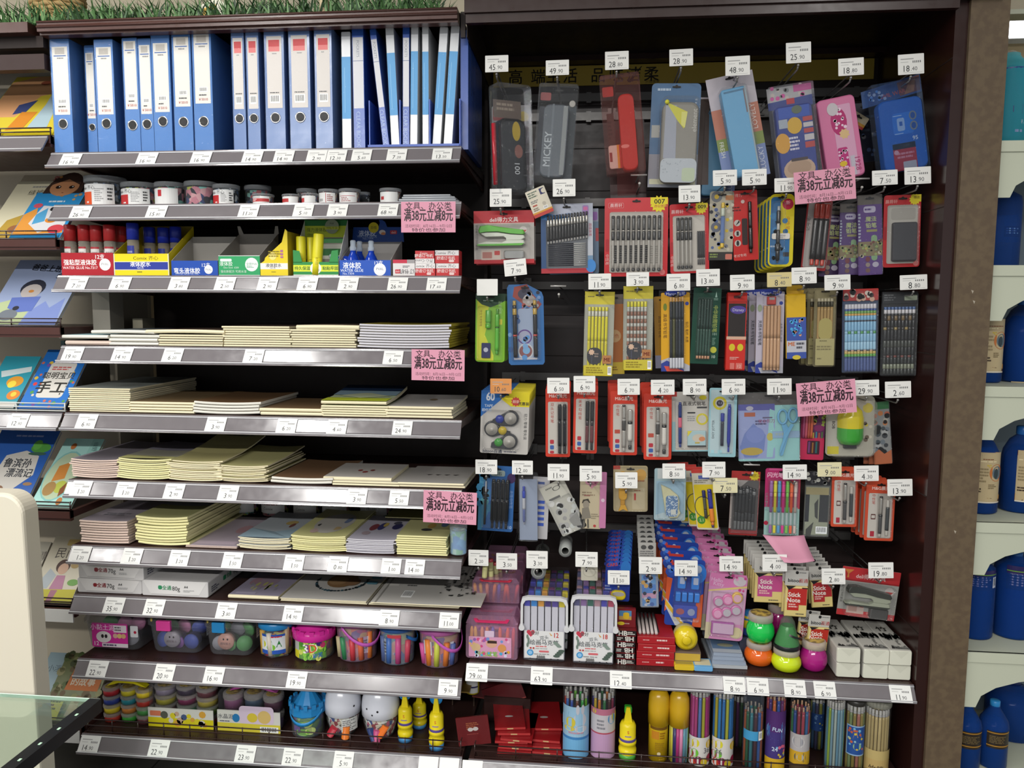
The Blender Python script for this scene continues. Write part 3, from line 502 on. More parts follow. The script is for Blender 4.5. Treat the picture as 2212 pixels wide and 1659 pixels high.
for i, (u, vt, y) in enumerate(((289, 482, .04), (325, 491, .1), (355, 492, .1), (381, 490, .11))):
    gluestick(u, vt, y, BC, ('2a3490', -.2, '2a3490', 'd0d0e8'), C('a89c80', .2), ['large blue capped glue bottle at the front of the yellow box', 'blue capped glue bottle behind, left of three', 'blue capped glue bottle behind, middle of three', 'blue capped glue bottle behind, right of three'][i], 'blue capped glue bottles', i)
YG = C('dcd32a', .35)
for i, (u, vt, y, r, ro) in enumerate(((651, 511, .05, .0125, 0), (672, 513, .07, .0115, 0), (683, 505, .03, .0135, .08))):
    t, h = bottle('glue_stick', ['yellow glue stick at the left of the green box', 'yellow glue stick standing behind the other two', 'larger yellow glue stick tilting right at the front'][i], 'glue', 'yellow glue sticks', u, vt, y, Z2+.003, r, [('tube', [(0, 0), (1, 0), (1, .5), (.98, .5)], YG), ('cap', [(1.03, .42), (1.03, .98), (.95, 1), (0, 1)], YG)], rot=(0, ro, 0))
    mb = MB(); mb.map = cylmap(r*1.0, 0, 0, 0, .2); mb.atext('强力胶', 0, h*.35, .008, 1, C('a08a20'), 'c', -90); mb.build('label', t)
WG = C('1a3fb0', .12, .6); WC = clear('dce8f4', .45, .12, .9)
for i, (u, vt, y) in enumerate(((763, 519, .05), (777, 521, .09), (802, 520, .05))):
    bottle('glue_bottle', ['blue glue bottle with clear cap, left in the royal blue box', 'blue glue bottle with clear cap, tucked behind the left one', 'blue glue bottle with clear cap, right in the royal blue box'][i], 'glue', 'blue glue bottles', u, vt, y, Z2+.003, .019, [('body', [(0, 0), (1, 0), (1.02, .1), (1.0, .4), (.75, .52), (.42, .64), (.4, .74), (0, .74)], WG), ('cap', [(.46, .7), (.46, .8), (.36, .83), (.4, .97), (.3, 1), (0, 1)], WC)])
bottle('glue_bottle', 'blue glue bottle lying sideways at the left rim of the royal blue box', 'glue', 'blue glue bottles', 768, 510, .06, Z2+.032, .015, [('body', [(0, 0), (1, 0), (1.02, .1), (1.0, .4), (.75, .52), (.42, .64), (.4, .74), (0, .74)], WG), ('cap', [(.46, .7), (.46, .8), (.36, .83), (.4, .97), (.3, 1), (0, 1)], WC)], rot=(0, -1.25, 0))
def carton(label, u0, u1, vt, vb, y, z, d, col, arts, group, name='staple_box', cat='box', top=None, rot=0):
    xa = P(u0, vb, y).x; xb = P(u1, vb, y).x; h = pyl(vt, u0, y)-pyl(vb, u0, y); mb = MB(); mb.box(0, 0, 0, xb-xa, d, h, C(col, .35)); draw(mb, arts, 0, h, xb-xa, h, px(u0, vt, y), 1)
    if top: mb.box(0, 0, h, xb-xa, d, h+.0004, C(top))
    return tag(mb.build(name, None, (xa, y, z), (0, 0, rot)), label, cat, group), h
sb = [('r', 0, 0, 1, .4, 'e2dedc'), ('t', 'Comix 齐心', .42, .2, 8, '4a4a50', 'c', 0, 1.1), ('t', '舒适订书机', .45, .6, 8, 'f0dcd8', 'c', 0, 1, .02), ('R', .58, .72, .8, .92, 'e8c8c4', 2)]
o, h1 = carton('lower left red and white staple box of the block of four', 897, 940, 568, 595, .02, Z2, .05, 'c02c30', sb, 'red and white staple boxes')
carton('lower right red and white staple box of the block of four', 942, 991, 568, 595, .02, Z2, .05, 'c02c30', sb, 'red and white staple boxes')
carton('upper left staple box of the block of four, white band at the bottom', 897, 938, 540, 567, .02, Z2+h1+.0004, .05, 'c02c30', [('r', 0, .62, 1, 1, 'e2dedc'), ('t', '齐心 Comix', .45, .8, 8, '4a4a50', 'c', 180), ('t', '舒适订书机', .45, .4, 8, 'f0dcd8', 'c', 0, 1, .02), ('t', 'Comix', .45, .18, 6, 'f0dcd8')], 'red and white staple boxes')
carton('upper right red and white staple box of the block of four', 940, 991, 539, 567, .02, Z2+h1+.0004, .05, 'c02c30', sb, 'red and white staple boxes')
carton('white staple box with red top band standing left of the red ones', 849, 896, 561, 596, .018, Z2, .05, 'dcd8d6', [('r', 0, 0, .65, .22, 'c02c44'), ('r', .65, 0, 1, .22, '9a9696'), ('R', .1, .6, .33, .85, 'c0303c', 1), ('t', 'deli', .21, .72, 6, 'f0d8d8'), ('t', '订书机', .65, .72, 11, '3a3a40', 'c', 180), ('z', .45, .35, .85, .5, 2, '6a6a70')], 'red and white staple boxes')
# ================================================================ notebook stacks
PAGE = {'cream': C('e6dcba', .75), 'white': C('dad7cc', .75), 'pink': C('d8c2b4', .7), 'yellow': C('e6e0a8', .75), 'grey': C('c8c6cc', .35)}
def book_mesh(w, d, t, curve, page, cover, seg=8, spine=.35, arts=None, u=.0012, skew=0.0, lift=0.0, side=None):
    """a soft notebook: rounded fold at the front, page block, thin cover; curve sags or lifts it"""
    mb = MB(); sec = [(0, t*.5), (t*.16, t*.86), (t*.5, t), (d*.4, t), (d*.7, t), (d, t), (d, 0), (d*.7, 0), (d*.4, 0), (t*.5, 0), (t*.16, t*.14)]; n = len(sec)
    def zc(x, y): q = (x/w*2-1); return curve*q*q+lift*(y/d)**2
    for k, (idx, mat) in enumerate((((0, 1, 9, 10), page), ((2, 3, 4), cover), ((5,), page), ((6, 7, 8), cover))):
        vs = [(w*i/seg+skew*sec[j][0], sec[j][0], sec[j][1]+zc(w*i/seg, sec[j][0])) for i in range(seg+1) for j in range(n)]
        mb.add(vs, [(i*n+j, (i+1)*n+j, (i+1)*n+(j+1) % n, i*n+(j+1) % n) for i in range(seg) for j in idx], mat)
    e = [(skew*a, a, b+zc(0, a)) for a, b in sec]; f = [(w+skew*a, a, b+zc(w, a)) for a, b in sec]
    mb.add(e, [tuple(range(n))], page); mb.add(f, [tuple(range(n))[::-1]], side or page)
    if arts:
        mb.map = lambda x, k, z: (x+skew*z, z, t+zc(x, z)+.0003+lift*.07+.00008*k); draw(mb, arts, 0, d, w, d, u, 1, 3.2)
    me = bpy.data.meshes.new('notebook'); me.from_pydata(mb.v, [], mb.f)
    for m in mb.mats: me.materials.append(m)
    me.polygons.foreach_set('material_index', mb.m); me.update(); return me
def stack(noun, u0, u1, vt, shelf, n, page, cover, y=.012, d=.2, curve=0.0, arts=None, jit=.003, ub=None, skew=0.0, vb=None, top=None, lift=0.0, z0=0.0, cat='notebook', name='notebook', gap=.0012, grp=None, n0=0, shift=0.0, side=None):
    rn = random.Random(int(u0*7+vt)); z = ZL[shelf]+z0; vb = vb or vt+20; skew *= .12; xa = P(u0, vb, y).x; xb = P(u1, vb, y).x; w = xb-xa; tot = pyl(vt, (u0+u1)/2, y)-z-max(curve, 0)*.5; t = max(.0022, tot/n-gap); pm = PAGE[page]
    var = [book_mesh(w*q, d, t, curve, pm, C(cover, .5), 8 if curve else 2, skew=skew, side=side) for q in (1, .985, .992)]; tm = book_mesh(w, d, t, curve, pm, C(cover, .5), 8 if curve or lift else 2, arts=arts or [], u=px(u0, vb, y), skew=skew, lift=lift, side=side)
    for i in range(n):
        o = bpy.data.objects.new(name, tm if i == n-1 else var[i % 3]); COL.objects.link(o)
        o.location = (xa+rn.uniform(-jit, jit)+shift*i, y+rn.uniform(0, jit), z+i*(t+gap)+.0003); o.rotation_euler = (0, 0, rn.uniform(-1, 1)*jit)
        k = n-1-i
        tag(o, ('%s %s %s%s' % (ORD[k] if k < n-1 or n == 1 else 'lowest', cat, 'down in ' if 0 < k < n-1 else 'of ', noun)) if n > 1 else noun, cat, grp or ('notebooks of '+noun))
    return z+n*(t+gap)
CV = lambda *a: list(a)
# fourth shelf
stack('brown edged book under the pale blue one at the left of the fourth shelf', 140, 238, 735, 3, 1, 'pink', '8a4a3a', vb=740, d=.18)
stack('pale blue book lying on the brown book at the left of the fourth shelf', 128, 234, 723, 3, 1, 'white', '9cc4cc', vb=728, d=.18, z0=.0185, y=.006)
PAGE['sky'] = C('9fc3ca', .5)
stack('the low white stack beside the pale blue book', 236, 342, 722, 3, 3, 'white', '8a8c88', vb=735, d=.2)
stack('white notebook lying askew over two neighbours on the fourth shelf', 196, 332, 712, 3, 1, 'white', '7d8488', vb=716, d=.2, z0=.034, curve=-.0015, y=.008)
stack('the cream stack left of middle on the fourth shelf', 340, 480, 722, 3, 5, 'cream', '5a4a40', vb=735, jit=.005)
stack('cream notebook slipping sideways off the top of its stack', 312, 482, 711, 3, 1, 'cream', '5a4a40', vb=715, z0=.036, y=.006, curve=-.002)
stack('the middle cream stack on the fourth shelf', 481, 627, 704, 3, 9, 'cream', '5a4a40', vb=725, jit=.004)
stack('the cream stack left of the grey plastic ones', 627, 768, 711, 3, 8, 'cream', '5a4a40', vb=725, jit=.004)
stack('cream notebook lying askew over the stack left of the grey plastic ones', 640, 776, 701, 3, 1, 'cream', '5a4a40', vb=705, z0=.049, y=.008, curve=-.001)
stack('the grey plastic covered stack with yellow sides', 774, 972, 700, 3, 9, 'grey', 'b3a23a', vb=725, jit=.004, curve=.002, d=.32, side=C('b8a63a', .4))
# fifth shelf
stack('the tall cream stack with plastic sheen on the fifth shelf', 148, 281, 838, 4, 12, 'cream', '8f948f', vb=870, d=.36, jit=.003, skew=.06)
stack('the low cream stack beside the tall one', 278, 418, 868, 4, 4, 'cream', '7d684a', vb=880, d=.3, skew=.03)
stack('the brown covered stack with turned up right edge', 418, 562, 868, 4, 4, 'white', '6e5338', vb=885, d=.26, skew=.18, curve=.0035)
stack('the thin brown covered pair on the fifth shelf', 560, 696, 882, 4, 2, 'cream', '7a6246', vb=890, d=.24, skew=.1)
stack('the cream stack under the yellow and blue cover', 694, 838, 876, 4, 5, 'cream', 'c8c8a0', vb=885, d=.22)
stack('notebook with yellow green and dark blue cover on top of its stack', 695, 836, 866, 4, 1, 'cream', 'b8c4a0', vb=870, d=.22, z0=.0345, skew=.2, arts=[('r', 0, .0, 1, .3, '1e2f4a'), ('r', 0, .3, 1, .55, '8fa9b8'), ('r', 0, .75, 1, 1, 'b8c43a'), ('p', [(.1, .6), (.5, .4), (.95, .62), (.5, .75)], 'c4cca8')], lift=.02)
stack('the grey covered stack at the right end of the fifth shelf', 834, 978, 878, 4, 4, 'cream', 'aca8a4', vb=890, d=.22, skew=.16, arts=[('e', .55, .4, 9, 4, '7a6a54')], lift=.008)
# sixth shelf
stack('the pale pink stack at the left of the sixth shelf', 152, 254, 993, 5, 9, 'pink', '8f8890', vb=1015, d=.3, curve=.004, skew=.12, jit=.005)
stack('the yellow edged stack with grey violet cover on the sixth shelf', 254, 368, 991, 5, 10, 'yellow', 'a3a090', vb=1015, d=.28, curve=.005, skew=.2, jit=.006, arts=[('p', [(0, 1), (1, 1), (1, .9), (.5, .8), (0, .85)], 'c4c080'), ('r', 0, 0, 1, .5, '8c8894')])
stack('the cream white stack with a lifted top cover', 363, 478, 996, 5, 11, 'cream', 'b5ad78', vb=1015, d=.26, curve=.004, skew=.35, jit=.006, lift=.03)
stack('the ruffled cream stack right of the lifted cover', 464, 575, 1006, 5, 10, 'cream', 'b7b27c', vb=1025, d=.25, curve=.004, skew=.4, jit=.007, lift=.012)
stack('the brown kraft pair in the middle of the sixth shelf', 585, 717, 1032, 5, 2, 'white', '71563e', vb=1040, d=.25, skew=.35, curve=.003)
stack('the flat white stack under the white notebook with three red marks', 718, 862, 1040, 5, 2, 'cream', 'a39f98', vb=1045, d=.2, skew=.25)
stack('white notebook with three red marks on its cover', 698, 845, 1031, 5, 1, 'cream', 'b4afa8', vb=1034, d=.19, skew=.2, z0=.0105, y=.02, arts=[('e', .5, .62, 6, 2.5, '8a3a34'), ('e', .4, .52, 5, 2.5, '8a3a34'), ('e', .58, .5, 5, 2.5, '7a3a34')])
stack('the white pair with four dark marks at the right end', 861, 1003, 1043, 5, 2, 'cream', 'a39f9a', vb=1050, d=.22, skew=.25, arts=[('p', [(.3+.14*i, .52), (.4+.14*i, .5), (.35+.14*i, .56)], '3a3634') for i in range(4)])
# seventh shelf
stack('the plastic wrapped pink bundle at the left of the seventh shelf', 173, 276, 1125, 6, 9, 'pink', '9d949c', vb=1150, d=.3, skew=.25, curve=.002, arts=[('z', .2, .7, .8, .8, 2, '6a6a70')])
stack('the yellow stack with bent corners beside the pink bundle', 294, 405, 1117, 6, 10, 'yellow', 'a5a472', vb=1150, d=.33, skew=.25, curve=.005, jit=.005, arts=[('r', 0, 0, 1, .6, '8f9094')])
stack('thin lilac notebook with a pink circle on its cover', 402, 512, 1180, 6, 2, 'pink', 'a69aa4', vb=1185, d=.3, skew=.3, arts=[('e', .6, .45, 14, 9, 'b08a90'), ('r', .1, .85, .9, .95, 'b8a8b4')])
stack('the pale blue stack on the seventh shelf', 515, 625, 1163, 6, 7, 'cream', 'a2a8ac', vb=1180, d=.27, skew=.3, curve=.004, jit=.006, arts=[('p', [(0, 1), (1, 1), (1, .62), (.5, .74), (0, .68)], '8fa5b0'), ('e', .6, .4, 13, 5, 'b09a60'), ('e', .68, .5, 5, 5, '7a4a40'), ('R', .2, .88, .45, .94, 'c8d0d4', 1)])
stack('the yellow framed stack on the seventh shelf', 627, 744, 1158, 6, 9, 'yellow', 'b9b67e', vb=1180, d=.28, skew=.25, curve=.004, jit=.006, arts=[('e', .5, .5, 40, 24, 'b0aca4'), ('e', .55, .5, 8, 6, 'b8a050'), ('e', .7, .4, 8, 7, '6a7894'), ('e', .3, .6, 9, 3, '3a3a3a'), ('e', .65, .7, 10, 4, 'b09a70'), ('e', .3, .8, 9, 5, 'b8a098')])
stack('the white lilac stack with dark blue figures', 749, 853, 1166, 6, 9, 'grey', 'aaa6b2', vb=1185, d=.24, skew=.2, curve=.002, jit=.005, arts=[('e', .3, .5, 9, 8, '7a3a40'), ('e', .45, .45, 8, 9, '3a3a6a'), ('e', .5, .38, 5, 5, 'b09a50'), ('e', .78, .45, 11, 7, '30305a'), ('e', .72, .3, 9, 4, '4a4a5a'), ('e', .25, .75, 9, 4, '9a8a90')])
stack('the plastic wrapped yellow bundle left of the pencil tube', 856, 965, 1158, 6, 9, 'yellow', 'b0ac7a', vb=1185, d=.2, skew=.05, arts=[('e', .55, .5, 9, 6, 'b09050'), ('e', .8, .4, 8, 7, '5a6a84'), ('e', .5, .7, 12, 3, '3a3a3a')])
stack('yellow notebook lying behind the wrapped yellow bundle', 834, 950, 1125, 6, 1, 'yellow', '8f8c50', vb=1128, d=.12, y=.17, z0=.058)
jar(968, 1006, 1134, .02, ZL[6], 'small pale blue and green pencil tube at the right end of the seventh shelf', clear('cfe4ee', .3, .1), mixed('tube_bits', ['6fa8d8', '8fc08a', 'c8d8c0', '5a8ac8', 'b8d0e0'], 60), None, name='pencil_tube', cat='tube', vb=1190)
for i, (u0, u1) in enumerate(((484, 548), (552, 615), (622, 684), (684, 750), (766, 838))):
    jar(u0, u1, 1060, .33, ZL[6], 'white labelled tub at the back of the seventh shelf, %s from the left' % NTH[i], JAR, CLIP, [('r', .1, .1, .9, .14, '8a3a40'), ('z', .1, .2, .9, .6, 3, '9a6a6a'), ('t', 'Comix', .4, .75, 8, '5a5a5a')] if i != 4 else [('b', .3, .4, .7, .8)], (.15, .85), group='tubs at the back of the seventh shelf', vb=1105)
# eighth shelf: paper and pads
def ream(label, u0, u1, vt, y, z, d, leaf, num, rot=0.0):
    vb = vt+35; xa = P(u0, vb, y).x; xb = P(u1, vb, y).x; w = xb-xa; h = pyl(vt, u0, y)-z; u = px(u0, vb, y); r = thing('paper_ream', label, 'paper', (xa, y, z), (0, 0, rot), 'wrapped reams of copy paper')
    mb = MB(); mb.prism(rrect(0, 0, w, h, .004, 3), 0, d, C('cfcdcc', .4), False, .002); mb.build('wrapped_block', r)
    mb = MB(); mb.map = lambda x, k, z: (x, -.0002-k*.0002, z); mb.apoly([(.004, h*.97), (w-.004, h*.97), (w*.86, h*.1), (w*.14, h*.1)], 1, C('dcdad8', .35)); mb.apoly([(w*.14, h*.13), (w*.86, h*.13), (w*.86, h*.1), (w*.14, h*.1)], 2, C('aeacac'))
    draw(mb, [('R', .25, .32, .31, .58, leaf, 3), ('t', '全通', .38, .46, 10, leaf, 'c', 0, 1, .03), ('t', num, .52, .48, 13, '2c2c2c', 'c', 0, .9), ('t', 'A4', .67, .36, 7, '3a3a3a', 'c', 0, 1, .02), ('z', .63, .55, .8, .7, 2, 'a8a8a8')], 0, h, w, h, u, 2)
    mb.map = lambda x, k, z: (w+.0002+k*.0001, x, z); draw(mb, [('R', .3, .3, .36, .6, leaf, 3), ('t', '全通', .42, .45, 11, leaf, 'c', 0, 1, .03), ('t', num, .56, .48, 15, '2c2c2c', 'c', 0, .9), ('z', .06, .4, .24, .8, 3, '5a5a6a')], 0, h, d, h, u, 2); mb.build('end_flap', r)
    return h
h_ = ream('white paper ream with red leaf mark, lower of the two at the left', 168, 306, 1248, .014, ZL[7], .3, '8a2a30', '70g', .01)
ream('white paper ream with red leaf mark, lying on the other one', 170, 312, 1213, .014, ZL[7]+h_+.001, .3, '8a3a40', '70g', -.02)
ream('white paper ream with green leaf mark on the eighth shelf', 307, 450, 1252, .012, ZL[7], .3, '2f8a5c', '80g')
stack('lilac pad with pink drawing on its cover beside the paper reams', 492, 600, 1287, 7, 1, 'cream', '958ea0', vb=1292, d=.25, skew=.25, arts=[('e', .45, .5, 24, 14, '93808e'), ('e', .2, .55, 10, 7, '9a7a84'), ('d', .2, .6, .8, .8, 12, 5, ['a8a468', '8a8890', 'b0ac80'], 3), ('r', 0, .0, 1, .15, '857f92'), ('R', .1, .9, .5, .95, 'a8a0b4', 1)], cat='pad', name='drawing_pad')
rnd = [('e', .5, .5, 3, 2, '2f4650') for _ in range(0)]; rn = random.Random(3)
for i in range(26): q = math.pi*(.95+1.1*i/25); rnd.append(('e', .52+.3*math.cos(q), .5-.28*math.sin(q), rn.uniform(2, 4.5), rn.uniform(1, 1.8), rn.choice(['26343c', '3a5a66', '1e262a'])))
stack('large white sketch pads with a brown shape', 606, 792, 1296, 7, 3, 'cream', 'bdbab4', vb=1302, d=.3, skew=.22, arts=rnd+[('e', .52, .5, 32, 14, '8a6a48'), ('e', .48, .52, 20, 8, '9c7c58'), ('e', .66, .54, 16, 7, '86664a'), ('R', .84, .35, .96, .43, '5f90a0', 3), ('R', .84, .5, .96, .58, '5f90a0', 3), ('R', .84, .2, .94, .28, '5f90a0', 3)], cat='pad', name='sketch_pad', jit=.002)
stack('the white pads under the one with black street drawing', 797, 992, 1312, 7, 2, 'cream', 'b8b5ae', vb=1316, d=.3, skew=.18, cat='pad', name='sketch_pad', jit=.002)
rnd = [('b', .23, .7, .33, .86), ('z', .22, .3, .36, .36, 1, '2a2a2a'), ('z', .22, .55, .34, .6, 1, '5a5a5a'), ('r', .03, .0, .045, 1, '8d8a84'), ('r', .045, .55, .14, .6, 'd0cdc6')]
for i in range(70): a = rn.uniform(.55, .9); b = rn.uniform(.08, .8); c = rn.uniform(.01, .05); rnd.append(('p', [(a, b), (a+c, b-.01), (a+c*.9, b+rn.uniform(.01, .06)), (a+.004, b+.02)], rn.choice(['2c2c2c', '4a4a48', '6d6b68', '3a3a3a'])))
stack('white sketch pad with black street drawing and barcode, jutting out at the right', 800, 1037, 1309, 7, 1, 'cream', 'b9b6b0', vb=1314, d=.32, skew=.2, y=0.0, z0=.0105, arts=rnd, cat='pad', name='sketch_pad')
# ================================================================ ninth shelf: clay tubs and buckets
Z8 = ZL[8]; TUB = clear('e4e4ea', .16, .08, .8)
CLAY = [C(h, .5) for h in ('4a5aa8', '9a9aa0', 'c07aa0', '5a9a5a', 'd0a070', '8a5aa0')]
def claytub(label, u0, u1, vt, vb, y, hcol, front, seed, d=.12):
    xa = P(u0, vb, y).x; xb = P(u1, vb, y).x; w = xb-xa; h = pyl(vt, u0, y)-Z8; u = px(u0, vb, y); r = thing('clay_tub', label, 'tub', (xa, y, Z8), (0, 0, 0), 'clear tubs of clay'); rn = random.Random(seed)
    mb = MB()
    def ringp(k, z): return [(w/2+(p-w/2)*k, d/2+(q-d/2)*k, z) for p, q in rrect(0, 0, w, d, .022, 5)]
    R = [ringp(.8, .001), ringp(.86, .008), ringp(.96, h*.72)]; n = len(R[0])
    mb.add([p for a in R for p in a], [(k*n+i, k*n+(i+1) % n, (k+1)*n+(i+1) % n, (k+1)*n+i) for k in range(2) for i in range(n)], TUB, True); mb.add(R[0], [tuple(range(n))[::-1]], TUB); mb.build('tub', r)
    mb = MB(); R = [ringp(1, h*.7), ringp(1.03, h*.72), ringp(1.03, h*.8), ringp(.96, h*.88), ringp(.8, h*.9)]
    mb.add([p for a in R for p in a], [(k*n+i, k*n+(i+1) % n, (k+1)*n+(i+1) % n, (k+1)*n+i) for k in range(4) for i in range(n)], TUB, True); mb.add(R[4], [tuple(range(n))], TUB); mb.build('lid', r)
    mb = MB(); mb.prism([(w*.2, h*.82), (w*.26, h*.98), (w*.74, h*.98), (w*.8, h*.82), (w*.74, h*.82), (w*.69, h*.9), (w*.31, h*.9), (w*.26, h*.82)], -.004, .006, C(hcol, .3)); mb.build('handle', r, (0, d*.3, .0))
    for k in range(7):
        mb = MB(); m = rn.choice(CLAY); R_ = .021; mb.lathe([(.0001, -.012), (R_, -.012), (R_, .006), (R_*1.06, .006), (R_*1.06, .013), (.0001, .013)], m, 18); q = (w*(.24+.25*(k % 3)), d*(.3 if k < 3 else .65), .03+(k//3)*.027 if k < 6 else h*.5)
        mb.build('clay_pot', r, (q[0], q[1], min(q[2], h*.6)), (math.pi/2+rn.uniform(-.3, .3), rn.uniform(-.3, .3), rn.uniform(-.4, .4)))
    front(r, w, h, u, d); return r
def f1(r, w, h, u, d):
    mb = MB(); mb.map = lambda x, k, z: (x, -.0006-k*.0001, z)
    draw(mb, [('R', .17, .26, .78, .9, 'cf2f98', 3), ('t', '小黏土泥', .35, .38, 13, 'e8c0dc', 'c', 0, 1, .03), ('R', .54, .31, .76, .5, 'e8dce4', 1), ('z', .56, .34, .74, .47, 2, '6a6a6a'), ('e', .37, .63, 16, 12, 'e6e0e0'), ('e', .35, .61, 3, 4, '2a2226'), ('e', .41, .61, 3, 4, '2a2226'), ('e', .57, .59, 5, 0, 'e0b0a0'), ('e', .64, .59, 5, 0, 'e8c880'), ('e', .71, .59, 5, 0, 'e0b080'), ('r', .34, .79, .78, .89, 'e4dce2'), ('t', '12', .24, .8, 12, 'f0d8e8', 'c', 0, 1, .03), ('z', .36, .8, .76, .88, 1, '6a5a7a'), ('R', .83, .3, .96, .6, 'd8d8dc', 2), ('e', .91, .47, 3, 0, 'b02040')], 0, h, w, h, u, 1); mb.build('label', r)
def f2(col, face):
    def f(r, w, h, u, d):
        mb = MB(); mb.rbox(w*.2, -.006, h*.6, w*.46, .004, h*.86, .003, C(col, .3), .002); mb.build('clip', r)
        mb = MB(); mb.lathe([(.0001, .004), (.024, .004), (.025, 0), (.025, -.016), (.0001, -.016)], C('a09aa0' if face == 0 else 'd0a090', .35), 22); mb.map = lambda x, k, z: (x, z, .0042+k*.0001); 
        for sx in (-.006, .006): mb.aell(sx, .007, .0025, .003, 1, C('2a2226'))
        mb.atext('超轻粘土', 0, -.006, .008, 2, C('5a4a50')); o = mb.build('clay_lid', r, (w*.42, .016, h*.33), (math.pi/2, 0, 0))
        mb = MB(); mb.rod((w*.1, .002, h*.82), (w*.1, .002, h*.9), .003, C('d8c060')); mb.build('latch_pin', r)
        mb = MB(); mb.map = lambda x, k, z: (w*.955+.002+k*.0001, x, z); draw(mb, [('r', 0, 0, 1, 1, 'c8ccd4'), ('z', .1, .1, .9, .9, 6, '7a7a8a')], d*.35, h*.75, .05, h*.4, u, 1); mb.build('label', r)
    return f
claytub('clear clay tub with big pink label at the left end of the ninth shelf', 180, 306, 1322, 1412, .05, 'c83a90', f1, 1)
claytub('clear clay tub with pink clip and grey round lid', 318, 436, 1327, 1418, .05, 'b83a90', f2('e0489c', 0), 2)
claytub('clear clay tub with blue clip and skin coloured round lid', 440, 545, 1330, 1420, .05, '2a6ab0', f2('2a8ac8', 1), 3)
STK = mixed('clay_sticks', ['d88a50', 'c8c070', '5a8a6a', 'c05a68', '5a6a98', 'd8b0a0', 'a05080'], 45)
def bucket(label, u0, u1, vt, vb, y, body, lid, fill, kind, hand=None, labarts=None, lab=(.1, .6), z=None, name='bucket', lmap=0.0, strips=None, group='buckets of modelling clay', lidtop=None, taper=.84, lbg=None):
    z = Z8 if z is None else z; xa = P(u0, vb, y).x; xb = P(u1, vb, y).x; R = (xb-xa)/2; h = pyl(vt, (u0+u1)/2, y)-z; u = px(u0, vb, y); r = thing(name, label, 'bucket', ((xa+xb)/2, y+R, z), (0, 0, 0), group); rn = random.Random(int(u0))
    hl = .86 if kind == 'flat' else .66
    mb = MB(); mb.lathe([(.0001, .001), (R*taper, .001), (R*taper*1.02, .005), (R*.95, h*hl)], body, 30 if kind != 'hex' else 6, (0, 0, 0), 0 if kind != 'hex' else 30, 360 if kind != 'hex' else 390, kind != 'hex'); mb.build('body', r)
    mb = MB(); mb.lathe([(.0001, .004), (R*taper*.93, .004), (R*.86, h*hl*.82), (.0001, h*hl*.86)], fill, 22)
    if strips:
        for k, c in enumerate(strips): a = -.9+1.8*k/max(1, len(strips)-1)+rn.uniform(-.1, .1)+math.pi*1.5; q = R*.84; mb.tube([(q*.97*math.cos(a), q*.97*math.sin(a), .008), (q*1.06*math.cos(a+rn.uniform(-.08, .08)), q*1.06*math.sin(a), h*rn.uniform(.5, .7))], .0085, C(c, .4), 8)
    o = mb.build('contents', r); o['kind'] = 'stuff'
    mb = MB()
    if kind == 'flat':
        mb.lathe([(R*.97, h*.8), (R*1.02, h*.81), (R*1.02, h*.92), (R*.98, h*.95), (R*.9, h*.95), (R*.84, h*.93), (.0001, h*.94)], lid, 30)
    elif kind == 'hex':
        mb.lathe([(R*1.0, h*.64), (R*1.05, h*.66), (R*1.05, h*.78), (R*.9, h*.82), (R*.6, h*.84), (R*.5, h*.98), (R*.3, h), (.0001, h)], lid, 30)
    elif kind in ('dome', 'cone'):
        if kind == 'dome': mb.lathe([(R, h*.44), (R*1.06, h*.46), (R*1.06, h*.66), (R*.86, h*.68), (R*.78, h*.84), (R*.55, h*.96), (.0001, h)], lid, 30)
        else: mb.lathe([(R, h*.44), (R*1.04, h*.46), (R*1.04, h*.62), (R*.82, h*.62), (R*.2, h*.94), (R*.2, h), (.0001, h)], lid, 12, smooth=False)
        for k in range(14): a = 2*math.pi*k/14; mb.T = Matrix.Rotation(a, 4, 'Z'); mb.box(R*.96, -R*.11, h*.6, R*1.08, R*.11, h*.7, lid); mb.T = None
    mb.build('lid', r)
    if hand:
        mb = MB(); a0, a1 = hand[1]; pts = []
        for k in range(15): t = k/14; a = math.radians(a0+(a1-a0)*t); q = R*1.03+R*.05*math.sin(math.pi*t); pts.append((q*math.cos(a), q*math.sin(a), h*(hand[2] if len(hand) > 2 else .82)-h*(.42 if len(hand) < 4 else hand[3])*math.sin(math.pi*t)))
        vs = []; 
        for p in pts: vs += [(p[0], p[1], p[2]-.005), (p[0]*.97, p[1]*.97, p[2]-.005), (p[0]*.97, p[1]*.97, p[2]+.005), (p[0], p[1], p[2]+.005)]
        mb.add(vs, [(i*4+j, i*4+(j+1) % 4, i*4+4+(j+1) % 4, i*4+4+j) for i in range(14) for j in range(4)]+[(0, 1, 2, 3), (59, 58, 57, 56)], hand[0], True); mb.build('handle', r)
    if labarts:
        mb = MB(); tp = R*taper; sl = (R*.95-tp)/(h*hl); rr = lambda z: tp+sl*z
        mb.map = lambda x, k, zz: ((rr(zz)+.0006+k*.00008)*math.sin(x/R+lmap), -(rr(zz)+.0006+k*.00008)*math.cos(x/R+lmap), zz); ww = R*1.9; hh = h*(lab[1]-lab[0])
        if lbg: mb.arect(-ww/2, h*lab[0], ww/2, h*lab[1], 0, C(lbg), 14)
        draw(mb, labarts, -ww/2, h*lab[1], ww, hh, u, 1); mb.build('label', r)
    return r
BK, LK = C('2a86c4', .25), C('d9309c', .25)
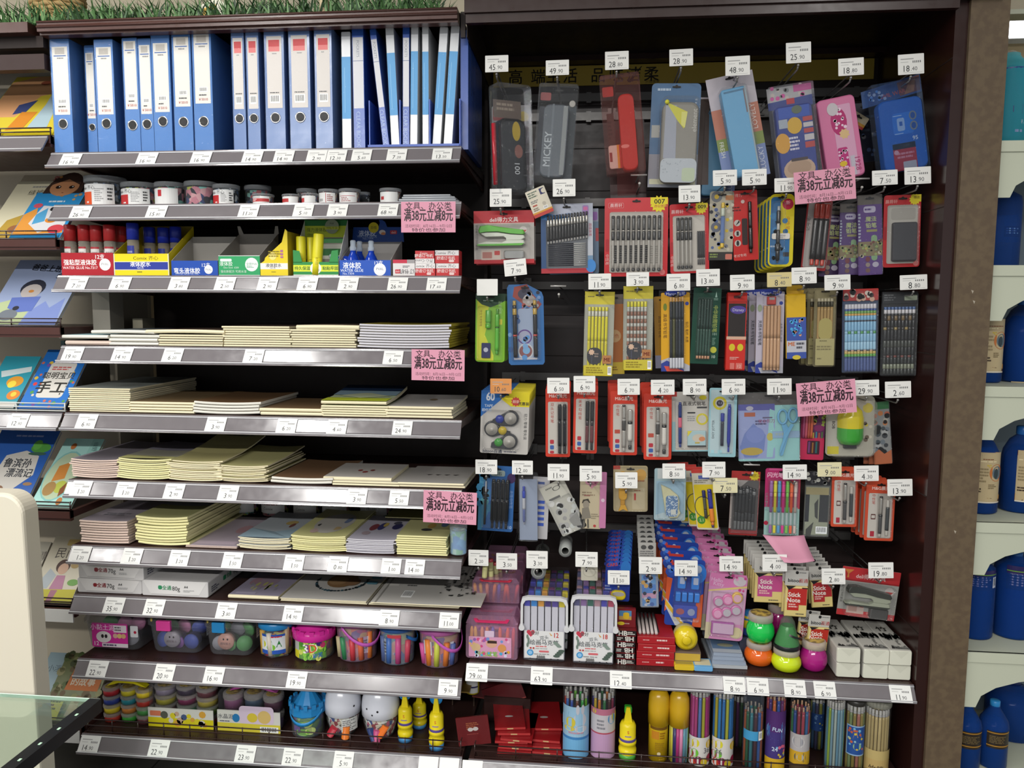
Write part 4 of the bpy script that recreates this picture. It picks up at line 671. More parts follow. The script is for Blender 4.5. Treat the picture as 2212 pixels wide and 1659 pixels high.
bucket('hexagonal clear pot with round blue lid and blue white label', 548, 622, 1330, 1420, .05, TUB, BK, STK, 'hex', None, [('r', 0, .0, 1, .12, '2a56b0'), ('r', 0, .8, 1, 1, '2a56b0'), ('r', 0, .12, 1, .8, 'd8dce0'), ('e', .2, .5, 9, 8, 'c8cc30'), ('p', [(.4, .7), (.5, .2), (.6, .7)], '2a7a3c'), ('e', .5, .66, 10, 7, '7ab83c'), ('p', [(.66, .65), (.75, .3), (.84, .65)], '2a7a3c'), ('z', .4, .06, .85, .18, 1, 'c8303c')], (.1, .55), strips=['c8a050', 'd8d0c0', 'a89070'], taper=.92, group=None, name='clay_pot')
bucket('pot with tall pink castle lid and green label reading 3D', 622, 708, 1338, 1435, .045, TUB, LK, STK, 'dome', None, [('r', 0, 0, 1, 1, '6fae3a'), ('r', 0, .0, .22, 1, 'b8b8b4'), ('r', 0, .6, .22, 1, 'd8d02c'), ('d', .25, 0, 1, 1, 26, 8, ['8ac84a', '4a8a34', 'b0d050', '3a6a30', 'd8d86a'], 5), ('t', '3D', .55, .42, 26, 'f0ece4', 'c', 5, 1.05, .12), ('t', '3', .48, .42, 25, '7a3a8a', 'c', 5, 1, .02), ('t', 'D', .62, .42, 25, 'd8602a', 'c', 5, 1, .02), ('t', '彩泥', .75, .8, 11, '2a6ac0', 'c', 5, 1, .03), ('e', .8, .2, 6, 0, '3a2a6a'), ('e', .9, .3, 6, 0, 'c03a6a')], (.04, .5), group=None, name='clay_pot', taper=.95)
PKB, PKL = clear('e8c4e0', .2, .08, .8), clear('d878c4', .55, .12, .7); PH = C('d468c8', .3)
bucket('pink clay bucket with hanging handle, left of the blue bucket', 712, 806, 1340, 1438, .045, PKB, PKL, STK, 'flat', (PH, (-118, 40)), [('R', .68, .2, .95, .85, 'cfcfd6', 1), ('z', .71, .3, .92, .8, 5, '7a7a8a')], (.1, .7), strips=['c8b890', '3a8a5a', 'c8404a', 'd86a4a', 'e07a3a'])
bucket('blue clay bucket on the ninth shelf between two pink buckets', 810, 890, 1352, 1446, .04, clear('c4d4ec', .22, .08, .8), clear('3a6cb4', .6, .12, .7), STK, 'flat', (C('2a78c8', .3), (-50, 60), .72, .2), [('R', .05, .2, .35, .85, 'cfcfc8', 1), ('z', .08, .28, .32, .8, 4, '6a6a6a'), ('r', .3, -.02, .72, .12, 'c84a50')], (.15, .75), strips=['5a6a9a', '4a72b8', 'c8508a', 'c84a60'])
bucket('pink clay bucket with hanging handle at the right end of the ninth shelf', 895, 988, 1358, 1458, .035, PKB, PKL, STK, 'flat', (PH, (-100, 40)), [('R', .12, .1, .38, .6, 'd0d0d8', 1), ('t', '泥', .25, .35, 14, '2a8ac0'), ('R', .08, .66, .35, .98, 'c02a78', 1), ('t', '12', .22, .8, 12, 'f0d0e0', 'c', 0, 1, .03), ('R', .8, .15, 1, .8, 'cfcfd6', 1)], (.05, .72), strips=['d05a9a', 'e88a3a', 'c8cc50', 'd87a3a', '5a6aa8'])
# ================================================================ tenth shelf
Z9 = ZL[9]
def podset(label, u0, u1, vt, vb, y, cols, hand, sleeve=None, rows=3, nx=3, d=.1):
    xa = P(u0, vb, y).x; xb = P(u1, vb, y).x; w = xb-xa; h = pyl(vt, u0, y)-Z9; u = px(u0, vb, y); r = thing('dough_set', label, 'clay set', (xa, y, Z9), (0, 0, 0), 'carry sets of dough pots'); R = w/nx/2*.98; k = 0; ph = h*.84/rows
    for i in range(nx):
        for j in range(rows):
            c = cols[(i*rows+j) % len(cols)]; mb = MB(); zz = j*ph; mb.lathe([(.0001, zz+.001), (R*.9, zz+.001), (R*.9, zz+ph*.6), (R*.86, zz+ph*.62)], C(c, .3), 22); mb.lathe([(R*.97, zz+ph*.6), (R, zz+ph*.64), (R, zz+ph*.86), (R*.92, zz+ph*.92), (.0001, zz+ph*.9)], clear('d8d2c8', .3, .1, .8), 22)
            if j == rows-1: mb.aell(0, 0, 0, 0, 0, C('b8a050')) if 0 else mb.lathe([(.0001, zz+ph*.915), (R*.75, zz+ph*.915)], speck('lid_print', '6a5a3a', 'b8a04a', 90), 20)
            mb.build('dough_pot', r, (R+2*R*i*1.01, R+.004+(.006 if i == 1 else 0), 0))
    mb = MB(); mb.prism(rrect(0, .0, w, h*.96, .012), 0, R*2+.01, clear('dcdce4', .03, .05, .6), False, 0, 'f'); mb.build('clear_case', r) if sleeve else None
    mb = MB(); hh = C(hand, .3); mb.prism([(w*.12, h*.86), (w*.2, h*.93), (w*.35, h), (w*.65, h), (w*.8, h*.93), (w*.9, h*.86), (w*.8, h*.88), (w*.64, h*.94), (w*.36, h*.94), (w*.2, h*.88)], R-.008, R+.012, hh); mb.build('handle', r)
    if sleeve: mb = MB(); mb.box(-.002, -.006, .002, w+.002, -.003, h*sleeve[0], C('d6d2cc', .4)); mb.map = lambda x, k, z: (x, -.006-k*.0001, z); draw(mb, sleeve[1], -.002, h*sleeve[0], w+.004, h*sleeve[0], u, 1); mb.build('card_sleeve', r)
podset('stacked dough pots with yellow handle at the left end of the bottom shelf', 214, 322, 1474, 1565, .05, ['b83a30', 'd8c030', '3a4a9a', 'a82a34', '3f9a3c', 'c07a3a', '2f8a9a', 'c4b830', '6a3a40', '4a8a4a'], 'c8bc1c', rows=4)
podset('stacked dough pots with yellow handle and yellow white card sleeve', 325, 462, 1470, 1570, .06, ['b0a040', '5a2a30', 'a8a030', '8a8090', '8a3a40', '4a7a5a', '7a2a50', '3a3040', 'a03a34', '6a8a3a'], 'c8b81c', (.42, [('r', 0, .5, 1, 1, 'd8c820'), ('R', .03, .15, .2, .42, 'd87a5a', 2), ('e', .25, .35, 8, 0, '5a5a50'), ('d', .35, .1, .95, .8, 14, 9, ['dccb30', 'd8d0c8', '4a5a80', 'd8a040', 'c8a890'], 6)]), rows=4)
podset('plum coloured dough case with pink handle and white yellow card', 474, 606, 1486, 1578, .06, ['2f6a80', '7a4a6a', '5a2a40', '3a4a5a', '6a5a78', '4a2a3a'], 'b8509a', (.5, [('r', 0, .6, 1, 1, 'd8c840'), ('R', .35, -.25, .9, .6, 'd8c4d8', 8), ('t', '水晶泥', .13, .3, 11, '3a3a4a'), ('e', .3, .35, 8, 9, '2a78b0'), ('e', .56, .3, 11, 10, 'd8c040'), ('e', .75, .25, 14, 14, 'd8b870'), ('b', .68, .7, .97, .98), ('z', .04, .48, .26, .56, 1, '5a5a6a')]), rows=2)
bucket('pot with blue pointed castle lid on the bottom shelf', 616, 690, 1494, 1598, .03, TUB, BK, mixed('slime_bits', ['5a8a5a', '7aa870', '8a7aa8', 'b8b890', '4a6a8a'], 50), 'cone', (BK, (-160, -20), .52, .2), [('e', .4, .3, 14, 6, '8abf6a'), ('e', .65, .3, 12, 7, 'a8c46a'), ('e', .5, .75, 16, 8, '7ab04a'), ('e', .3, .6, 9, 10, '6a5a8a'), ('e', .75, .7, 12, 8, 'b8c87a')], (.05, .42), z=Z9, group=None, name='clay_pot', taper=.9)
def beads(u0, u1, vt, vb, y, label, face, arts):
    xa = P(u0, vb, y).x; xb = P(u1, vb, y).x; R = (xb-xa)/2; h = pyl(vt, (u0+u1)/2, y)-Z9; u = px(u0, vb, y); r = thing('bead_jar', label, 'jar', ((xa+xb)/2, y+R, Z9), (0, 0, 0), 'egg shaped jars with white domes')
    mb = MB(); mb.lathe([(.0001, .001), (R*.62, .001), (R*.8, h*.1), (R*.95, h*.3), (R*.96, h*.42)], JAR, 28); mb.build('body', r)
    mb = MB(); mb.lathe([(.0001, .004), (R*.56, .004), (R*.75, h*.1), (R*.89, h*.3), (R*.9, h*.4), (.0001, h*.4)], mixed('candy_bits', ['d8d8d4', '8a2a34', '3a7a4a', 'c8bca8', '2a3a7a', 'e0dcd4', 'b0506a', '6a6050', 'd8d4cc'], 85, .25), 22)
    for k, (a, zz, c) in enumerate(arts): mb.T = Matrix.Rotation(a, 4, 'Z') @ Matrix.Translation((0, -R*.84, h*zz)) @ Matrix.Rotation(.6-.5*k, 4, 'Y'); mb.cyl(.011, -.018, .018, C(c, .3), 12); mb.T = None
    o = mb.build('contents', r); o['kind'] = 'stuff'
    mb = MB(); mb.lathe([(R*.97, h*.42), (R*1.02, h*.43), (R*1.03, h*.58), (R*.98, h*.72), (R*.8, h*.88), (R*.5, h*.97), (.0001, h)], C('d3d5de', .2, .5), 30); mb.build('dome_lid', r)
    mb = MB(); mb.map = cylmap(R*1.03, 0, 0, 0, 0)
    for fx, fz, fr in face: mb.aell(fx*R, h*fz, fr, fr, 1, C('1c1a1e'))
    if not face: pass
    mb.map = cylmap(R*.955, 0, 0, 0, .3)
    if len(face) < 2: mb.arect(-R*.1, h*.16, R*.9, h*.4, 0, C('d4d4d0')); draw(mb, [('z', .05, .1, .95, .95, 6, '7a7a7a')], -R*.1, h*.4, R, h*.24, u, 1)
    mb.build('print', r)
beads(693, 768, 1487, 1597, .035, 'white domed jar with paper label, left of its twin on the bottom shelf', [(.95, .62, .003)], [(-.5, .15, 'b02a3a'), (.45, .14, 'd8742a')])
beads(773, 852, 1490, 1604, .03, 'white domed jar with three dark dots, right of its twin on the bottom shelf', [(-.55, .62, .0028), (.1, .6, .0032), (-.2, .53, .0026)], [(.35, .22, 'e07028'), (0, .14, 'b84a78'), (-.3, .16, '2a3a6a')])
def dispenser(u, vt, vb, y, label, wheel, z=None, r=.021, hh=None, base='4a8ac0', grp='yellow tool shaped tape dispensers'):
    z = Z9 if z is None else z; x = P(u, vb, y).x; h = pyl(vt, u, y)-z; t = thing('tape_dispenser', label, 'dispenser', (x, y+r, z), (0, 0, 0), grp); Y = C('dcc81e', .3)
    mb = MB(); mb.lathe([(.0001, 0), (r, 0), (r, h*.1), (r*.98, h*.1)], C(base, .3), 22); mb.build('base', t)
    mb = MB(); mb.lathe([(r, h*.1), (r*1.05, h*.12), (r*1.05, h*.18), (r*.96, h*.19), (r*.96, h*.27), (r*1.04, h*.28), (r*1.04, h*.32), (r*.95, h*.34), (r*.95, h*.6), (r*.75, h*.66), (.0001, h*.68)], Y, 22); mb.build('body', t)
    mb = MB(); mb.lathe([(r*.965, h*.335), (r*.985, h*.35), (r*.985, h*.375), (r*.965, h*.385)], C('5a4a8a', .4), 22); mb.map = cylmap(r*.96, 0, 0, 0, 0); mb.arect(-.009, h*.44, .009, h*.46, 1, C('8a7aa0')); mb.atext('S', .0, h*.53, .012, 1, C('c85a30'), 'c', 0, 1, .03); mb.build('print', t)
    mb = MB(); mb.prism([(-r*.55, h*.6), (r*.55, h*.6), (r*.22, h*.93), (-r*.22, h*.93)], -r*.35, r*.1, Y); mb.build('arm', t)
    if wheel: mb = MB(); mb.lathe([(.0001, -.006), (r*.85, -.006), (r*.85, .006), (.0001, .006)], C('2a86c8', .3), 22); mb.build('wheel', t, (-.001, -r*.1+.008, h*.9), (math.pi/2, 0, 0))
    return t
dispenser(872, 1497, 1592, .045, 'yellow dispenser with blue wheel standing right of the white domed jars', True)
dispenser(903, 1500, 1570, .12, 'yellow dispenser without visible wheel standing behind the two front ones', False)
dispenser(940, 1506, 1614, .015, 'yellow dispenser with blue wheel at the right end of the bottom shelf', True)
mb = MB(); xa = P(962, 1522, .16).x; mb.box(0, 0, .1, WL-xa-.005, .12, .104, C('9a7a3a')); mb.box(0, .11, 0, .004, .114, .1, C('3a2a20')); mb.box(WL-xa-.01, .11, 0, WL-xa-.006, .114, .1, C('3a2a20')); tag(mb.build('riser', None, (xa, .16, Z9)), 'small wooden riser at the right end of the bottom shelf', 'riser')
jar(966, 996, 1500, .2, Z9+.104, 'small green and yellow pot on the wooden riser', C('5a8a3a', .3), C('c8b83a'), None, name='clay_pot', cat='pot', lidc=C('c8bc2c', .3), vb=1520)
# ================================================================ hanging packs: card(top centre px, bottom centre px, width px, depth y, ...)
PL = clear('ffffff', .05, .07, .85); PL2 = clear('f4f4f4', .14, .1, .9); POUCH = clear('e8ecf0', .09, .05, .95)
def pen(mb, x, z1, z0, r, segs, y=None):
    """upright pen from z1 (top) to z0: segs = [(fraction from top, colour, radius factor)]"""
    y = -r-.0006 if y is None else y; L = z1-z0; T = mb.T
    M = Matrix.Translation((x, y, z0)); mb.T = (T @ M) if T else M
    prof = [(a, c, k) for a, c, k in segs]
    for i, (a, c, k) in enumerate(prof):
        b = prof[i+1][0] if i+1 < len(prof) else 1.0; za, zb = L*(1-b), L*(1-a); k2 = prof[i+1][2] if i+1 < len(prof) and prof[i+1][2] < k*.6 else k
        mb.lathe([(.0001, za), (r*k2, za), (r*k, za+(zb-za)*.15), (r*k, zb-(zb-za)*.06), (r*k*.9, zb), (.0001, zb)], c if not isinstance(c, str) else C(c, .25, .5), 10)
    mb.T = T
def blister(parent, x0, z0, x1, z1, dep, r=.006, mat=None):
    mb = MB(); mb.prism(rrect(x0, z0, x1, z1, r), -dep, -.0004, mat or PL, True, min(.004, dep*.6), 'f'); o = mb.build('blister', parent); return o
def card(name, label, cat, top, bot, wpx, y, base, arts=(), extras=(), yaw=0.0, rad=5, th=.0012, group=None, film=None, pitch=0.0, hole='eu', outline=None):
    T = P(top[0], top[1], y); B = P(bot[0], bot[1], y); h = (T-B).length; u = px((top[0]+bot[0])/2, (top[1]+bot[1])/2, y); w = wpx*u/max(.2, math.cos(yaw)); roll = math.atan2(B.x-T.x, T.z-B.z)
    r = thing(name, label, cat, T, (pitch, -roll, yaw), group)
    mb = MB(); ol = [(x*w-w/2, -q*h) for x, q in outline] if outline else rrect(-w/2, -h, w/2, 0, rad*u)
    if base: mb.prism(ol, 0, th, C(base, .32) if isinstance(base, str) else base, False)
    if hole == 'eu': mb.apoly(rrect(-.011, -.0115, .011, -.0075, .002), 40, C('16110f')); mb.aell(0, -.0085, .004, .004, 41, C('16110f'), 10)
    draw(mb, arts, -w/2, 0, w, h, u, 1)
    if mb.v: mb.build('card' if base else 'print', r)
    if film: mb = MB(); mb.prism(ol, -film[0], th, film[1], True, min(.003, film[0]*.5), 'f'); mb.build('film', r)
    X = lambda q: -w/2+w*q; Z = lambda q: -h*q; np_ = 0
    for e in extras:
        k = e[0]
        if k == 'pen':      # a, b0, b1, r px, segs
            mb = MB(); pen(mb, X(e[1]), Z(e[2]), Z(e[3]), e[4]*u, e[5]); np_ += 1; mb.build('pen' if len(e) < 7 else e[6], r)
        elif k == 'bl': blister(r, X(e[1]), Z(e[4]), X(e[3]), Z(e[2]), e[5], e[6] if len(e) > 6 else .006, e[7] if len(e) > 7 else None)
        elif k == 'box':    # a0,b0,a1,b1, depth, col, rad px, name, arts
            mb = MB(); x0, z0, x1, z1 = X(e[1]), Z(e[4]), X(e[3]), Z(e[2]); d = e[5]; y0 = e[10] if len(e) > 10 else 0
            mb.prism(rrect(x0, z0, x1, z1, e[7]*u), -d-y0, -.0003-y0, C(e[6], .4) if isinstance(e[6], str) else e[6], False, min(.004, d*.4))
            if len(e) > 9 and e[9]: mb.map = lambda xx, kk, zz: (xx, -d-y0-.0002-kk*.00006, zz); draw(mb, e[9], x0, z1, x1-x0, z1-z0, u, 1)
            mb.build(e[8], r)
        elif k == 'rods':   # horizontal refills: a0, a1, b0, b1, n, r px, colour, colour2, split
            for i in range(e[5]):
                mb = MB(); z = Z(e[3]+(e[4]-e[3])*(i+.5)/e[5]); xs = X(e[1]+(e[2]-e[1])*e[9]); rr = e[6]*u
                mb.rod((X(e[1]), -rr, z), (xs, -rr, z), rr, C(e[7], .3), 6); mb.rod((xs, -rr, z), (X(e[2]), -rr, z), rr*.9, C(e[8], .3) if isinstance(e[8], str) else e[8], 6); mb.build('refill', r)
        elif k == 'fn': e[1](r, w, h, u, X, Z)
    return r
def behind(root, label, n, dy, dz=0.0, group=None, dx=0.0, start=1):
    """packs further back on the same hook"""
    for i in range(n):
        l = root.location; dup(root, (l.x+dx*(i+1), l.y+dy*(i+1), l.z+dz*(i+1)), '%s, %s behind the front one' % (label, NTH[i]), group or root.get('group'))
    if n and not root.get('group'): root['group'] = group or label
gp = lambda a: [(0, '101012', .9), (.05, '2c2c2e', 1), (.22, 'c0c0bc', .8), (.25, '2a2a2c', 1), (.42, '1c1c1e', 1.05), (.55, 'b4b4ae', .95), (.97, '222224', .8)]
YA = .1
# ---- row of pouches at the top
def case_side(r, w, h, u, X, Z):
    mb = MB(); mb.prism(rrect(X(.12), Z(.98), X(.85), Z(.3), .02), -.035, -.002, C('1c1a1c', .12, .6), False, .01); mb.map = lambda x, k, z: (x, -.0352-k*.0001, z)
    draw(mb, [('e', .55, .42, 10, 20, 'b89a30'), ('e', .6, .6, 10, 14, '8a5a50'), ('t', '100', .55, .75, 18, 'd0d0d0', 'c', -90)], X(0), 0, w, h, u, 1); mb.build('pencil_case', r)
    mb = MB(); mb.tube([(X(.02), -.015, Z(.35)), (X(.02), -.015, Z(.9))], .006, C('b02a34', .2)); mb.build('red_piping', r)
card('pencil_case_pouch', 'clear pouch turned sideways with glossy black and red case, leftmost of the top row', 'pencil case', (1094, 188), (1103, 425), 70, YA, None, [('r', .1, .12, .9, .28, '6a5a50'), ('z', .2, .14, .8, .22, 2, '9a8a7a')], [('fn', case_side)], yaw=.62, rad=8, film=(.04, POUCH), hole=None)
card('pencil_case_pack', 'white header card behind the sideways pouch at the top left', 'pencil case', (1104, 228), (1106, 400), 84, YA+.09, '8d8886', [('R', .03, .02, .35, .18, 'a83a38', 3), ('r', .5, .02, 1, .2, '8e8a84'), ('e', .8, .15, 12, 0, 'b09a40'), ('r', .05, .2, .95, 1, '3a2224')], rad=4)
card('pencil_case_pouch', 'clear pouch with dark grey case lettered along its length', 'pencil case', (1209, 188), (1193, 402), 84, YA, None, [('R', .03, .06, .3, .14, '8a3a38', 3), ('r', .02, .2, .16, .9, '20222c'), ('r', .75, .18, .97, .95, '2c343a')],
     [('box', .16, .2, .8, .93, .03, '4a4f55', 14, 'pencil_case', [('r', .34, 0, .42, 1, '5c6268'), ('t', 'MICKEY', .24, .62, 21, 'a4a8aa', 'c', 90, 1, .02), ('r', .78, .02, .95, .96, '7c7e7c')]), ('box', .78, .13, .94, .2, .004, 'a8a298', 7, 'round_sticker', None, .0)], rad=6, film=(.036, POUCH))
card('pencil_case_pouch', 'clear red tinted pouch with a long red pencil case', 'pencil case', (1336, 168), (1352, 380), 84, YA, None, [('R', .06, .08, .34, .18, 'a8322e', 3), ('r', .12, .35, .3, .9, '3a2a28'), ('z', .14, .42, .24, .62, 5, '1a1614')],
     [('box', .42, .2, .82, .97, .034, 'b5281f', 13, 'pencil_case', [('e', .25, .68, 9, 4, 'd8908a')]), ('box', .1, .68, .45, .92, .004, 'd0ccc2', 5, 'info_tag', [('r', .62, 0, .78, 1, 'd8a030'), ('r', .78, 0, 1, 1, 'b8322a'), ('r', .06, .3, .25, .7, '8a2a24')], .004)], rad=5, film=(.04, clear('d89088', .14, .05, .9)))
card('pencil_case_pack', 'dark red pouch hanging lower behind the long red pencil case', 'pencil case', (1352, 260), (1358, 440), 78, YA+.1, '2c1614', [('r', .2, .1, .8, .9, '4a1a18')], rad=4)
def elem(r, w, h, u, X, Z):
    mb = MB(); mb.prism(rrect(X(.22), Z(.97), X(.95), Z(.2), .02), -.032, -.001, C('7d7a72', .45), False, .009); mb.map = lambda x, k, z: (x, -.0322-k*.0001, z)
    draw(mb, [('p', [(.28, .24), (.5, .24), (.52, .74), (.27, .74)], '8d919c'), ('p', [(.3, .21), (.72, .3), (.66, .46), (.52, .38), (.34, .25)], 'b8b43a'), ('p', [(.6, .3), (.72, .3), (.68, .45), (.6, .42)], 'c4c26a'), ('t', 'element', .86, .38, 15, 'b4b2aa', 'c', 90), ('R', .22, .74, .95, .97, 'a4aab0', 12), ('R', .66, .83, .92, .96, 'a8b49a', 6), ('d', .25, .76, .65, .95, 18, 4, ['8f969c'], 1.2)], X(0), 0, w, h, u, 1); mb.build('pencil_case', r)
    mb = MB(); mb.ball((X(.3), -.034, Z(.21)), .006, C('c8c43a')); mb.build('zip_pull', r)
card('pencil_case_pack', 'blue backed blister with grey pencil case and yellow zip tab', 'pencil case', (1462, 180), (1451, 405), 106, YA, '3d6287', [('r', 0, .68, 1, 1, '8a8d96'), ('r', .03, .92, .97, .97, 'c4c4a8'), ('z', .12, .04, .4, .08, 1, 'a8b8c8'), ('z', .89, .14, .95, .26, 4, '9aa8b8'), ('r', .03, .4, .2, .52, 'a0a4a0')], [('fn', elem), ('bl', .18, .15, .97, .985, .038, .018)], rad=9)
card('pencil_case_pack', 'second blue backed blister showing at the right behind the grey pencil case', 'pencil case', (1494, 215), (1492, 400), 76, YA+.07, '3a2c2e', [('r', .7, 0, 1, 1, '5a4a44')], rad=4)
lov = lambda m: [('r', 0, 0, 1, .32, 'b4adb4'), ('r', 0, .3, 1, .58, 'b2735f'), ('r', 0, .58, 1, .7, '7c8a4c'), ('r', 0, .7, 1, 1, '7484ae'), ('t', 'FRESH', .1, .68, 13, 'cfd0c8', 'c', -90), ('t', 'LOVELY', .86, .43, 16, 'd8c8c0', 'c', 90), ('t', 'LUCKY', .88, .83, 16, 'c8ccd8', 'c', 90)]
LV = card('pencil_case_pack', 'striped pack lettered LOVELY and LUCKY with sky blue pencil case', 'pencil case', (1574, 162), (1614, 386), 102, YA, 'b4adb4', lov(0), [('box', .22, .15, .74, .99, .03, '5a93b8', 6, 'pencil_case', [('r', .88, .03, .93, .3, '6a5a58'), ('r', .94, 0, 1, 1, '86949a'), ('r', .1, .03, .9, .05, '3f6a88')]), ('bl', .2, .13, .78, .995, .034, .01)], rad=9)
l = dup(LV, LV.location+Vector((-.01, .1, -.03)), 'striped pack hanging behind the sky blue pencil case, its left edge showing', rot=(0, .03, 0))
def wall_(r, w, h, u, X, Z): pass
card('stationery_bag', 'glossy bag with royal blue case, red stripes and yellow patch', 'pencil case', (1703, 186), (1724, 388), 96, YA, '16162c', [('p', [(.0, .0), (1, .0), (1, .18), (0, .18)], 'a8a4a4'), ('d', .05, .0, .9, .12, 16, 4, ['7a7a7a', 'c84a90', 'c0b0a8'], 4), ('r', .6, .0, 1, .07, 'b84a88'), ('p', [(.0, .15), (1, .12), (1, .23), (0, .23)], '26367c'), ('r', .42, .13, .6, .19, 'b02830'), ('r', .08, .23, .12, 1, '5a5a66')],
     [('box', .1, .22, .92, 1.0, .02, '24357e', 8, 'pencil_case', [('r', .08, .02, .92, .17, '2a4aa0'), ('r', .72, .18, .98, .24, 'a83a38'), ('r', .72, .26, .98, .32, 'b8b0b0'), ('r', .72, .34, .98, .4, 'a83a38'), ('r', .72, .42, .98, .5, 'b8b0b0'), ('r', .72, .52, .98, .6, 'a83a38'), ('e', .48, .28, 16, 18, 'c89c28'), ('e', .12, .5, 16, 22, 'c8902c'), ('z', .3, .42, .62, .62, 4, 'c8c4d0'), ('r', .06, .18, .3, .3, '9aa0aa'), ('e', .5, .88, 34, 26, 'b89a80'), ('e', .5, .85, 26, 16, 'a88a70'), ('r', .3, .72, .75, .76, '3a2a2a'), ('e', .58, .07, 11, 9, '55604a')])], rad=3, film=(.024, POUCH), hole=None)
card('pencil_case', 'pink pencil case with white dotted magenta bow pattern', 'pencil case', (1797, 216), (1823, 388), 84, YA+.02, 'bd6a8c', [], [('box', .02, .0, .98, 1, .026, 'c06a90', 10, 'case_lid', [('R', .35, .1, .85, .98, 'c492ac', 3), ('e', .5, .3, 17, 30, 'a32060'), ('d', .38, .12, .68, .5, 20, 6, ['d8bccc'], 3), ('s', .6, .46, 12, 'c8a878', 8), ('R', .36, .62, .62, .98, 'a8266a', 4), ('d', .38, .64, .6, .96, 24, 7, ['d0b0c4'], 2.5), ('e', .46, .82, 8, 6, 'c8a828'), ('e', .46, .92, 8, 6, 'c8a828'), ('r', .66, .74, .78, .98, 'b0a8b4'), ('t', '1928', .84, .84, 16, '9a2a60', 'c', -90), ('e', .38, .14, 12, 14, 'b8b0b4')])], rad=10, hole=None)
card('info_tag', 'white info tag with orange red edge behind the pink pencil case', 'tag', (1858, 245), (1842, 270), 48, YA+.06, 'b8ac90', [('r', 0, .6, 1, .8, 'c08a2a'), ('r', 0, .8, 1, 1, 'a8342a')], pitch=0, rad=2)
card('pencil_case_pack', 'dark navy pack hanging behind between the pink case and the blue car case', 'pencil case', (1868, 222), (1872, 350), 60, YA+.1, '20222e', [('z', .2, .2, .9, .5, 4, '3a4454'), ('d', .1, .5, .9, .9, 10, 5, ['3a4a6a', '5a5a60'], 4)], rad=3)
card('stationery_bag', 'blue header bag with car shaped case at the right end of the top row', 'pencil case', (1924, 182), (1946, 372), 106, YA, None, [('p', [(-.12, .03), (1.1, -.06), (1.1, .14), (-.12, .22)], '22406e'), ('p', [(.62, .0), (1.08, -.05), (1.08, .12), (.66, .15)], '6a3a30'), ('p', [(.85, .02), (1.0, -.02), (.95, .12), (.75, .14)], '94603a'), ('t', 'CIVIL WAR', .5, .11, 12, 'a8483a', 'c', 6, 1, .03), ('d', 0, .05, .5, .15, 14, 8, ['8a94a4', '4a7ab0'], 3)],
     [('box', .1, .2, .98, 1, .03, '1f5aa0', 14, 'pencil_case', [('R', .28, .2, .75, .5, '2a6cb4', 6), ('R', .38, .27, .55, .45, '96a8bc', 4), ('r', .43, .32, .5, .38, '2a5a9a'), ('r', .3, .23, .5, .24, 'a8b8c8'), ('r', .3, .48, .5, .49, 'a8b8c8'), ('e', .75, .26, 8, 10, '7a7a72'), ('e', .75, .4, 8, 10, '7a7a72'), ('e', .75, .26, 5, 7, '1f4a86'), ('e', .75, .4, 5, 7, '1f4a86'), ('t', '95', .75, .57, 12, 'c8c8c8', 'c', 0, 1, .05), ('r', .22, .62, .74, .7, '16161a'), ('r', .22, .7, .74, 1, 'a8282c'), ('R', .42, .88, .72, .99, 'b0a49c', 2), ('z', .3, .74, .7, .84, 2, 'c8787a'), ('e', .29, .74, 5, 0, 'c89090')])], rad=3, film=(.033, clear('8ab0e0', .08, .05, .9)), hole=None)
# ---- second row
def stapler(col, col2, b0, b1):
    def f(r, w, h, u, X, Z):
        mb = MB(); a, b = C(col, .25), C(col2, .2)
        mb.prism([(X(p), Z(q)) for p, q in ((.09, b0+.1), (.12, b0+.02), (.25, b0), (.45, b0+.04), (.7, b0+.08), (.83, b0+.1), (.86, b0+.16), (.84, b0+.19), (.62, b0+.17), (.4, b0+.13), (.2, b0+.13), (.1, b0+.15))][::-1], -.024, -.004, a, False, .004); mb.build('stapler_arm', r)
        mb = MB(); mb.prism([(X(p), Z(q)) for p, q in ((.12, b0+.155), (.22, b0+.14), (.4, b0+.14), (.62, b0+.18), (.84, b0+.2), (.86, b0+.25), (.8, b0+.29), (.56, b0+.3), (.56, b0+.26), (.5, b0+.22), (.2, b0+.22))][::-1], -.021, -.006, b, False, .003); mb.build('stapler_head', r)
        mb = MB(); mb.prism([(X(p), Z(q)) for p, q in ((.07, b1-.03), (.2, b1-.07), (.5, b1-.05), (.56, b0+.29), (.84, b0+.29), (.86, b1-.02), (.8, b1), (.3, b1), (.08, b1))][::-1], -.022, -.005, b, False, .004); mb.prism([(X(p), Z(q)) for p, q in ((.07, b1-.02), (.5, b1-.025), (.85, b1-.03), (.8, b1+.01), (.3, b1+.012), (.08, b1+.01))][::-1], -.0225, -.006, a); mb.build('stapler_base', r)
    return f
card('stapler_pack', 'red carded pack with green and white stapler at the left of the second row', 'stapler', (1088, 455), (1089, 569), 130, YA, 'aca6a0', [('r', 0, 0, 1, .25, 'b8262f'), ('r', 0, .23, 1, .25, 'c8a8a4'), ('t', 'deli得力文具', .5, .17, 11.5, 'e8d8d6', 'c', 0, 1, .03), ('r', 0, .92, 1, 1, 'b8262f'), ('t', '舒适省力订书机套装', .045, .5, 6, '5a5654', 'c', -90), ('R', .12, .74, .45, .93, 'c4b4a8', 1), ('R', .14, .78, .3, .9, 'a86a60', 1), ('R', .34, .76, .43, .84, 'b8322e', 1), ('e', .82, .37, 8, 0, 'd0c8c4'), ('p', [(.76, .37), (.88, .37), (.82, .44)], 'b03030')],
     [('fn', stapler('5aa83a', 'c8ccbe', .28, .66)), ('box', .5, .76, .84, .92, .014, C('a8a8a4', .15, .6, .6), 4, 'staple_remover', None), ('bl', .06, .27, .94, .94, .028)], rad=3)
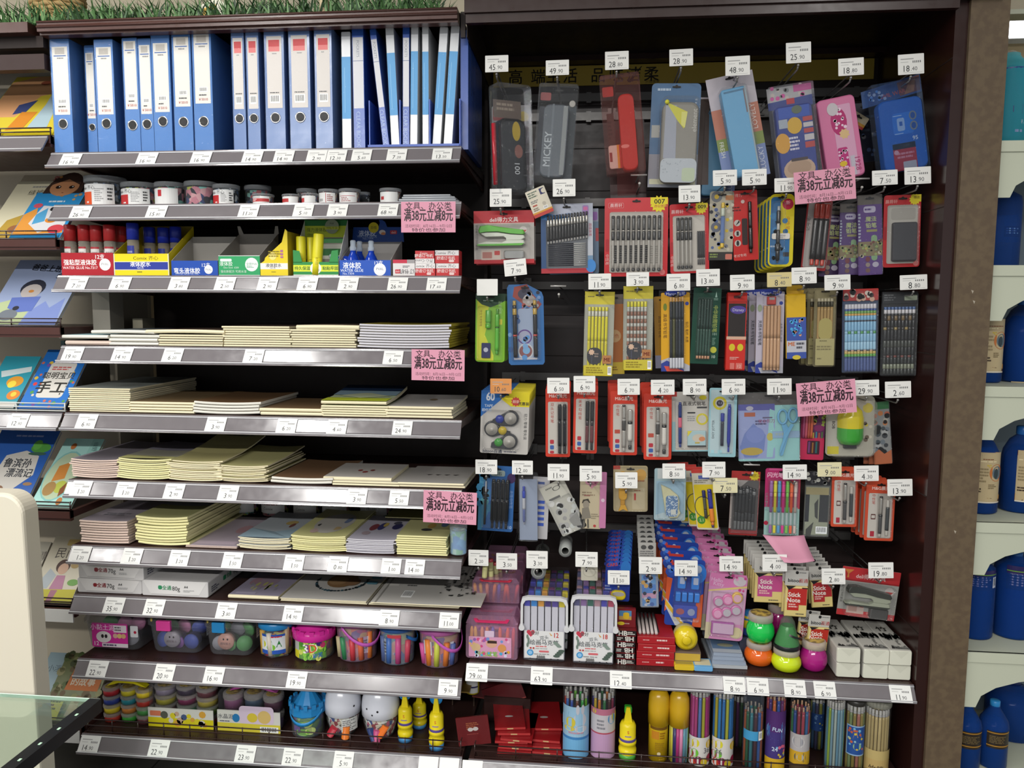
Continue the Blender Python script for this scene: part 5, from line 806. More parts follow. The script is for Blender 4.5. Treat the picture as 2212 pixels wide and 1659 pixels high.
behind_root = card('stapler_pack', 'red carded stapler pack hanging behind the green and white stapler', 'stapler', (1092, 462), (1093, 572), 128, YA+.03, 'aca6a0', [('r', 0, 0, 1, .25, 'b8262f'), ('r', 0, .92, 1, 1, 'b8262f')], rad=3)
card('info_tag', 'white care tag with blue symbol and orange red lower edge, hung at a slant', 'tag', (1154, 408), (1176, 464), 44, YA-.02, 'cac2ae', [('r', 0, .82, 1, .88, 'c88c2c'), ('r', 0, .88, 1, 1, 'b0342c'), ('z', .08, .06, .7, .3, 3, '5a6a5a'), ('z', .1, .38, .6, .5, 2, '6a6a6a'), ('R', .68, .06, .92, .28, '2a2a5a', 1), ('e', .88, .17, 5, 0, 'cac2ae'), ('r', .12, .55, .35, .6, 'a84a3a'), ('e', .7, .6, 4, 0, 'b0a898'), ('b', .6, .7, .82, .8), ('z', .1, .65, .5, .78, 2, '7a6a5a')], rad=2, hole=None)
GEL = [('pen', .14+.057*i, .17+.0 - .004*i, .58-.006*i, 2.6, [(0, '1a1a1c', .8), (.15, C('a8a49c', .15, .6, .7), 1), (.4, '161618', 1.05), (.9, '8a8884', .7)]) for i in range(14)]
card('pen_pack', 'blue and white card of many black gel pens over dark refills', 'pens', (1224, 440), (1225, 590), 112, YA, '6a88a4', [('r', 0, 0, 1, .22, 'a8acba'), ('p', [(0, .12), (.6, .2), (.6, .24), (0, .3)], '2f74b0'), ('r', 0, .22, .1, .93, '2c4a74'), ('r', .9, .2, 1, .75, 'b0b4bc'), ('t', 'GEL INK PEN', .38, .165, 9, '5a7aa8', 'c', 5, 1, .02), ('R', .8, .03, .92, .17, '9a7ab0', 3), ('R', .82, .05, .9, .1, 'c86a9a', 2), ('r', 0, .93, 1, 1, 'a82a34'), ('e', .96, .9, 11, 14, '3a7ec0'), ('t', '超值装笔', .95, .38, 7, 'a03a50', 'c', -90), ('r', .1, .24, .9, .93, '54585e')], GEL+[('rods', .14, .86, .56, .9, 12, 1.5, '20222c', 'a8a8a4', .68), ('bl', .1, .22, .9, .94, .014)], rad=4)
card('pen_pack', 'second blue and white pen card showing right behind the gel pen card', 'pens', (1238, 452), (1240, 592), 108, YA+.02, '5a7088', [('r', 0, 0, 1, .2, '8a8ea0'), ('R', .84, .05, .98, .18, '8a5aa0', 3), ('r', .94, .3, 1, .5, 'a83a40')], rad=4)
P7 = [('pen', .135+.081*i, .23, .93, 3.6, [(0, '101012', 1), (.04, '3a3a38', 1), (.26, C('a8a49a', .15, .6, .5), .8), (.28, '141416', 1.05), (.44, '9c9890', .8), (.95, '202022', 1)]) for i in range(10)]
card('pen_pack', 'large red card numbered 007 with ten black pens', 'pens', (1375, 427), (1373, 597), 137, YA, 'b9242a', [('R', .08, .18, .92, .95, 'b4aea4', 4), ('R', .06, .06, .3, .13, 'c88a88', 3), ('R', .065, .063, .295, .127, 'b9242a', 3), ('t', '晨爵轩', .18, .095, 9, 'd8b0ae', 'c', 0, 1, .02), ('s', .85, .085, 19, 'd8c81e', 12), ('r', .72, 0, .99, .09, 'd8c81e'), ('t', '007', .86, .05, 14, '16120e', 'c', 0, 1.1, .03), ('t', '办公优选', .88, .11, 7, 'b83a3a', 'c', 0, 1, .02), ('R', .02, .52, .07, .68, 'a01c24', 3), ('t', '中性笔', .045, .78, 8, 'd8a8a4', 'c', -90), ('e', .92, .95, 6, 0, 'c86a68')], P7+[('rods', .11, .9, .6, .83, 10, 1.4, '1a1c22', 'b0aca4', .75), ('bl', .08, .18, .92, .95, .016, .004)], rad=5)
card('pen_pack', 'smaller red card numbered 009 with four black pens and refills', 'pens', (1488, 440), (1490, 590), 84, YA, 'b9242a', [('R', .08, .17, .9, .97, 'b4aea4', 4), ('t', '晨爵轩', .2, .11, 9, 'd8b0ae', 'c', 0, 1, .02), ('s', .81, .07, 14, 'd0c020', 12), ('r', .68, 0, .98, .07, 'd0c020'), ('t', '009', .83, .05, 11, '16120e', 'c', 0, 1.1, .03), ('R', .02, .54, .08, .72, 'a01c24', 3), ('t', '中性笔', .05, .82, 8, 'd8a8a4', 'c', -90)], [('pen', .21+.105*i, .2, .93, 3.6, P7[0][5]) for i in range(4)]+[('pen', .72+.05*i, .4, .88, 1.9, [(0, '2c2c30', 1), (.8, '8a8884', .7), (.85, '2c2c30', .8)], 'refill') for i in range(4)]+[('bl', .08, .17, .92, .97, .014, .004)], rad=5)
card('pen_pack', 'grey yellow doodle patterned card with a clear pen', 'pens', (1560, 413), (1556, 562), 52, YA, 'a39d8c', [('e', .28, .08, 12, 0, '6a6c70'), ('e', .28, .08, 5, 0, 'b89c34'), ('r', .65, .06, .98, .13, 'b0764a'), ('d', .05, .15, .95, .85, 46, 21, ['c4a832', '4a5a86', 'c8c0a8', '6a6c78', 'b8b0a0', 'c4a832', '2c2c34'], 3.4), ('r', 0, .88, 1, 1, '2c2a28'), ('e', .28, .52, 11, 0, '5a5e6c'), ('e', .28, .52, 4, 0, 'b89c34'), ('R', .7, .91, .98, .99, 'b86a5a', 2), ('z', .05, .9, .6, .97, 2, '7a8a4a')], [('pen', .54, .17, .82, 4.5, [(0, 'c8a83a', .8), (.12, 'b0b8a8', 1), (.3, clear('90a8d8', .4, .06), 1), (.9, 'c8a83a', .9)])], rad=6)
card('pen_pack', 'bright red card with one black pen and three round pictures', 'pens', (1608, 411), (1612, 562), 54, YA, 'b3201c', [('t', '得力', .25, .07, 8, 'c89a94'), ('z', .0, .22, .5, .3, 2, '5a1210'), ('e', .18, .46, 7, 0, 'b0a8a0'), ('e', .18, .61, 7, 0, 'b0a8a0'), ('e', .18, .75, 7, 0, 'b0a8a0'), ('p', [(.1, .5), (.25, .42), (.28, .45)], '1c1a1a'), ('r', .14, .58, .23, .64, '1c1a1a'), ('e', .18, .75, 3, 6, '1c1a1a'), ('t', '考试专用', .25, .93, 7, 'd8b0a8', 'c', 4), ('R', .36, .4, .58, .78, '2a1a18', 3), ('e', .42, .16, 4, 0, 'c8b0a8')], [('pen', .68, .17, .9, 4.2, [(0, '1a1816', .9), (.2, '22201e', 1), (.5, '1c1a18', 1.1), (.92, '161412', .7)])], rad=3)
def yl(r, w, h, u, X, Z):
    mb = MB(); mb.rbox(X(.06), Z(.66), X(.55), Z(.58), X(.55), 0, .002, PL) if 0 else None
    mb = MB(); mb.prism(rrect(X(.12), Z(.62), X(.84), Z(.54), .004), -.0035, -.0025, C('d0ccc4', .3)); mb.map = lambda x, k, z: (x, -.0036-k*.0001, z); mb.atext('TouchStar', X(.48), Z(.57), .006, 1, C('4a4a5a')); mb.atext('点石', X(.5), Z(.6), .005, 1, C('4a4a5a')); mb.build('name_sticker', r)
YB = card('pen_pack', 'yellow rimmed blister with blue backing and one black gel pen', 'pens', (1690, 419), (1685, 576), 54, YA, 'c8b81c', [('R', .06, .04, .85, .97, '2c6494', 8), ('R', .45, .04, 1, .6, 'd0bc20', 7), ('e', .74, .14, 12, 0, 'b0203c'), ('t', '新', .74, .12, 10, 'd89aa4', 'c', 0, 1, .03), ('t', '中性笔', .75, .4, 10, 'b86a2a', 'c', -90), ('d', .1, .3, .7, .9, 16, 5, ['3a76a4', '245a86'], 6), ('z', .08, .7, .8, .74, 1, 'a8b8c8'), ('R', .6, .8, .84, .86, '30343c', 1)], [('pen', .36, .17, .95, 4.6, [(0, '9aa0a4', .7), (.08, '20201e', 1), (.3, 'a8a6a0', .7), (.42, '1a1a1c', .9), (.66, '101012', 1.35), (.78, '141416', 1), (.97, '303030', .4)]), ('fn', yl), ('bl', .1, .1, .62, .97, .014, .01)], rad=12, outline=None)
behind(YB, 'yellow rimmed gel pen blister', 4, .022, -.003, None, -.004)
card('marker_pack', 'red and white pack of black markers with red caps, behind the pink sign', 'pens', (1772, 432), (1756, 584), 54, YA+.03, '8d2224', [('R', .06, .04, .95, .96, 'a09a96', 3), ('t', '记号笔', .12, .35, 10, '3a2c2c', 'c', 90)], [('pen', .38+.21*i, .06, .93, 6, [(0, 'a83220', 1), (.22, '8a2a20', .9), (.24, '1a1818', 1.05), (.9, 'a83220', .7)]) for i in range(3)]+[('bl', .08, .03, .97, .96, .016)], rad=3)
pur = lambda: [('r', 0, 0, 1, .12, '5e564e'), ('R', .25, .14, .75, .22, 'b0a8bc', 5), ('z', .3, .16, .7, .2, 1, '4a2a70'), ('t', '魔法', .55, .3, 12, 'a8b078', 'c', 0, 1, .04), ('t', '铅笔', .55, .38, 12, 'a8b078', 'c', 0, 1, .04), ('r', .36, .43, .8, .46, '8a8450'), ('R', .55, .5, .8, .82, '7a9a70', 6), ('r', 0, .58, 1, .76, '7a6a4c'), ('d', 0, .57, 1, .77, 26, 9, ['8a9a5a', '6a3a30', 'a89a50', 'b0a890'], 3), ('e', .4, .8, 5, 6, '6a2a30'), ('e', .4, .87, 5, 5, '8a7a70'), ('e', .4, .94, 5, 5, '6a4a40'), ('e', .72, .87, 7, 6, 'a8a0b0'), ('z', .02, .22, .14, .58, 9, 'b0b8c0'), ('t', '正姿', .74, .65, 10, '3a5a3a', 'c', -75)]
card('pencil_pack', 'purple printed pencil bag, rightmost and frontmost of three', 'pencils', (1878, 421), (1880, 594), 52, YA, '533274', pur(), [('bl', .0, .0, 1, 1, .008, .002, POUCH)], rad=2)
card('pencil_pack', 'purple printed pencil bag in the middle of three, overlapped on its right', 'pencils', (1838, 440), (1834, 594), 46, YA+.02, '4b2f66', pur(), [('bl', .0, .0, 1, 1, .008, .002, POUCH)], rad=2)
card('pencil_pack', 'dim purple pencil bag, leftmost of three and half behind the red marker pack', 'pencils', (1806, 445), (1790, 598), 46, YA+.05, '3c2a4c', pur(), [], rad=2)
card('eraser_pack', 'red edged card with a blank dark grey block in clear plastic', 'pack', (1950, 421), (1946, 577), 80, YA, 'a5262a', [('R', .1, .14, .92, .95, 'a09d95', 4), ('s', .83, .07, 13, 'c8b828', 12), ('r', .74, .0, 1, .1, 'c8b828'), ('t', '橡皮', .88, .04, 7, '5a3a14'), ('t', '晨爵轩', .2, .09, 9, 'c88a84', 'c', 0, 1, .02), ('R', .02, .43, .08, .62, '8a1c22', 3), ('e', .9, .95, 6, 0, 'b86a66'), ('R', .2, .18, .86, .34, '8f8c85', 5)], [('box', .22, .38, .88, .92, .012, '34353a', 4, 'dark_block', None), ('bl', .1, .14, .92, .95, .016, .004)], rad=6)
# ---- third row
def gfn(r, w, h, u, X, Z):
    mb = MB(); mb.rbox(X(.22), -.006, Z(.94), X(.52), -.0006, Z(.72), .002, C('272c58', .3), .001); mb.map = lambda x, k, z: (x, -.0062-k*.0001, z); mb.aell(X(.37), Z(.82), 5*u, 5*u, 1, C('b0b4c0')); mb.build('ink_box', r)
GC = card('pen_pack', 'lime and yellow blister with green fountain pen and ink box', 'pens', (1060, 634), (1058, 782), 64, YA, '78b02c', [('p', [(.05, .1), (.45, .12), (.4, .45), (.32, .6), (.62, .9), (.62, .98), (.05, .98)], 'c8cc2c'), ('p', [(.0, .0), (1, .0), (1, .1), (.75, .16), (.5, .2), (.2, .16), (0, .08)], '23402c'), ('z', .25, .09, .75, .12, 1, '9ab0a0'), ('t', '正姿钢笔', .82, .2, 7, 'a8c88a', 'c', -90), ('t', '学生专用钢笔', .18, .36, 6, '8a6a20', 'c', -90), ('R', .75, .37, .9, .45, 'c8c02c', 1)], [('pen', .44, .24, .5, 6, [(0, '6ab050', 1), (.7, '88c06a', .8), (.75, '5aa838', 1)]), ('pen', .74, .22, .88, 4.6, [(0, '4a8a2c', .6), (.12, '58a832', 1), (.4, '2c4a20', 1), (.42, '5ab034', 1), (.92, '4a9a2c', .7)]), ('fn', gfn), ('bl', .08, .18, .92, .97, .014)], rad=7)
behind(GC, 'lime fountain pen blister', 2, .025, 0, None, .002)
card('pen_set', 'curved blue card with two black and gold pens around a clear panel', 'pens', (1134, 614), (1138, 788), 78, YA, '33669e', [('p', [(.2, .03), (.55, 0), (.7, .12), (.95, .25), (.8, .33), (.45, .25), (.15, .15)], '8a4038'), ('e', .5, .12, 16, 12, '3c3c4c'), ('e', .6, .2, 14, 12, '98908c'), ('d', .4, .08, .9, .32, 22, 5, ['a8a4a4', '2a2a3a', '983a30', '6a86b0'], 4), ('R', .28, .3, .7, .92, '8a98b0', 5), ('e', .46, .65, 16, 0, '55387a'), ('e', .46, .65, 13, 0, '8f93a8'), ('e', .48, .83, 17, 0, 'b0b4b8'), ('e', .48, .83, 14, 0, '7a4848'), ('e', .5, .82, 8, 0, '6a9ac0'), ('r', .15, .91, .8, .935, 'a8a8b0'), ('d', .02, .3, .98, .95, 12, 3, ['4a82b8', '2a5288', '6a94be'], 5)], [('pen', .2, .2, .9, 4.6, [(0, 'a88a3a', .8), (.08, '1c1a18', .9), (.14, 'a88a3a', 1), (.25, '1c1a1c', 1), (.6, 'a83a30', 1), (.63, '1c1a1c', 1)]), ('pen', .76, .2, .9, 4.6, [(0, 'a88a3a', .8), (.08, '1c1a18', .9), (.14, 'a88a3a', 1), (.25, '1c1a1c', 1), (.6, 'a83a30', 1), (.63, '1c1a1c', 1)]), ('bl', .08, .18, .9, .94, .016)], rad=7, outline=[(0, .04), (.05, 0), (.55, 0), (.95, .1), (1, .16), (1, .97), (.95, 1), (.06, 1), (0, .97)][::-1])
ylw = lambda top: [('r', 0, 0, 1, .15, 'd6c41e'), ('e', .8, .06, 8, 3, '2a2a20'), ('e', .8, .06, 5, 5, 'c8c0a0'), ('e', .8, .06, 2.5, 2.5, '2a2a20'), ('z', .1, .05, .5, .07, 1, '6a5a10'), ('r', 0, .88, 1, 1, 'd2c01e'), ('e', .4, .8, 22, 20, '2c2a2e'), ('e', .26, .72, 8, 10, 'c8a890'), ('e', .52, .7, 9, 9, 'cfc042'), ('r', .64, .75, .92, .84, 'b8783a'), ('t', 'ME', .78, .8, 11, '7a2a14', 'c', 0, 1, .05), ('r', .64, .72, .95, .75, 'c8c4bc'), ('b', .84, .9, .96, .99), ('z', .08, .9, .75, .97, 3, '8a7a1a'), ('R', .4, .93, .68, .96, '8a801a', 2)]
ch = [0]
for (t, b, cols, lb) in (((1296, 630), (1291, 812), [(0, 'd8cc20', 1), (.06, 'c8c4b0', 1), (.14, 'd8cc1e', 1), (.5, 'd0c224', 1)], 'yellow header bag of yellow pencils, left of the doodled white ones'), ((1379, 618), (1377, 800), [(0, 'd8cc20', 1), (.08, 'c8c4b8', 1)]+[(.1+.11*i+.05*j, ('b8b4a8', '8a5a40')[j], 1) for i in range(7) for j in (0, 1)], 'yellow header bag of white pencils with brown marks')):
    card('pencil_pack', lb, 'pencils', t, b, 64, YA, 'aaa898', ylw(0)[:1]+ylw(0)[4:6], [('pen', .17+.115*i, .18, .98, 3.1, cols, 'pencil') for i in range(6)]+[('box', .12, .66, .62, .86, .001, '2c2a2e', 14, 'front_print', [('r', .3, .5, .35, 1, '4a4a5a'), ('z', .5, .3, .9, .6, 2, '8a7a70'), ('s', .3, .28, 7, 'c8a890', 8)], .0085), ('box', .02, .87, .98, .995, .001, 'd2c01e', 3, 'lower_print', [('z', .08, .15, .75, .8, 3, '8a7a1a'), ('b', .84, .1, .97, .9)], .0085), ('box', .64, .75, .94, .85, .001, 'b8783a', 1, 'word_print', [('t', 'ME', .5, .5, 11, '6a2410', 'c', 0, 1, .05)], .0085), ('bl', 0, .0, 1, 1, .0098, .004, POUCH)], rad=4)
card('pencil_pack', 'orange and yellow pencil bag behind the yellow pencils', 'pencils', (1326, 636), (1329, 808), 40, YA+.03, 'b06a34', [('r', 0, 0, 1, .12, '6a6058'), ('e', .5, .52, 14, 0, 'c8a070'), ('t', '彩色', .5, .52, 10, 'a84a20'), ('r', 0, .85, 1, 1, 'c8ac34'), ('z', .1, .9, .7, .96, 2, '8a6a1a')], rad=5)
wave = lambda c: [('p', [(0, .86), (.3, .82), (.6, .86), (1, .93), (1, 1), (0, 1)], 'a8a8b0'), ('p', [(0, .9), (.2, .86), (.4, .9), (.8, .98), (.8, 1), (0, 1)], '2a3a8a'), ('p', [(.1, .93), (.4, .94), (.8, 1), (.2, 1)], c), ('e', .5, .01, 24, 8, '25368c'), ('r', .25, .0, .75, .035, '25368c'), ('t', 'Marco 马可', .5, .015, 8.5, 'c8cce0', 'c', 0, 1, .02)]
CHK = 'c8a070'
card('pencil_pack', 'orange yellow card of dark pencils with bare wood tips', 'pencils', (1459, 632), (1459, 802), 62, YA, 'cf9a1e', wave('c84a3c')+[('t', '高级书写铅笔', .14, .42, 9, '5a3a10', 'c', -90), ('t', '铅芯 笔杆 木质', .9, .5, 7, '5a3a10', 'c', -90), ('e', .9, .14, 4, 0, '2a3a8a'), ('e', .14, .18, 4, 8, '6a7a2a')], [('pen', .34+.1*i, .06, .96, 3.1, [(0, CHK, .5), (.06, ('22262c', '2c2f26', '303438', '282c34', '22262c')[i], 1), (.3, ('1c2024', '4a4a26', '1c2024', '2a3038', '1c2024')[i], 1), (.85, 'b8bac0', 1)], 'pencil') for i in range(5)]+[('bl', .26, .05, .82, .98, .01, .003)], rad=3)
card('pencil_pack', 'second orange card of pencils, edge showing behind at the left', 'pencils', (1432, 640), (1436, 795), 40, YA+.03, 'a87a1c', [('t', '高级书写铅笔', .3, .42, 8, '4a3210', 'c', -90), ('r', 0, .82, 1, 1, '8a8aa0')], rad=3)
card('pencil_pack', 'dark green card of dark green pencils', 'pencils', (1529, 622), (1520, 786), 60, YA, '123f30', [('t', '中华绘图铅笔', .82, .4, 11, '8f9a4a', 'c', -90, .9, .02), ('t', '101', .82, .6, 8, '9ab0a0', 'c', 0), ('z', .76, .65, .9, .75, 6, '6a8a7a'), ('e', .82, .81, 7, 0, 'b0b03a'), ('t', '10', .82, .9, 9, 'b0bcb0', 'c', 0, 1, .03), ('p', [(.78, .12), (.82, .04), (.86, .12)], '8aa89a'), ('z', .74, .13, .92, .16, 2, '7a9a8a')], [('pen', .24+.1*i, .14, .93, 2.9, [(0, '14322a', 1), (.5, '1c4034', 1), (.95, 'a87a58', .9)], 'pencil') for i in range(5)]+[('bl', .16, .12, .7, .95, .009, .003)], rad=2, hole='eu')
card('pencil_box', 'red box with black window panel and two yellow ovals', 'pencils', (1592, 632), (1586, 800), 42, YA+.005, None, [], [('box', 0, 0, 1, 1, .012, 'bd2a20', 1, 'carton', [('r', .06, .14, .94, .56, '27201f'), ('e', .55, .22, 17, 9, '4a3a8a'), ('t', 'Disney', .55, .22, 9, 'b0acc8', 'c', 0, 1, .02), ('r', .0, .56, 1, .6, 'c8a088'), ('e', .3, .7, 6.5, 8, 'c8b424'), ('e', .72, .7, 6.5, 8, 'c8b424'), ('z', .2, .82, .8, .86, 2, 'd0a098'), ('R', .22, .9, .45, .98, 'c86a60', 1), ('R', .52, .9, .85, .98, 'c86a60', 1), ('t', '12', .68, .94, 9, 'd8b8b0'), ('R', .3, .04, .65, .075, '4a1410', 2), ('r', 0, .11, 1, .13, '9a2018')])], hole=None, yaw=.0)
card('pencil_box', 'second red box behind the one with two yellow ovals', 'pencils', (1590, 635), (1584, 795), 42, YA+.03, None, [], [('box', 0, 0, 1, 1, .012, '8e2220', 1, 'carton', [])], hole=None)
nat = lambda: wave('a8a8b0')+[('t', '天然木书写铅笔', .14, .5, 8, '4a4a50', 'c', -90, 1, .03), ('t', '木质 铅芯 书写', .9, .5, 6.5, '6a6a74', 'c', -90), ('e', .88, .14, 4, 0, '2a3a8a'), ('e', .12, .2, 5, 8, '8a947a')]
NT = card('pencil_pack', 'white and blue card of natural wood pencils with a red sharpener', 'pencils', (1665, 630), (1661, 806), 60, YA, 'b0aab8', nat(), [('pen', .3+.125*i, .17, .96, 3.7, [(0, 'b08a68', 1), (.5, 'b89270', 1), (.97, 'a07a58', .9)], 'pencil') for i in range(5)]+[('box', .36, .06, .68, .16, .01, 'b03a34', 1, 'sharpener', [('r', .2, .1, .8, .4, '8a8a8a')]), ('bl', .22, .05, .8, .98, .011, .003)], rad=3)
behind(NT, 'natural wood pencil card', 2, .035, .0, None, -.012)
card('pencil_box', 'yellow and blue box with a hanging loop, right of the natural wood pencils', 'pencils', (1717, 616), (1718, 774), 42, YA, None, [('R', .06, -.0, .96, .14, 'c49a1c', 8)], [('box', 0, .12, 1, 1, .012, 'cda41e', 1, 'carton', [('r', 0, .36, 1, .72, '3a4f98'), ('r', 0, .72, 1, .9, 'b4b4ba'), ('r', 0, .9, 1, 1, '3a4f98'), ('d', .2, .38, .8, .66, 26, 6, ['c8947c', '3a8acc', '4aa0d0'], 2.8), ('t', 'ME', .24, .77, 12, 'b8602a', 'c', 0, 1, .05), ('z', .5, .74, .95, .86, 2, '4a4a52'), ('e', .5, .98, 9, 5, 'c8b43a')])], hole=None)
CB = card('pencil_box', 'clear long case of natural pencils with cream paper sleeve', 'pencils', (1783, 622), (1778, 792), 46, YA, '8f8a72', [('r', 0, .0, 1, .14, 'a39c80')], [('pen', .2+.15*i, .13, .96, 3.4, [(0, 'c8c4b4', 1), (.05, '24221e', 1), (.13, 'b09468', 1)], 'pencil') for i in range(5)]+[('box', .06, .64, .94, .98, .001, 'b8b48c', 2, 'paper_sleeve', [('z', .2, .05, .8, .12, 1, '7a765a'), ('z', .06, .25, .9, .45, 2, '8a866a'), ('z', .1, .7, .5, .8, 1, '8a866a')], .0095), ('box', .18, .38, .82, .66, .001, 'b4ac74', 14, 'arched_print', None, .009), ('bl', 0, 0, 1, 1, .012, .004, clear('d8d0b4', .1, .08))], rad=5)
behind(CB, 'clear long pencil case', 2, .03, 0, None, -.01)
def bagp(top, bot, w, cols, head, lb, base, n=9):
    card('pencil_pack', lb, 'pencils', top, bot, w, YA, base, [], [('pen', .1+.8*i/(n-1), .18, .985, 3.5, cols(i), 'pencil') for i in range(n)]+[('box', 0, 0, 1, .14, .0015, head[0], 2, 'header', head[1], .004), ('bl', 0, .02, 1, 1.01, .0105, .003, POUCH)], rad=2, hole=None)
bagp((1858, 624), (1856, 804), 76, lambda i: [(0, 'c8c4c8', 1), (.07, '2a4a8a', 1), (.1, '6a9a4a', 1), (.14, 'c89a4a', 1), (.17, '78aac8', 1), (.24, '3a3a44', 1), (.26, '82b0cc', 1), (.4, '3f8a4a' if i % 2 else '8ab0c8', 1), (.44, '86b2cc', 1), (.56, '9ac0d4', 1), (.68, '2c3038' if i % 2 else 'b8947c', 1), (.7, 'b8a050', 1), (.74, '5a9a3a', 1), (.78, '2a3a6a', 1), (.8, '4a5a8a', 1)], ('a82c28', [('d', .05, .1, .95, .9, 18, 3, ['c8a088', '3a2420', 'd0c0b0'], 5)]), 'clear bag of white tipped sky blue patterned pencils with red header', '3c4a66', 10)
bagp((1943, 630), (1938, 810), 76, lambda i: [(0, '3a5a8a', 1), (.04, 'c4c0c0', 1), (.1, '1c1a18', 1), (.13, '6a5228' if i % 2 else '2a2420', 1), (.2, '1c1a18', 1), (.3, '8a7438' if i % 3 == 0 else '24201c', 1), (.34, '1c1a1a', 1), (.5, '3a3c34', 1), (.6, '1c1c1a', 1), (.72, '6a2c20' if i % 2 else '2a2624', 1), (.75, '22241f', 1), (.85, '7a7e68', 1), (.92, '2c2e28', 1)], ('1a1a1c', [('R', .62, .3, .98, .75, '9aa28a', 2), ('z', .05, .2, .5, .8, 3, '5a5a5a')]), 'clear bag of black and gold patterned pencils at the right end', '1e1c1c', 9)
# ---- fourth row
def tape3(r, w, h, u, X, Z):
    for i, (a, b, c, fl) in enumerate(((.63, .42, '2c3a8a', 1), (.25, .6, 'b09a2c', -1), (.62, .79, '3f8a3c', 1))):
        mb = MB(); R = 15*u; cx, cz = X(a), Z(b); mb.prism([(cx+R*1.15*math.cos(math.radians(t)), cz+R*1.15*math.sin(math.radians(t))) for t in (range(-100, 101, 20) if fl > 0 else range(80, 281, 20))]+[(cx-fl*R*2.6, cz-R*.3 if fl > 0 else cz-R*.3), (cx-fl*R*2.7, cz-R*1.0)][::1], -.012, -.001, C('34363a', .2), False, .003); mb.build('corrector_body', r)
        mb = MB(); mb.lathe([(.0001, 0), (R*.85, 0), (R*.88, .003), (R*.3, .0035), (R*.3, .005), (.0001, .005)], C('a8a49c', .2, .5), 20); mb.build('tape_reel', r, (cx, -.0122, cz), (math.pi/2, 0, 0))
        mb = MB(); mb.lathe([(.0001, 0), (R*.6, 0), (R*.6, .0035), (.0001, .0035)], C(c, .25), 16); mb.build('coloured_wheel', r, (cx-fl*R*1.55, -.0122, cz-R*.15), (math.pi/2, 0, 0))
TP = card('correction_tape_pack', 'front blue white card of three correction tapes numbered 60', 'correction tape', (1092, 845), (1088, 980), 104, YA-.01, 'b8b4ae', [('p', [(0, 0), (.62, 0), (0, .42)], '2262a8'), ('p', [(.62, 0), (1, 0), (1, .24), (.62, .24), (.42, .13)], 'd0c01e'), ('t', '60', .19, .09, 25, 'd0d4dc', 'c', 0, .75, .06), ('t', 'TAPE', .16, .24, 8, 'b8c4d4', 'c', 0, 1, .04), ('t', '超值装', .12, .31, 7, 'b8c4d4', 'c', 0, 1, .03), ('s', .72, .16, 11, 'b83a34', 10), ('t', '超值', .72, .16, 7, 'e0b8a8', 'c', 0, 1, .03), ('t', '优惠装', .88, .19, 8, '3a3a20', 'c', 0, 1, .03), ('t', 'bitoon百通', .26, .965, 9, '30364a', 'c', 0, 1, .03), ('z', .5, .95, .95, .985, 1, '6a6a70'), ('t', '轻力 零噪 零失误', .93, .55, 7.5, '5a5a5a', 'c', -90)], [('fn', tape3), ('bl', .06, .3, .84, .92, .022, .01)], rad=4)
behind(TP, 'correction tape card numbered 60', 8, .031)
mg = lambda t, c='a83a30': [('R', .1, .2, .9, .955, 'b6b0a8', 3), ('t', 'M&G晨光', .5, .115, 9.5, 'e0c0b8', 'c', 0, 1, .04), ('t', t, .26, .37, 9, c, 'c', -90 if 0 else 0) if 0 else ('z', .0, .0, .001, .001, 0, c)]+[('t', q, .27, .24+.06*i, 8, c) for i, q in enumerate(t)]
ic = lambda b: [('R', .18, .75, .34, .81, 'a8303c', 2), ('R', .18, .83, .34, .89, '3a5a9a', 2), ('R', .18, .91, .34, .95, 'a8303c', 2), ('R', .16, b, .38, b+.06, '2c2424', 2)]
blk = [(0, '161618', .8), (.03, '1c1c1e', 1), (.33, '2e2e32', .8), (.35, '19191c', 1), (.85, '1c1c1e', .8)]
for (t, b, w, txt, lb, segs) in (((1205, 838), (1205, 987), 53, '双头记号笔', 'orange red card of twin tip black markers, leftmost of four red cards', blk), ((1266, 832), (1263, 979), 52, '美术勾线笔', 'orange red card of two slim liners with red print, second red card', [(0, '1a1a1c', 1), (.4, '2c2024', .9), (.5, '5a2c30', .9), (.85, '1c1a1c', .7)])):
    o = card('pen_pack', lb, 'pens', t, b, w, YA, 'c23a28', mg(txt)+ic(.6)[:3], [('pen', .58, .23, .94, 4.2, segs), ('pen', .78, .23, .94, 4.2, segs), ('bl', .46, .21, .9, .95, .011, .003)], rad=4)
    behind(o, 'orange red liner card' if '美' in txt else 'orange red marker card', 3, .03, .004)
sil = [(0, '2a2a2c', .8), (.04, C('b0aca4', .2, .6, .7), .9), (.3, '8a8884', 1), (.34, '3a3836', 1), (.55, C('a8a49c', .2, .6, .5), 1), (.92, '9a968e', .7)]
for (t, b, w, lb) in (((1348, 845), (1347, 983), 58, 'orange red card with silver pen and white refill tube, third red card'), ((1421, 850), (1420, 993), 60, 'orange red card with silver pen and white refill tube, fourth and lowest red card')):
    o = card('pen_pack', lb, 'pens', t, b, w, YA, 'c23a28', mg('中性笔')+ic(.6)[:3]+[('R', .16, .6, .36, .66, 'a8483a', 1)], [('pen', .5, .21, .93, 4.4, sil), ('pen', .73, .28, .9, 5.2, [(0, C('b8b4ac', .15, .6, .6), 1), (.3, '202022', 1.02), (.36, 'c0bcb4', 1), (.78, '6a6864', .6), (.9, '202020', .7)], 'refill_tube'), ('bl', .4, .19, .9, .95, .012, .003)], rad=4)
    behind(o, 'third column silver pen card' if t[0] < 1400 else 'fourth column silver pen card', 2, .035, .012, None, -.003)
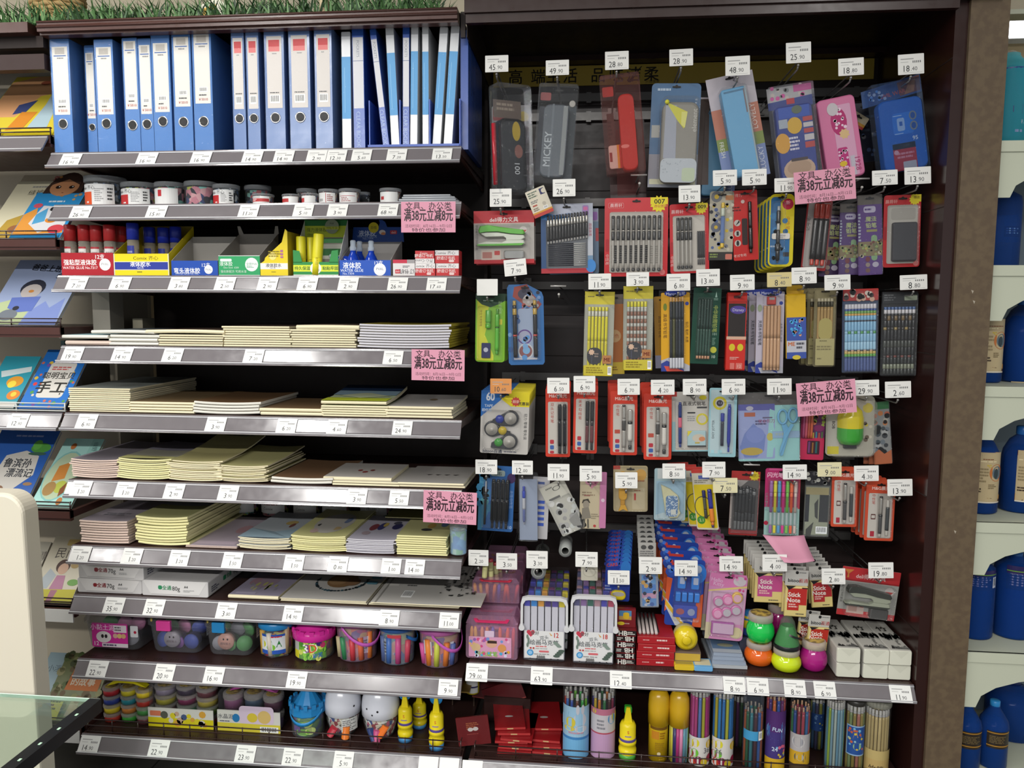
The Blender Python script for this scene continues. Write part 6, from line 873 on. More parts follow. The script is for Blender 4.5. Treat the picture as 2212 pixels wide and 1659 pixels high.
card('pen_pack', 'pale card with navy and pink fountain pen and small ink picture', 'pens', (1491, 846), (1491, 975), 80, YA+.01, 'b8b4ac', [('p', [(0, .0), (.14, 0), (.14, .08), (0, .08)], 'a8322c'), ('r', 0, .5, .1, 1, '8fb0b4'), ('t', '直液式钢笔', .6, .2, 10, '3a3634', 'c', 0, 1, .03), ('R', .68, .25, .95, .28, '3a3a3a', 1), ('R', .42, .34, .64, .365, '26262a', 3), ('z', .42, .4, .72, .5, 3, '8a8a8a'), ('e', .82, .46, 13, 0, 'c0b428'), ('e', .82, .46, 9, 0, 'b8b4a4'), ('e', .84, .1, 8, 5, 'c0b428'), ('r', 0, .98, 1, 1, '7fb0b8')], [('pen', .22, .17, .92, 4, [(0, '2a3a80', .7), (.05, '26346e', 1), (.34, 'c05a70', 1.05), (.56, '26346e', 1), (.92, '26346e', .7)]), ('box', .42, .65, .92, .92, .006, '9ab4b8', 2, 'ink_box', [('e', .6, .45, 14, 9, 'b8b0a0'), ('e', .78, .5, 7, 5, 'c07a50'), ('r', 0, .9, 1, 1, '3a3a3a'), ('p', [(0, 0), (.25, 0), (0, .35)], 'c8b830'), ('r', .4, .7, .65, .78, 'b09a3a')]), ('bl', .08, .15, .96, .95, .01, .004)], rad=4)
card('pen_pack', 'aqua card with two navy pens and a round yellow badge', 'pens', (1563, 838), (1559, 987), 60, YA, '8fb8c0', [('R', .06, .03, .9, .95, 'a8bcc0', 3), ('e', .38, .22, 15, 0, 'c0b428'), ('e', .38, .22, 10, 0, 'b8b4a8'), ('e', .38, .22, 7, 0, '3a3640'), ('t', '1.1', .38, .215, 7, 'b8b4c0', 'c', 0, 1, .03), ('t', 'EASY JOTTER', .16, .6, 7, '4a4e54', 'c', 90), ('R', .1, .9, .22, .95, '9ac4cc', 1), ('R', .35, .9, .5, .95, '9ac4cc', 1)], [('pen', .48, .36, .83, 4, [(0, '28348a', 1), (.25, '5a5e6a', .8), (.27, '2a2c3a', .9)]), ('pen', .72, .23, .92, 4, [(0, '2a3a94', .7), (.05, '28348c', 1), (.9, '28348c', .5)]), ('bl', .38, .2, .86, .94, .011, .004)], rad=4)
def sciss(r, w, h, u, X, Z):
    m = C('6aa6c8', .3)
    for s, cx, cz in ((-1, .72, .36), (1, .89, .34)):
        mb = MB(); mb.tube([(X(cx)+.0115*math.cos(t*.449), -.005, Z(cz)+.019*math.sin(t*.449)) for t in range(14)], .0032, m, 6, True); mb.build('finger_loop', r)
    mb = MB(); mb.prism([(X(p), Z(q)) for p, q in ((.7, .47), (.76, .44), (.84, .56), (.72, .92), (.68, .93), (.74, .6))][::-1], -.006, -.003, m); mb.prism([(X(p), Z(q)) for p, q in ((.85, .46), (.9, .47), (.78, .66), (.66, .92), (.68, .8), (.76, .6))][::-1], -.009, -.006, m); mb.build('blade', r)
    mb = MB(); mb.rbox(X(.56), -.0015, Z(.67), X(1.0), -.0005, Z(.57), .001, C('8aa6c0', .3)) ; mb.map = lambda x, k, z: (x, -.0017-k*.0001, z); mb.atext('安全剪刀', X(.7), Z(.615), .008, 1, C('b0b890')); mb.build('paper_band', r)
card('scissors_set', 'clear bag with lilac booklet and sky blue scissors on aqua card', 'scissors', (1660, 847), (1661, 995), 132, YA, '8fc0bc', [('r', 0, 0, 1, .19, '5a5450'), ('r', 0, .17, .6, .27, '54549a'), ('R', .0, .26, .6, .97, '8f98c0', 3), ('p', [(.52, .24), (.6, .28), (.58, .5), (.66, .75), (.58, .82), (.56, .95), (.46, .95)], '8fc0bc'), ('e', .19, .23, 8, 5, 'b0acb8'), ('r', .1, .29, .28, .35, 'a8583a'), ('p', [(.1, .95), (.02, .8), (.1, .6), (.25, .45), (.45, .62), (.42, .85), (.3, .95)], '6a7ab0'), ('e', .28, .62, 20, 18, '7482b8'), ('e', .22, .86, 24, 9, 'b0963a'), ('e', .52, .65, 7, 9, 'b8ac50'), ('r', .4, .36, .56, .38, '5a5470'), ('z', .28, .4, .58, .48, 2, '4a466a'), ('t', '安全剪刀', .46, .42, 9, 'a04a6a')], [('fn', sciss), ('bl', .0, .0, 1, 1, .012, .003, POUCH)], rad=2)
card('pencil_pack', 'magenta pencil set card half under the pink sign', 'pencils', (1758, 895), (1752, 993), 52, YA+.01, '8a2a4c', [('r', .45, .02, 1, .5, '5a2a50'), ('d', .5, .02, 1, .3, 10, 4, ['b05a90', 'c87a50', '8a9a40', '2a2430'], 4), ('e', .75, .3, 12, 7, '7a2a5a'), ('r', .5, .4, .56, .52, 'b8a03a'), ('r', .62, .38, .68, .52, '3a7a8a'), ('r', .74, .4, .8, .52, 'a84a3a'), ('r', .86, .38, .92, .52, '4a6a3a'), ('R', 0, .52, 1, 1, 'b0284c', 4), ('R', .3, .58, .82, .88, '3a1c28', 2), ('r', .34, .6, .42, .85, '6a3a6a'), ('r', .5, .62, .56, .85, '8a5a2a'), ('r', .64, .6, .72, .85, '2a5a5a')], [('pen', .1+.11*i, .02, .52, 3, [(0, c, 1)], 'pencil') for i, c in enumerate(('8a3a5a', 'a84a5a', '9a4a3a', 'b0563a'))], rad=4)
def cap_(r, w, h, u, X, Z):
    mb = MB(); cx = X(.5); R = 28*u; mb.lathe([(.0001, Z(.8)), (R*.8, Z(.79)), (R, Z(.7)), (R, Z(.52))], C('3f9a3a', .2, .5), 24, (cx, -.001, 0), 180, 360); mb.lathe([(R, Z(.52)), (R, Z(.36)), (R*.85, Z(.24)), (R*.5, Z(.16)), (.0001, Z(.14))], C('c8b826', .2, .5), 24, (cx, -.001, 0), 180, 360); mb.build('capsule_toy', r)
    mb = MB(); mb.box(X(.36), -.012, Z(.86), X(.62), -.002, Z(.8), C('262628', .3)); mb.build('black_foot', r)
card('toy_pack', 'blister card holding a yellow and green capsule toy', 'toy', (1838, 855), (1834, 985), 104, YA, '9d9a8c', [('R', .04, .15, .28, .97, 'a8a49a', 2), ('r', .04, .84, .28, .97, 'b8ac28'), ('t', 'BOB', .16, .48, 9, '2c2a28', 'c', -90, 1, .04), ('e', .86, .2, 11, 0, 'b0a03a'), ('d', .8, .45, .96, .75, 6, 4, ['b0a03a', '5a4a3a', 'b8b0a0'], 4), ('e', .72, .08, 14, 12, 'a8a092')], [('fn', cap_), ('bl', .0, .02, .98, .99, .03, .02)], rad=10)
for i in range(3):
    card('snack_foil_bag', 'orange and silver foil bag at the far right, %s from the front' % NTH[i], 'bag', (1900-i*6, 868+i*2), (1908-i*12, 1002), 38, YA+.02+.02*i, '8a8a86', [('r', 0, 0, 1, .12, '1f6a30'), ('d', .1, .12, .9, .35, 10, i, ['b85a3a', 'b0a898', 'c0763a'], 5), ('d', .05, .4, .95, .85, 18, i+3, ['2c3034', '6a7278', 'a8a8a4', '3a4448'], 6), ('p', [(0, .82), (.3, .76), (.6, .84), (1, .78), (1, 1), (0, 1)], 'b86030')], [('bl', 0, 0, 1, 1, .008, .003, POUCH)], rad=2, hole=None, group='foil bags at the right of the fourth row')
# ---- fifth row
card('pen_pack', 'blue card of four glossy black pens beside the left shelving', 'pens', (1075, 1006), (1069, 1147), 76, YA-.01, '2c5c96', [('p', [(0, 0), (.3, .0), (.1, .4), (.3, .7), (.1, 1), (0, 1)], '3f7fa0'), ('d', 0, .05, .35, 1, 14, 7, ['2f6f92', '4a8a94', '2a5a8a'], 8), ('R', .32, .07, .72, .16, '8a9a98', 4), ('t', '点石', .52, .12, 8, '2a3a3a', 'c', 0, 1, .03), ('e', .9, .18, 9, 11, '3a2450'), ('t', '走珠中性笔', .92, .5, 8, '7a94c0', 'c', -90), ('t', '10', .9, .93, 10, '9ab0d0', 'c', 0, 1, .03)], [('pen', .2, .24, .9, 2.5, [(0, '9aa0a4', .7), (.25, '1a1c20', 1)], 'refill')]+[('pen', .42+.13*i, .2, .94, 4.6, [(0, '16181a', .8), (.04, '1c1e20', 1), (.4, '222426', .95), (.42, '121416', 1.05), (.9, '16181a', .6)]) for i in range(4)]+[('bl', .12, .18, .86, .95, .012)], rad=5)
card('pen_bag', 'clear crinkled bag with a single blue ballpoint', 'pens', (1141, 1020), (1142, 1168), 42, YA-.01, None, [('r', .04, .1, .96, .99, '8f98aa')], [('pen', .28, .2, .75, 3.8, [(0, '2c3a9a', .7), (.12, '34449c', 1), (.3, 'b0b0b4', .9), (.6, '5a6494', .8), (.95, '8a8a94', .4)]), ('bl', 0, .0, 1, 1, .01, .006, POUCH)], rad=4, hole=None)
card('pen_pack', 'white card with blue squares standing behind the crinkled bag', 'pens', (1170, 1030), (1164, 1164), 36, YA+.01, 'b4b2b4', [('r', .3, .08, .7, .12, '4a5a8a')]+[('r', .35, .38+.09*i, .75, .43+.09*i, '3f5ab0') for i in range(5)], rad=2, hole=None)
card('tape_pack', 'silver clear pack hanging steeply aslant', 'correction tape', (1190, 1044), (1242, 1148), 58, YA, 'a7a69c', [('r', .0, .0, 1, .3, 'b4b2a6'), ('z', .2, .05, .6, .1, 1, '6a6a64'), ('e', .6, .12, 9, 5, '3a3a38'), ('e', .6, .12, 7, 4, 'b4b2a6'), ('R', .15, .26, .6, .3, '5a5a58', 1), ('d', .05, .35, .95, .95, 26, 5, ['8a8a88', 'c0c0bc', '9a9a98', 'b0b4b0'], 6), ('p', [(.5, .75), (.9, .68), (.85, .95), (.55, .9)], '7a7a76')], [('bl', .06, .3, .96, .97, .015), ('bl', 0, 0, 1, 1, .004)], rad=4, hole=None)
card('sticker_pack', 'cream card with pink heart and sketch of a person in a hat', 'pack', (1277, 1012), (1274, 1142), 46, YA, 'b3a78c', [('h', .55, .2, 18, 'b97a8e'), ('d', .3, .13, .8, .3, 10, 4, ['c58c9e', 'ad6a80'], 4), ('z', .1, .38, .9, .46, 2, '8a7a64'), ('z', .2, .43, .6, .47, 1, '8a5a50'), ('p', [(.15, .52), (.4, .5), (.5, .57), (.1, .58)], '3c3830'), ('e', .3, .6, 7, 9, '8a8274'), ('p', [(.12, .66), (.42, .64), (.55, .82), (.1, .85)], '7a7468'), ('p', [(.2, .84), (.28, .84), (.25, .99), (.18, .99)], '5a564c'), ('p', [(.36, .84), (.44, .84), (.46, .99), (.38, .99)], '5a564c'), ('z', .55, .74, .92, .84, 3, '8a7f6a'), ('e', .72, .95, 3, 0, 'a83a3a')], rad=2, hole=None)
card('plastic_strip', 'pink plastic strip with a small white snap beside the heart card', 'strip', (1304, 1020), (1301, 1141), 14, YA-.004, 'b6749a', [('e', .5, .5, 4, 0, 'cbb0c0')], rad=2, hole=None, th=.003)
card('tape_pack', 'tan clear pack holding a yellow fish shaped corrector', 'correction tape', (1362, 1006), (1362, 1105), 74, YA, '9c8f6e', [('r', 0, 0, .2, .08, '9a3a30'), ('R', .55, .48, .92, .95, 'a89c7e', 2), ('r', .6, .6, .66, .75, 'a0342c'), ('z', .6, .52, .85, .56, 1, '8a5a40'), ('e', .8, .2, 12, 13, 'b0863a'), ('z', .6, .3, .95, .36, 1, '8a5a3a')], [('box', .15, .12, .4, .75, .012, 'b98a24', 9, 'corrector', None), ('box', .2, .68, .34, .86, .01, 'a87a20', 3, 'corrector_tail', None), ('fn', lambda r, w, h, u, X, Z: MB().prism([(X(.22), Z(.84)), (X(.34), Z(.84)), (X(.42), Z(.98)), (X(.28), Z(.93)), (X(.14), Z(.98))][::-1], -.01, -.001, C('b98a24', .3)).build('corrector_fin', r)), ('bl', .02, .02, .98, .98, .016, .008)], rad=5)
card('tape_pack', 'pale blue pack with rounded dotted correction tape', 'correction tape', (1448, 1012), (1446, 1124), 68, YA, '92a8ae', [('r', .1, .0, .95, .2, 'b0b6b6'), ('R', .06, .24, .94, .96, '87a4b6', 3), ('p', [(.05, .9), (.3, .85), (.6, .9), (.95, .86), (.95, .97), (.05, .97)], 'a0b2b8')], [('fn', lambda r, w, h, u, X, Z: (MB().prism([(X(.2), Z(.3)), (X(.5), Z(.38)), (X(.74), Z(.5)), (X(.8), Z(.62)), (X(.78), Z(.75)), (X(.84), Z(.84)), (X(.74), Z(.93)), (X(.5), Z(.94)), (X(.36), Z(.86)), (X(.32), Z(.7)), (X(.26), Z(.5))][::-1], -.013, -.001, C('b5b390', .3), False, .003).build('corrector_rim', r), MB().prism(rrect(X(.36), Z(.9), X(.74), Z(.5), .008), -.0145, -.012, mixed('dotted_blue', ['4a688e', '587699', '4a688e', 'a8b4bc'], 420)).build('corrector_body', r), MB().box(X(.52), -.0152, Z(.86), X(.68), -.0144, Z(.76), C('b0b4ae')).build('paper_sticker', r))), ('bl', .1, .26, .92, .96, .018, .008)], rad=4, hole=None)
BY = card('pen_pack', 'yellow card turned aslant with a navy and orange pen', 'pens', (1516, 1014), (1530, 1142), 44, YA-.01, 'b5b0a0', [('R', .04, .25, .96, .97, 'c4ae1e', 3), ('r', .0, .0, 1, .06, 'a8322c'), ('r', .3, .1, .8, .16, '4a5a9a'), ('z', .1, .17, .8, .23, 2, '7a766a'), ('e', .4, .62, 20, 24, '4a4a3a'), ('e', .4, .62, 18, 22, 'c4ae1e'), ('e', .24, .84, 9, 0, '3a7a2c'), ('t', '2.1', .24, .84, 9, 'b0b88a', 'c', 0, 1, .03)], [('pen', .78, .32, .95, 5, [(0, '2c2c80', .9), (.08, '2c2c80', 1), (.5, 'c8742a', 1), (.85, 'c06a2a', .7), (.93, '3a2450', .6)]), ('pen', .5, .34, .8, 3.8, [(0, '26285a', 1), (.25, '4a4a40', .9), (.7, '3a3a34', .9)])], yaw=-.45, rad=4, hole=None)
behind(BY, 'yellow navy orange pen card', 3, .03, 0, None, -.018)
card('pen_bag', 'red edged bag of black refill pens hanging slightly askew', 'pens', (1612, 1018), (1604, 1156), 62, YA, '8c2626', [('r', .0, .0, 1, .15, '9a2a28'), ('s', .8, .07, 12, 'c4b02a', 10), ('t', '优选', .88, .06, 8, '6a4a14'), ('R', .06, .14, .97, .92, '4b4643', 3), ('R', .0, .2, .08, .9, 'a09690', 1), ('p', [(.1, .14), (.6, .14), (.2, .3)], '9a928c')], [('pen', .2+.12*i, .22+.02*(i % 3), .9, 4, [(0, '1a1a1a', 1), (.06, '6a6a68' if i % 2 else '2a2a2a', 1), (.15, '1c1c1c', 1), (.6, '262626', .9), (.8, '5a5a58', .8)]) for i in range(6)]+[('bl', .04, .12, .98, .96, .012, .003, POUCH)], rad=3)
cl7 = ['8a5a94', 'c8c034', '4a8ab8', 'c02a7a', '6ab048', 'd05a34', 'b8a8a0']
card('pen_pack', 'pink and mint card of seven bright capped pens', 'pens', (1692, 1012), (1687, 1156), 76, YA, 'a4285e', [('t', '闪光笔', .28, .1, 12, 'd8a8bc', 'c', 0, 1, .05), ('r', 0, .58, 1, 1, '88aaa4'), ('r', .94, .15, 1, .6, 'a83a4a'), ('R', .1, .0, .98, .03, 'b8487a', 1), ('e', .06, .82, 5, 0, 'a0203c'), ('t', '七色可爱中性笔', .05, .5, 6, '5a8a84', 'c', -90)], [('pen', .17+.115*i, .18, .96, 4, [(0, c, .9), (.06, c, 1), (.22, c, .85), (.3, clear(c, .5, .08), .8), (.6, clear('c8d4d4', .4, .08), .7), (.85, c, .8)]) for i, c in enumerate(cl7)]+[('bl', .08, .15, .94, .98, .012, .003)], rad=5)
card('refill_pack', 'silver and black bag of dark refills between the bright pens and red cards', 'refills', (1768, 1018), (1761, 1158), 54, YA, '5e5f58', [('r', .0, .0, 1, .22, '26262a'), ('d', .05, .02, .95, .2, 12, 6, ['8a8a86', '4a4a4c', 'b0b0a8'], 4), ('r', .04, .24, .96, .98, '8f927c'), ('r', .04, .26, .2, .78, '22242a'), ('r', .6, .26, .96, .78, '2b2c2e'), ('p', [(.4, .5), (.55, .42), (.56, .74), (.44, .7)], '3a3c38'), ('p', [(.1, .9), (.4, .78), (.3, 1), (.1, 1)], '3a3a34'), ('r', .04, .25, .96, .36, '9a8e64'), ('b', .5, .85, .95, .96)], [('bl', 0, .2, 1, 1, .01, .003, POUCH)], rad=2, hole=None)
for (t, b, w, lb, bn) in (((1826, 1012), (1822, 1138), 56, 'orange red card with black refill, second from right in the fifth row', 1), ((1904, 1040), (1897, 1168), 63, 'orange red card with black refill at the right end, fifth row', 3)):
    o = card('pen_pack', lb, 'pens', t, b, w, YA, 'be4a30', mg('中性笔')+[('R', .2, .84, .34, .93, 'a02c3c', 1), ('R', .2, .55, .36, .64, '5a3a38', 1), ('R', .22, .57, .34, .62, 'b6b0a8', 1)], [('pen', .5, .24, .92, 4.4, sil[:2]+[(.45, '1c1c1e', 1), (.5, '3a3a3a', .9), (.92, '9a968e', .7)]), ('pen', .74, .3, .9, 4, [(0, 'b4b0a8', .9), (.2, '34383a', 1), (.85, 'a8a49c', .7)], 'refill'), ('bl', .4, .2, .9, .94, .011, .003)], rad=4)
    behind(o, ('second orange red' if bn == 1 else 'rightmost orange red')+' pen card of the fifth row', bn, .025, .0, None, -.003)
# ---- sixth row, low hooks
yb = P(1500, 1200, .17)
for i, (u, v, du) in enumerate(((1050, 1195, -6), (1060, 1205, 4), (1070, 1212, 12), (1078, 1222, 18))):
    card('lead_tube', 'slim pale yellow lead tube bundle on the lowest left hook, %s from the left' % NTH[i], 'lead', (u, v), (u+du*.4, v+50), 12, YA+.02*i, None, [], [('pen', .5, 0, 1, 6, [(0, 'a83a44', 1), (.12, clear('d8d4a0', .5, .1), 1), (.5, 'c8c48a', 1)], 'tube')], hole=None, group='pale yellow lead tubes')
def roll(u, v, y, R, L, label):
    p = P(u, v, y); t = thing('tape_roll', label, 'tape', (p.x, y, p.z), (0, 0, 0), 'clear film rolls on the hooks'); mb = MB(); m = clear('d8dcd8', .3, .1, .9)
    mb.lathe([(R*.62, 0), (R, 0), (R, L), (R*.62, L), (R*.62, 0)], m, 24); mb.build('film', t, (0, 0, 0), (-math.pi/2, 0, 0)); mb = MB(); mb.lathe([(R*.55, 0), (R*.64, 0), (R*.64, L), (R*.55, L)], C('b0b2ac', .4), 24); mb.build('core', t, (0, -.0005, 0), (-math.pi/2, 0, 0))
roll(1163, 1236, YA, .021, .2, 'long roll of clear film on the hook tagged 3.30'); roll(1221, 1190, YA+.04, .0185, .1, 'shorter roll of clear film right of the long one, with a bare hook through it')
card('eraser_card', 'small white card hanging under the tag 7.90', 'card', (1273, 1224), (1273, 1254), 36, YA, 'b8b4a4', [('e', .5, .4, 14, 11, 'a8a494'), ('e', .5, .4, 12, 9, 'bcb8a8')], hole=None, rad=2)
RBp = card('toy_pack', 'front royal blue card with red lettering and yellow ring toy', 'toy', (1336, 1212), (1332, 1298), 54, YA, '1e3486', [('d', .0, .0, 1, .4, 10, 5, ['2a4aa0', '16266a', 'a83a34'], 5), ('t', 'CARS', .25, .1, 10, 'a83a34', 'c', 10, 1, .05), ('e', .8, .15, 11, 15, '2a6ab0'), ('p', [(0, .8), (1, .68), (1, .95), (.2, 1), (0, 1)], '22348a'), ('z', .0, .6, .3, .9, 4, '7a86b0')], [('box', .25, .72, .85, .95, .012, 'c4b01c', 10, 'yellow_ring', [('e', .5, .3, 13, 5, '9a9690')])], hole=None, rad=4)
behind(RBp, 'royal blue toy card', 8, .024, .004, None, .002)
CS = card('eraser_pack', 'front clear strip of printed eraser blocks in pink, blue and white', 'erasers', (1401, 1238), (1403, 1310), 40, YA, '8f97a6', [('r', .12, .05, .88, .32, '5f8fc0'), ('r', .12, .33, .88, .6, '4a78b8'), ('r', .12, .6, .88, .75, 'b88aa4'), ('r', .12, .76, .88, .98, '5a86bc'), ('d', .15, .05, .85, .98, 22, 8, ['b0b4c0', 'c89a50', '2a3044', 'b88a9a', '3a5a9a'], 4)], [('bl', .0, .0, 1, 1, .012, .003, POUCH)], hole=None, rad=2)
BC_ = card('eraser_pack', 'grey and white eraser card stacked on the hook tagged 2.90, nearest the tag', 'erasers', (1398, 1172), (1398, 1206), 38, YA+.03, 'a4a29c', [('e', .3, .3, 6, 5, '4a4a48'), ('e', .7, .3, 6, 5, '3a3a3a'), ('z', .1, .5, .9, .9, 3, '6a6a68')], hole=None, rad=1)
behind(BC_, 'grey and white eraser card', 6, .03, .005, None, .001)
def toyf(r, w, h, u, X, Z):
    b = C('2a6fc0', .25)
    for i in range(2): mb = MB(); mb.rbox(X(.28+.36*i), -.016, Z(.42), X(.5+.36*i), -.001, Z(.2), .004, b, .003); mb.rbox(X(.33+.36*i), -.0175, Z(.34), X(.46+.36*i), -.0155, Z(.24), .002, C('9aa4bc')); mb.build('toy_robot', r)
    for i in range(4): mb = MB(); mb.rbox(X(.25+.17*i), -.012, Z(.62), X(.39+.17*i), -.001, Z(.48), .003, b, .003); mb.build('toy_block', r)
    mb = MB(); mb.rbox(X(.22), -.008, Z(.86), X(.86), -.001, Z(.68), .003, C('34459a', .3), .002); mb.map = lambda x, k, z: (x, -.0082-k*.0001, z); mb.aell(X(.7), Z(.77), 8*u, 8*u, 1, C('7a84a0')); mb.aell(X(.4), Z(.77), 9*u, 7*u, 1, C('8a4a50')); mb.build('stamp_box', r)
TY = card('toy_pack', 'front blue and orange card of sky blue toy erasers', 'toy', (1484, 1208), (1474, 1352), 80, YA-.01, '203c8e', [('p', [(0, .28), (.15, .3), (.06, .75), (-.02, .8)], 'c0512a'), ('p', [(0, .72), (.3, 1), (.6, 1), (0, .6)], 'b0b4b8'), ('p', [(.0, .62), (.5, .95), (.5, 1), (0, .7)], 'c8a02a'), ('p', [(.85, .55), (1, .5), (1, 1), (.75, 1)], 'c0512a'), ('e', .12, .2, 14, 12, '2a4aa0'), ('d', .0, .03, .4, .2, 8, 4, ['a83a34', '3a6ac0', '8a94b0'], 4), ('e', .85, .2, 16, 22, '2a6ab8'), ('r', .1, .06, .5, .1, 'a8322c'), ('e', .82, .14, 8, 9, '9aa4b4')], [('fn', toyf), ('bl', .2, .17, .92, .9, .02)], rad=6, hole=None)
behind(TY, 'blue and orange toy eraser card', 5, .04, .012, None, -.004)
def kfn(r, w, h, u, X, Z):
    for i, (a, b, s) in enumerate(((.28, .42, 0), (.52, .38, 1), (.76, .34, 2), (.28, .6, 1), (.52, .57, 0), (.76, .53, 0))):
        mb = MB(); R = 12*u
        mb.prism([(X(a)+R*math.cos(t*.3142), Z(b)+R*math.sin(t*.3142)*(1.1 if s else 1)) for t in range(20)], -.008, -.001, C(('b06a96', 'c06a98', 'c4a050')[s], .25), False, .003); mb.prism([(X(a)+R*.7*math.cos(t*.3142), Z(b)+R*.7*math.sin(t*.3142)) for t in range(20)], -.0095, -.0075, C(('a8a2aa', 'c890b0', 'c49aa8')[s], .3)); mb.build('toy_eraser', r)
    mb = MB(); mb.rbox(X(.14), -.01, Z(.9), X(.74), -.001, Z(.72), .002, C('95508e', .3), .002); mb.rbox(X(.18), -.0112, Z(.885), X(.72), -.0095, Z(.735), .001, C('b598b0', .3)); mb.build('eraser_box', r)
KT = card('toy_pack', 'front pink card of heart and round toy erasers with lilac box', 'toy', (1575, 1240), (1562, 1382), 82, YA-.01, 'bc7fa6', [('r', .03, .0, .97, .2, 'c0709e'), ('t', 'Hello', .2, .1, 12, 'c8a0bc', 'c', -6, 1, .03), ('t', 'Kitty', .25, .16, 12, 'c8a0bc', 'c', -6, 1, .03), ('p', [(0, .26), (1, .16), (1, .19), (0, .29)], 'c4b070'), ('p', [(.02, .28), (.98, .2), (.98, .75), (.02, .75)], 'b895ae'), ('e', .82, .88, 14, 13, 'c4b890'), ('p', [(.0, .75), (.3, .75), (.1, 1), (0, 1)], 'b8b090'), ('e', .8, .1, 14, 11, 'b8aeb4'), ('d', .55, .02, .98, .3, 8, 5, ['b0407a', 'c890b0'], 3)], [('fn', kfn), ('bl', .08, .27, .92, .94, .014)], rad=9)
behind(KT, 'pink toy eraser card', 8, .028, .011, None, -.006)
def sticky(label, top, bot, w, y, ic, n=0, yaw=0.0, hd=True):
    o = card('sticky_note_pack', label, 'sticky notes', top, bot, w, y, None, [], [('box', .02, .34, .98, 1, .009, 'cbb878', 1, 'note_pad', [('p', [(.1, .06), (.96, .06), (.96, .6), (.62, .6), (.62, .78), (.1, .78)], ic), ('t', 'Stick', .4, .26, 14, 'd8ccc4', 'c', 0, 1, .06), ('t', 'Note', .36, .44, 14, 'd8ccc4', 'c', 0, 1, .06), ('z', .16, .55, .56, .7, 2, 'd8b0a8'), ('z', .5, .86, .9, .93, 1, '6a6248'), ('p', [(.0, -.02), (.45, -.02), (.14, .12)], '1c1a1c'), ('R', .72, .02, .98, .06, '3a2420', 1)]), ('box', 0, 0, 1, .34, .003, 'b2b0aa', 1, 'header', [('t', 'bitoon', .4, .65, 11, '2a2c30', 'c', 0, 1, .04), ('t', '百通', .78, .66, 10, 'a84a4a', 'c', 0, 1, .02), ('e', .5, .15, 3.5, 0, '1a1a1a'), ('z', .6, .1, .95, .2, 1, '6a6a6a')])], yaw=yaw, hole=None, rad=1)
    if n: behind(o, label.split(',')[0].replace('front ', ''), n, .02, .004, None, -.002)
    return o
sticky('front yellow sticky note pad with pink print, under the tag 4.00', (1662, 1205), (1658, 1300), 64, YA, 'b0487e', 5)
sticky('front yellow sticky note pad with red print hanging aslant', (1722, 1231), (1716, 1330), 50, YA-.03, 'ab2824', 3)
sticky('yellow sticky note pad with red print, partly under the tag 2.80', (1770, 1222), (1775, 1310), 48, YA+.01, 'a3262a', 5)
card('stapler_pack', 'red and white carded pack with dark green stapler at the lower right', 'stapler', (1884, 1230), (1868, 1334), 126, YA, '8f8f8a', [('r', 0, 0, 1, .27, 'a82a2e'), ('r', 0, .25, 1, .28, '8a2024'), ('t', 'deli得力文具', .5, .17, 12, 'd0b0ac', 'c', 0, 1, .03), ('p', [(.04, .05), (.2, .05), (.12, .14), (.13, .22), (.09, .22), (.1, .14)], 'b8743a'), ('r', 0, .88, 1, 1, 'a82a2e'), ('t', '省力订书机套装', .05, .55, 6, '4a4a48', 'c', -90), ('R', .16, .72, .46, .94, 'b09a90', 1), ('R', .19, .76, .34, .9, '9a7a70', 1), ('R', .38, .74, .45, .8, 'a8322e', 1), ('e', .85, .42, 10, 0, 'b0a8a4'), ('p', [(.78, .42), (.92, .42), (.85, .5)], 'a03030'), ('t', '得力', .55, .91, 6, 'c89a94')], [('fn', stapler('2c302a', '8f9482', .33, .72)), ('box', .54, .76, .86, .98, .014, C('5a5a58', .15, .6, .6), 4, 'staple_remover', None), ('bl', .1, .3, .92, .95, .026)], rad=3)
mb = MB(); a = [P(1647, 1155, .1), P(1737, 1156, .09), P(1760, 1212, .03), P(1694, 1215, .02)]
vs = [a[0].lerp(a[1], s).lerp(a[3].lerp(a[2], s), t)+Vector((0, .012*math.sin(t*3.14), -.004*math.sin(s*3.14))) for t in [i/8 for i in range(9)] for s in [j/4 for j in range(5)]]
mb.add(vs, [(t*5+s, t*5+s+1, t*5+s+6, t*5+s+5) for t in range(8) for s in range(4)], C('c88aa0', .6), True); o = mb.build('paper_sheet'); tag(o, 'blank pink paper sheet curling over the sticky notes', 'paper'); sm = o.modifiers.new('thick', 'SOLIDIFY'); sm.thickness = .0006
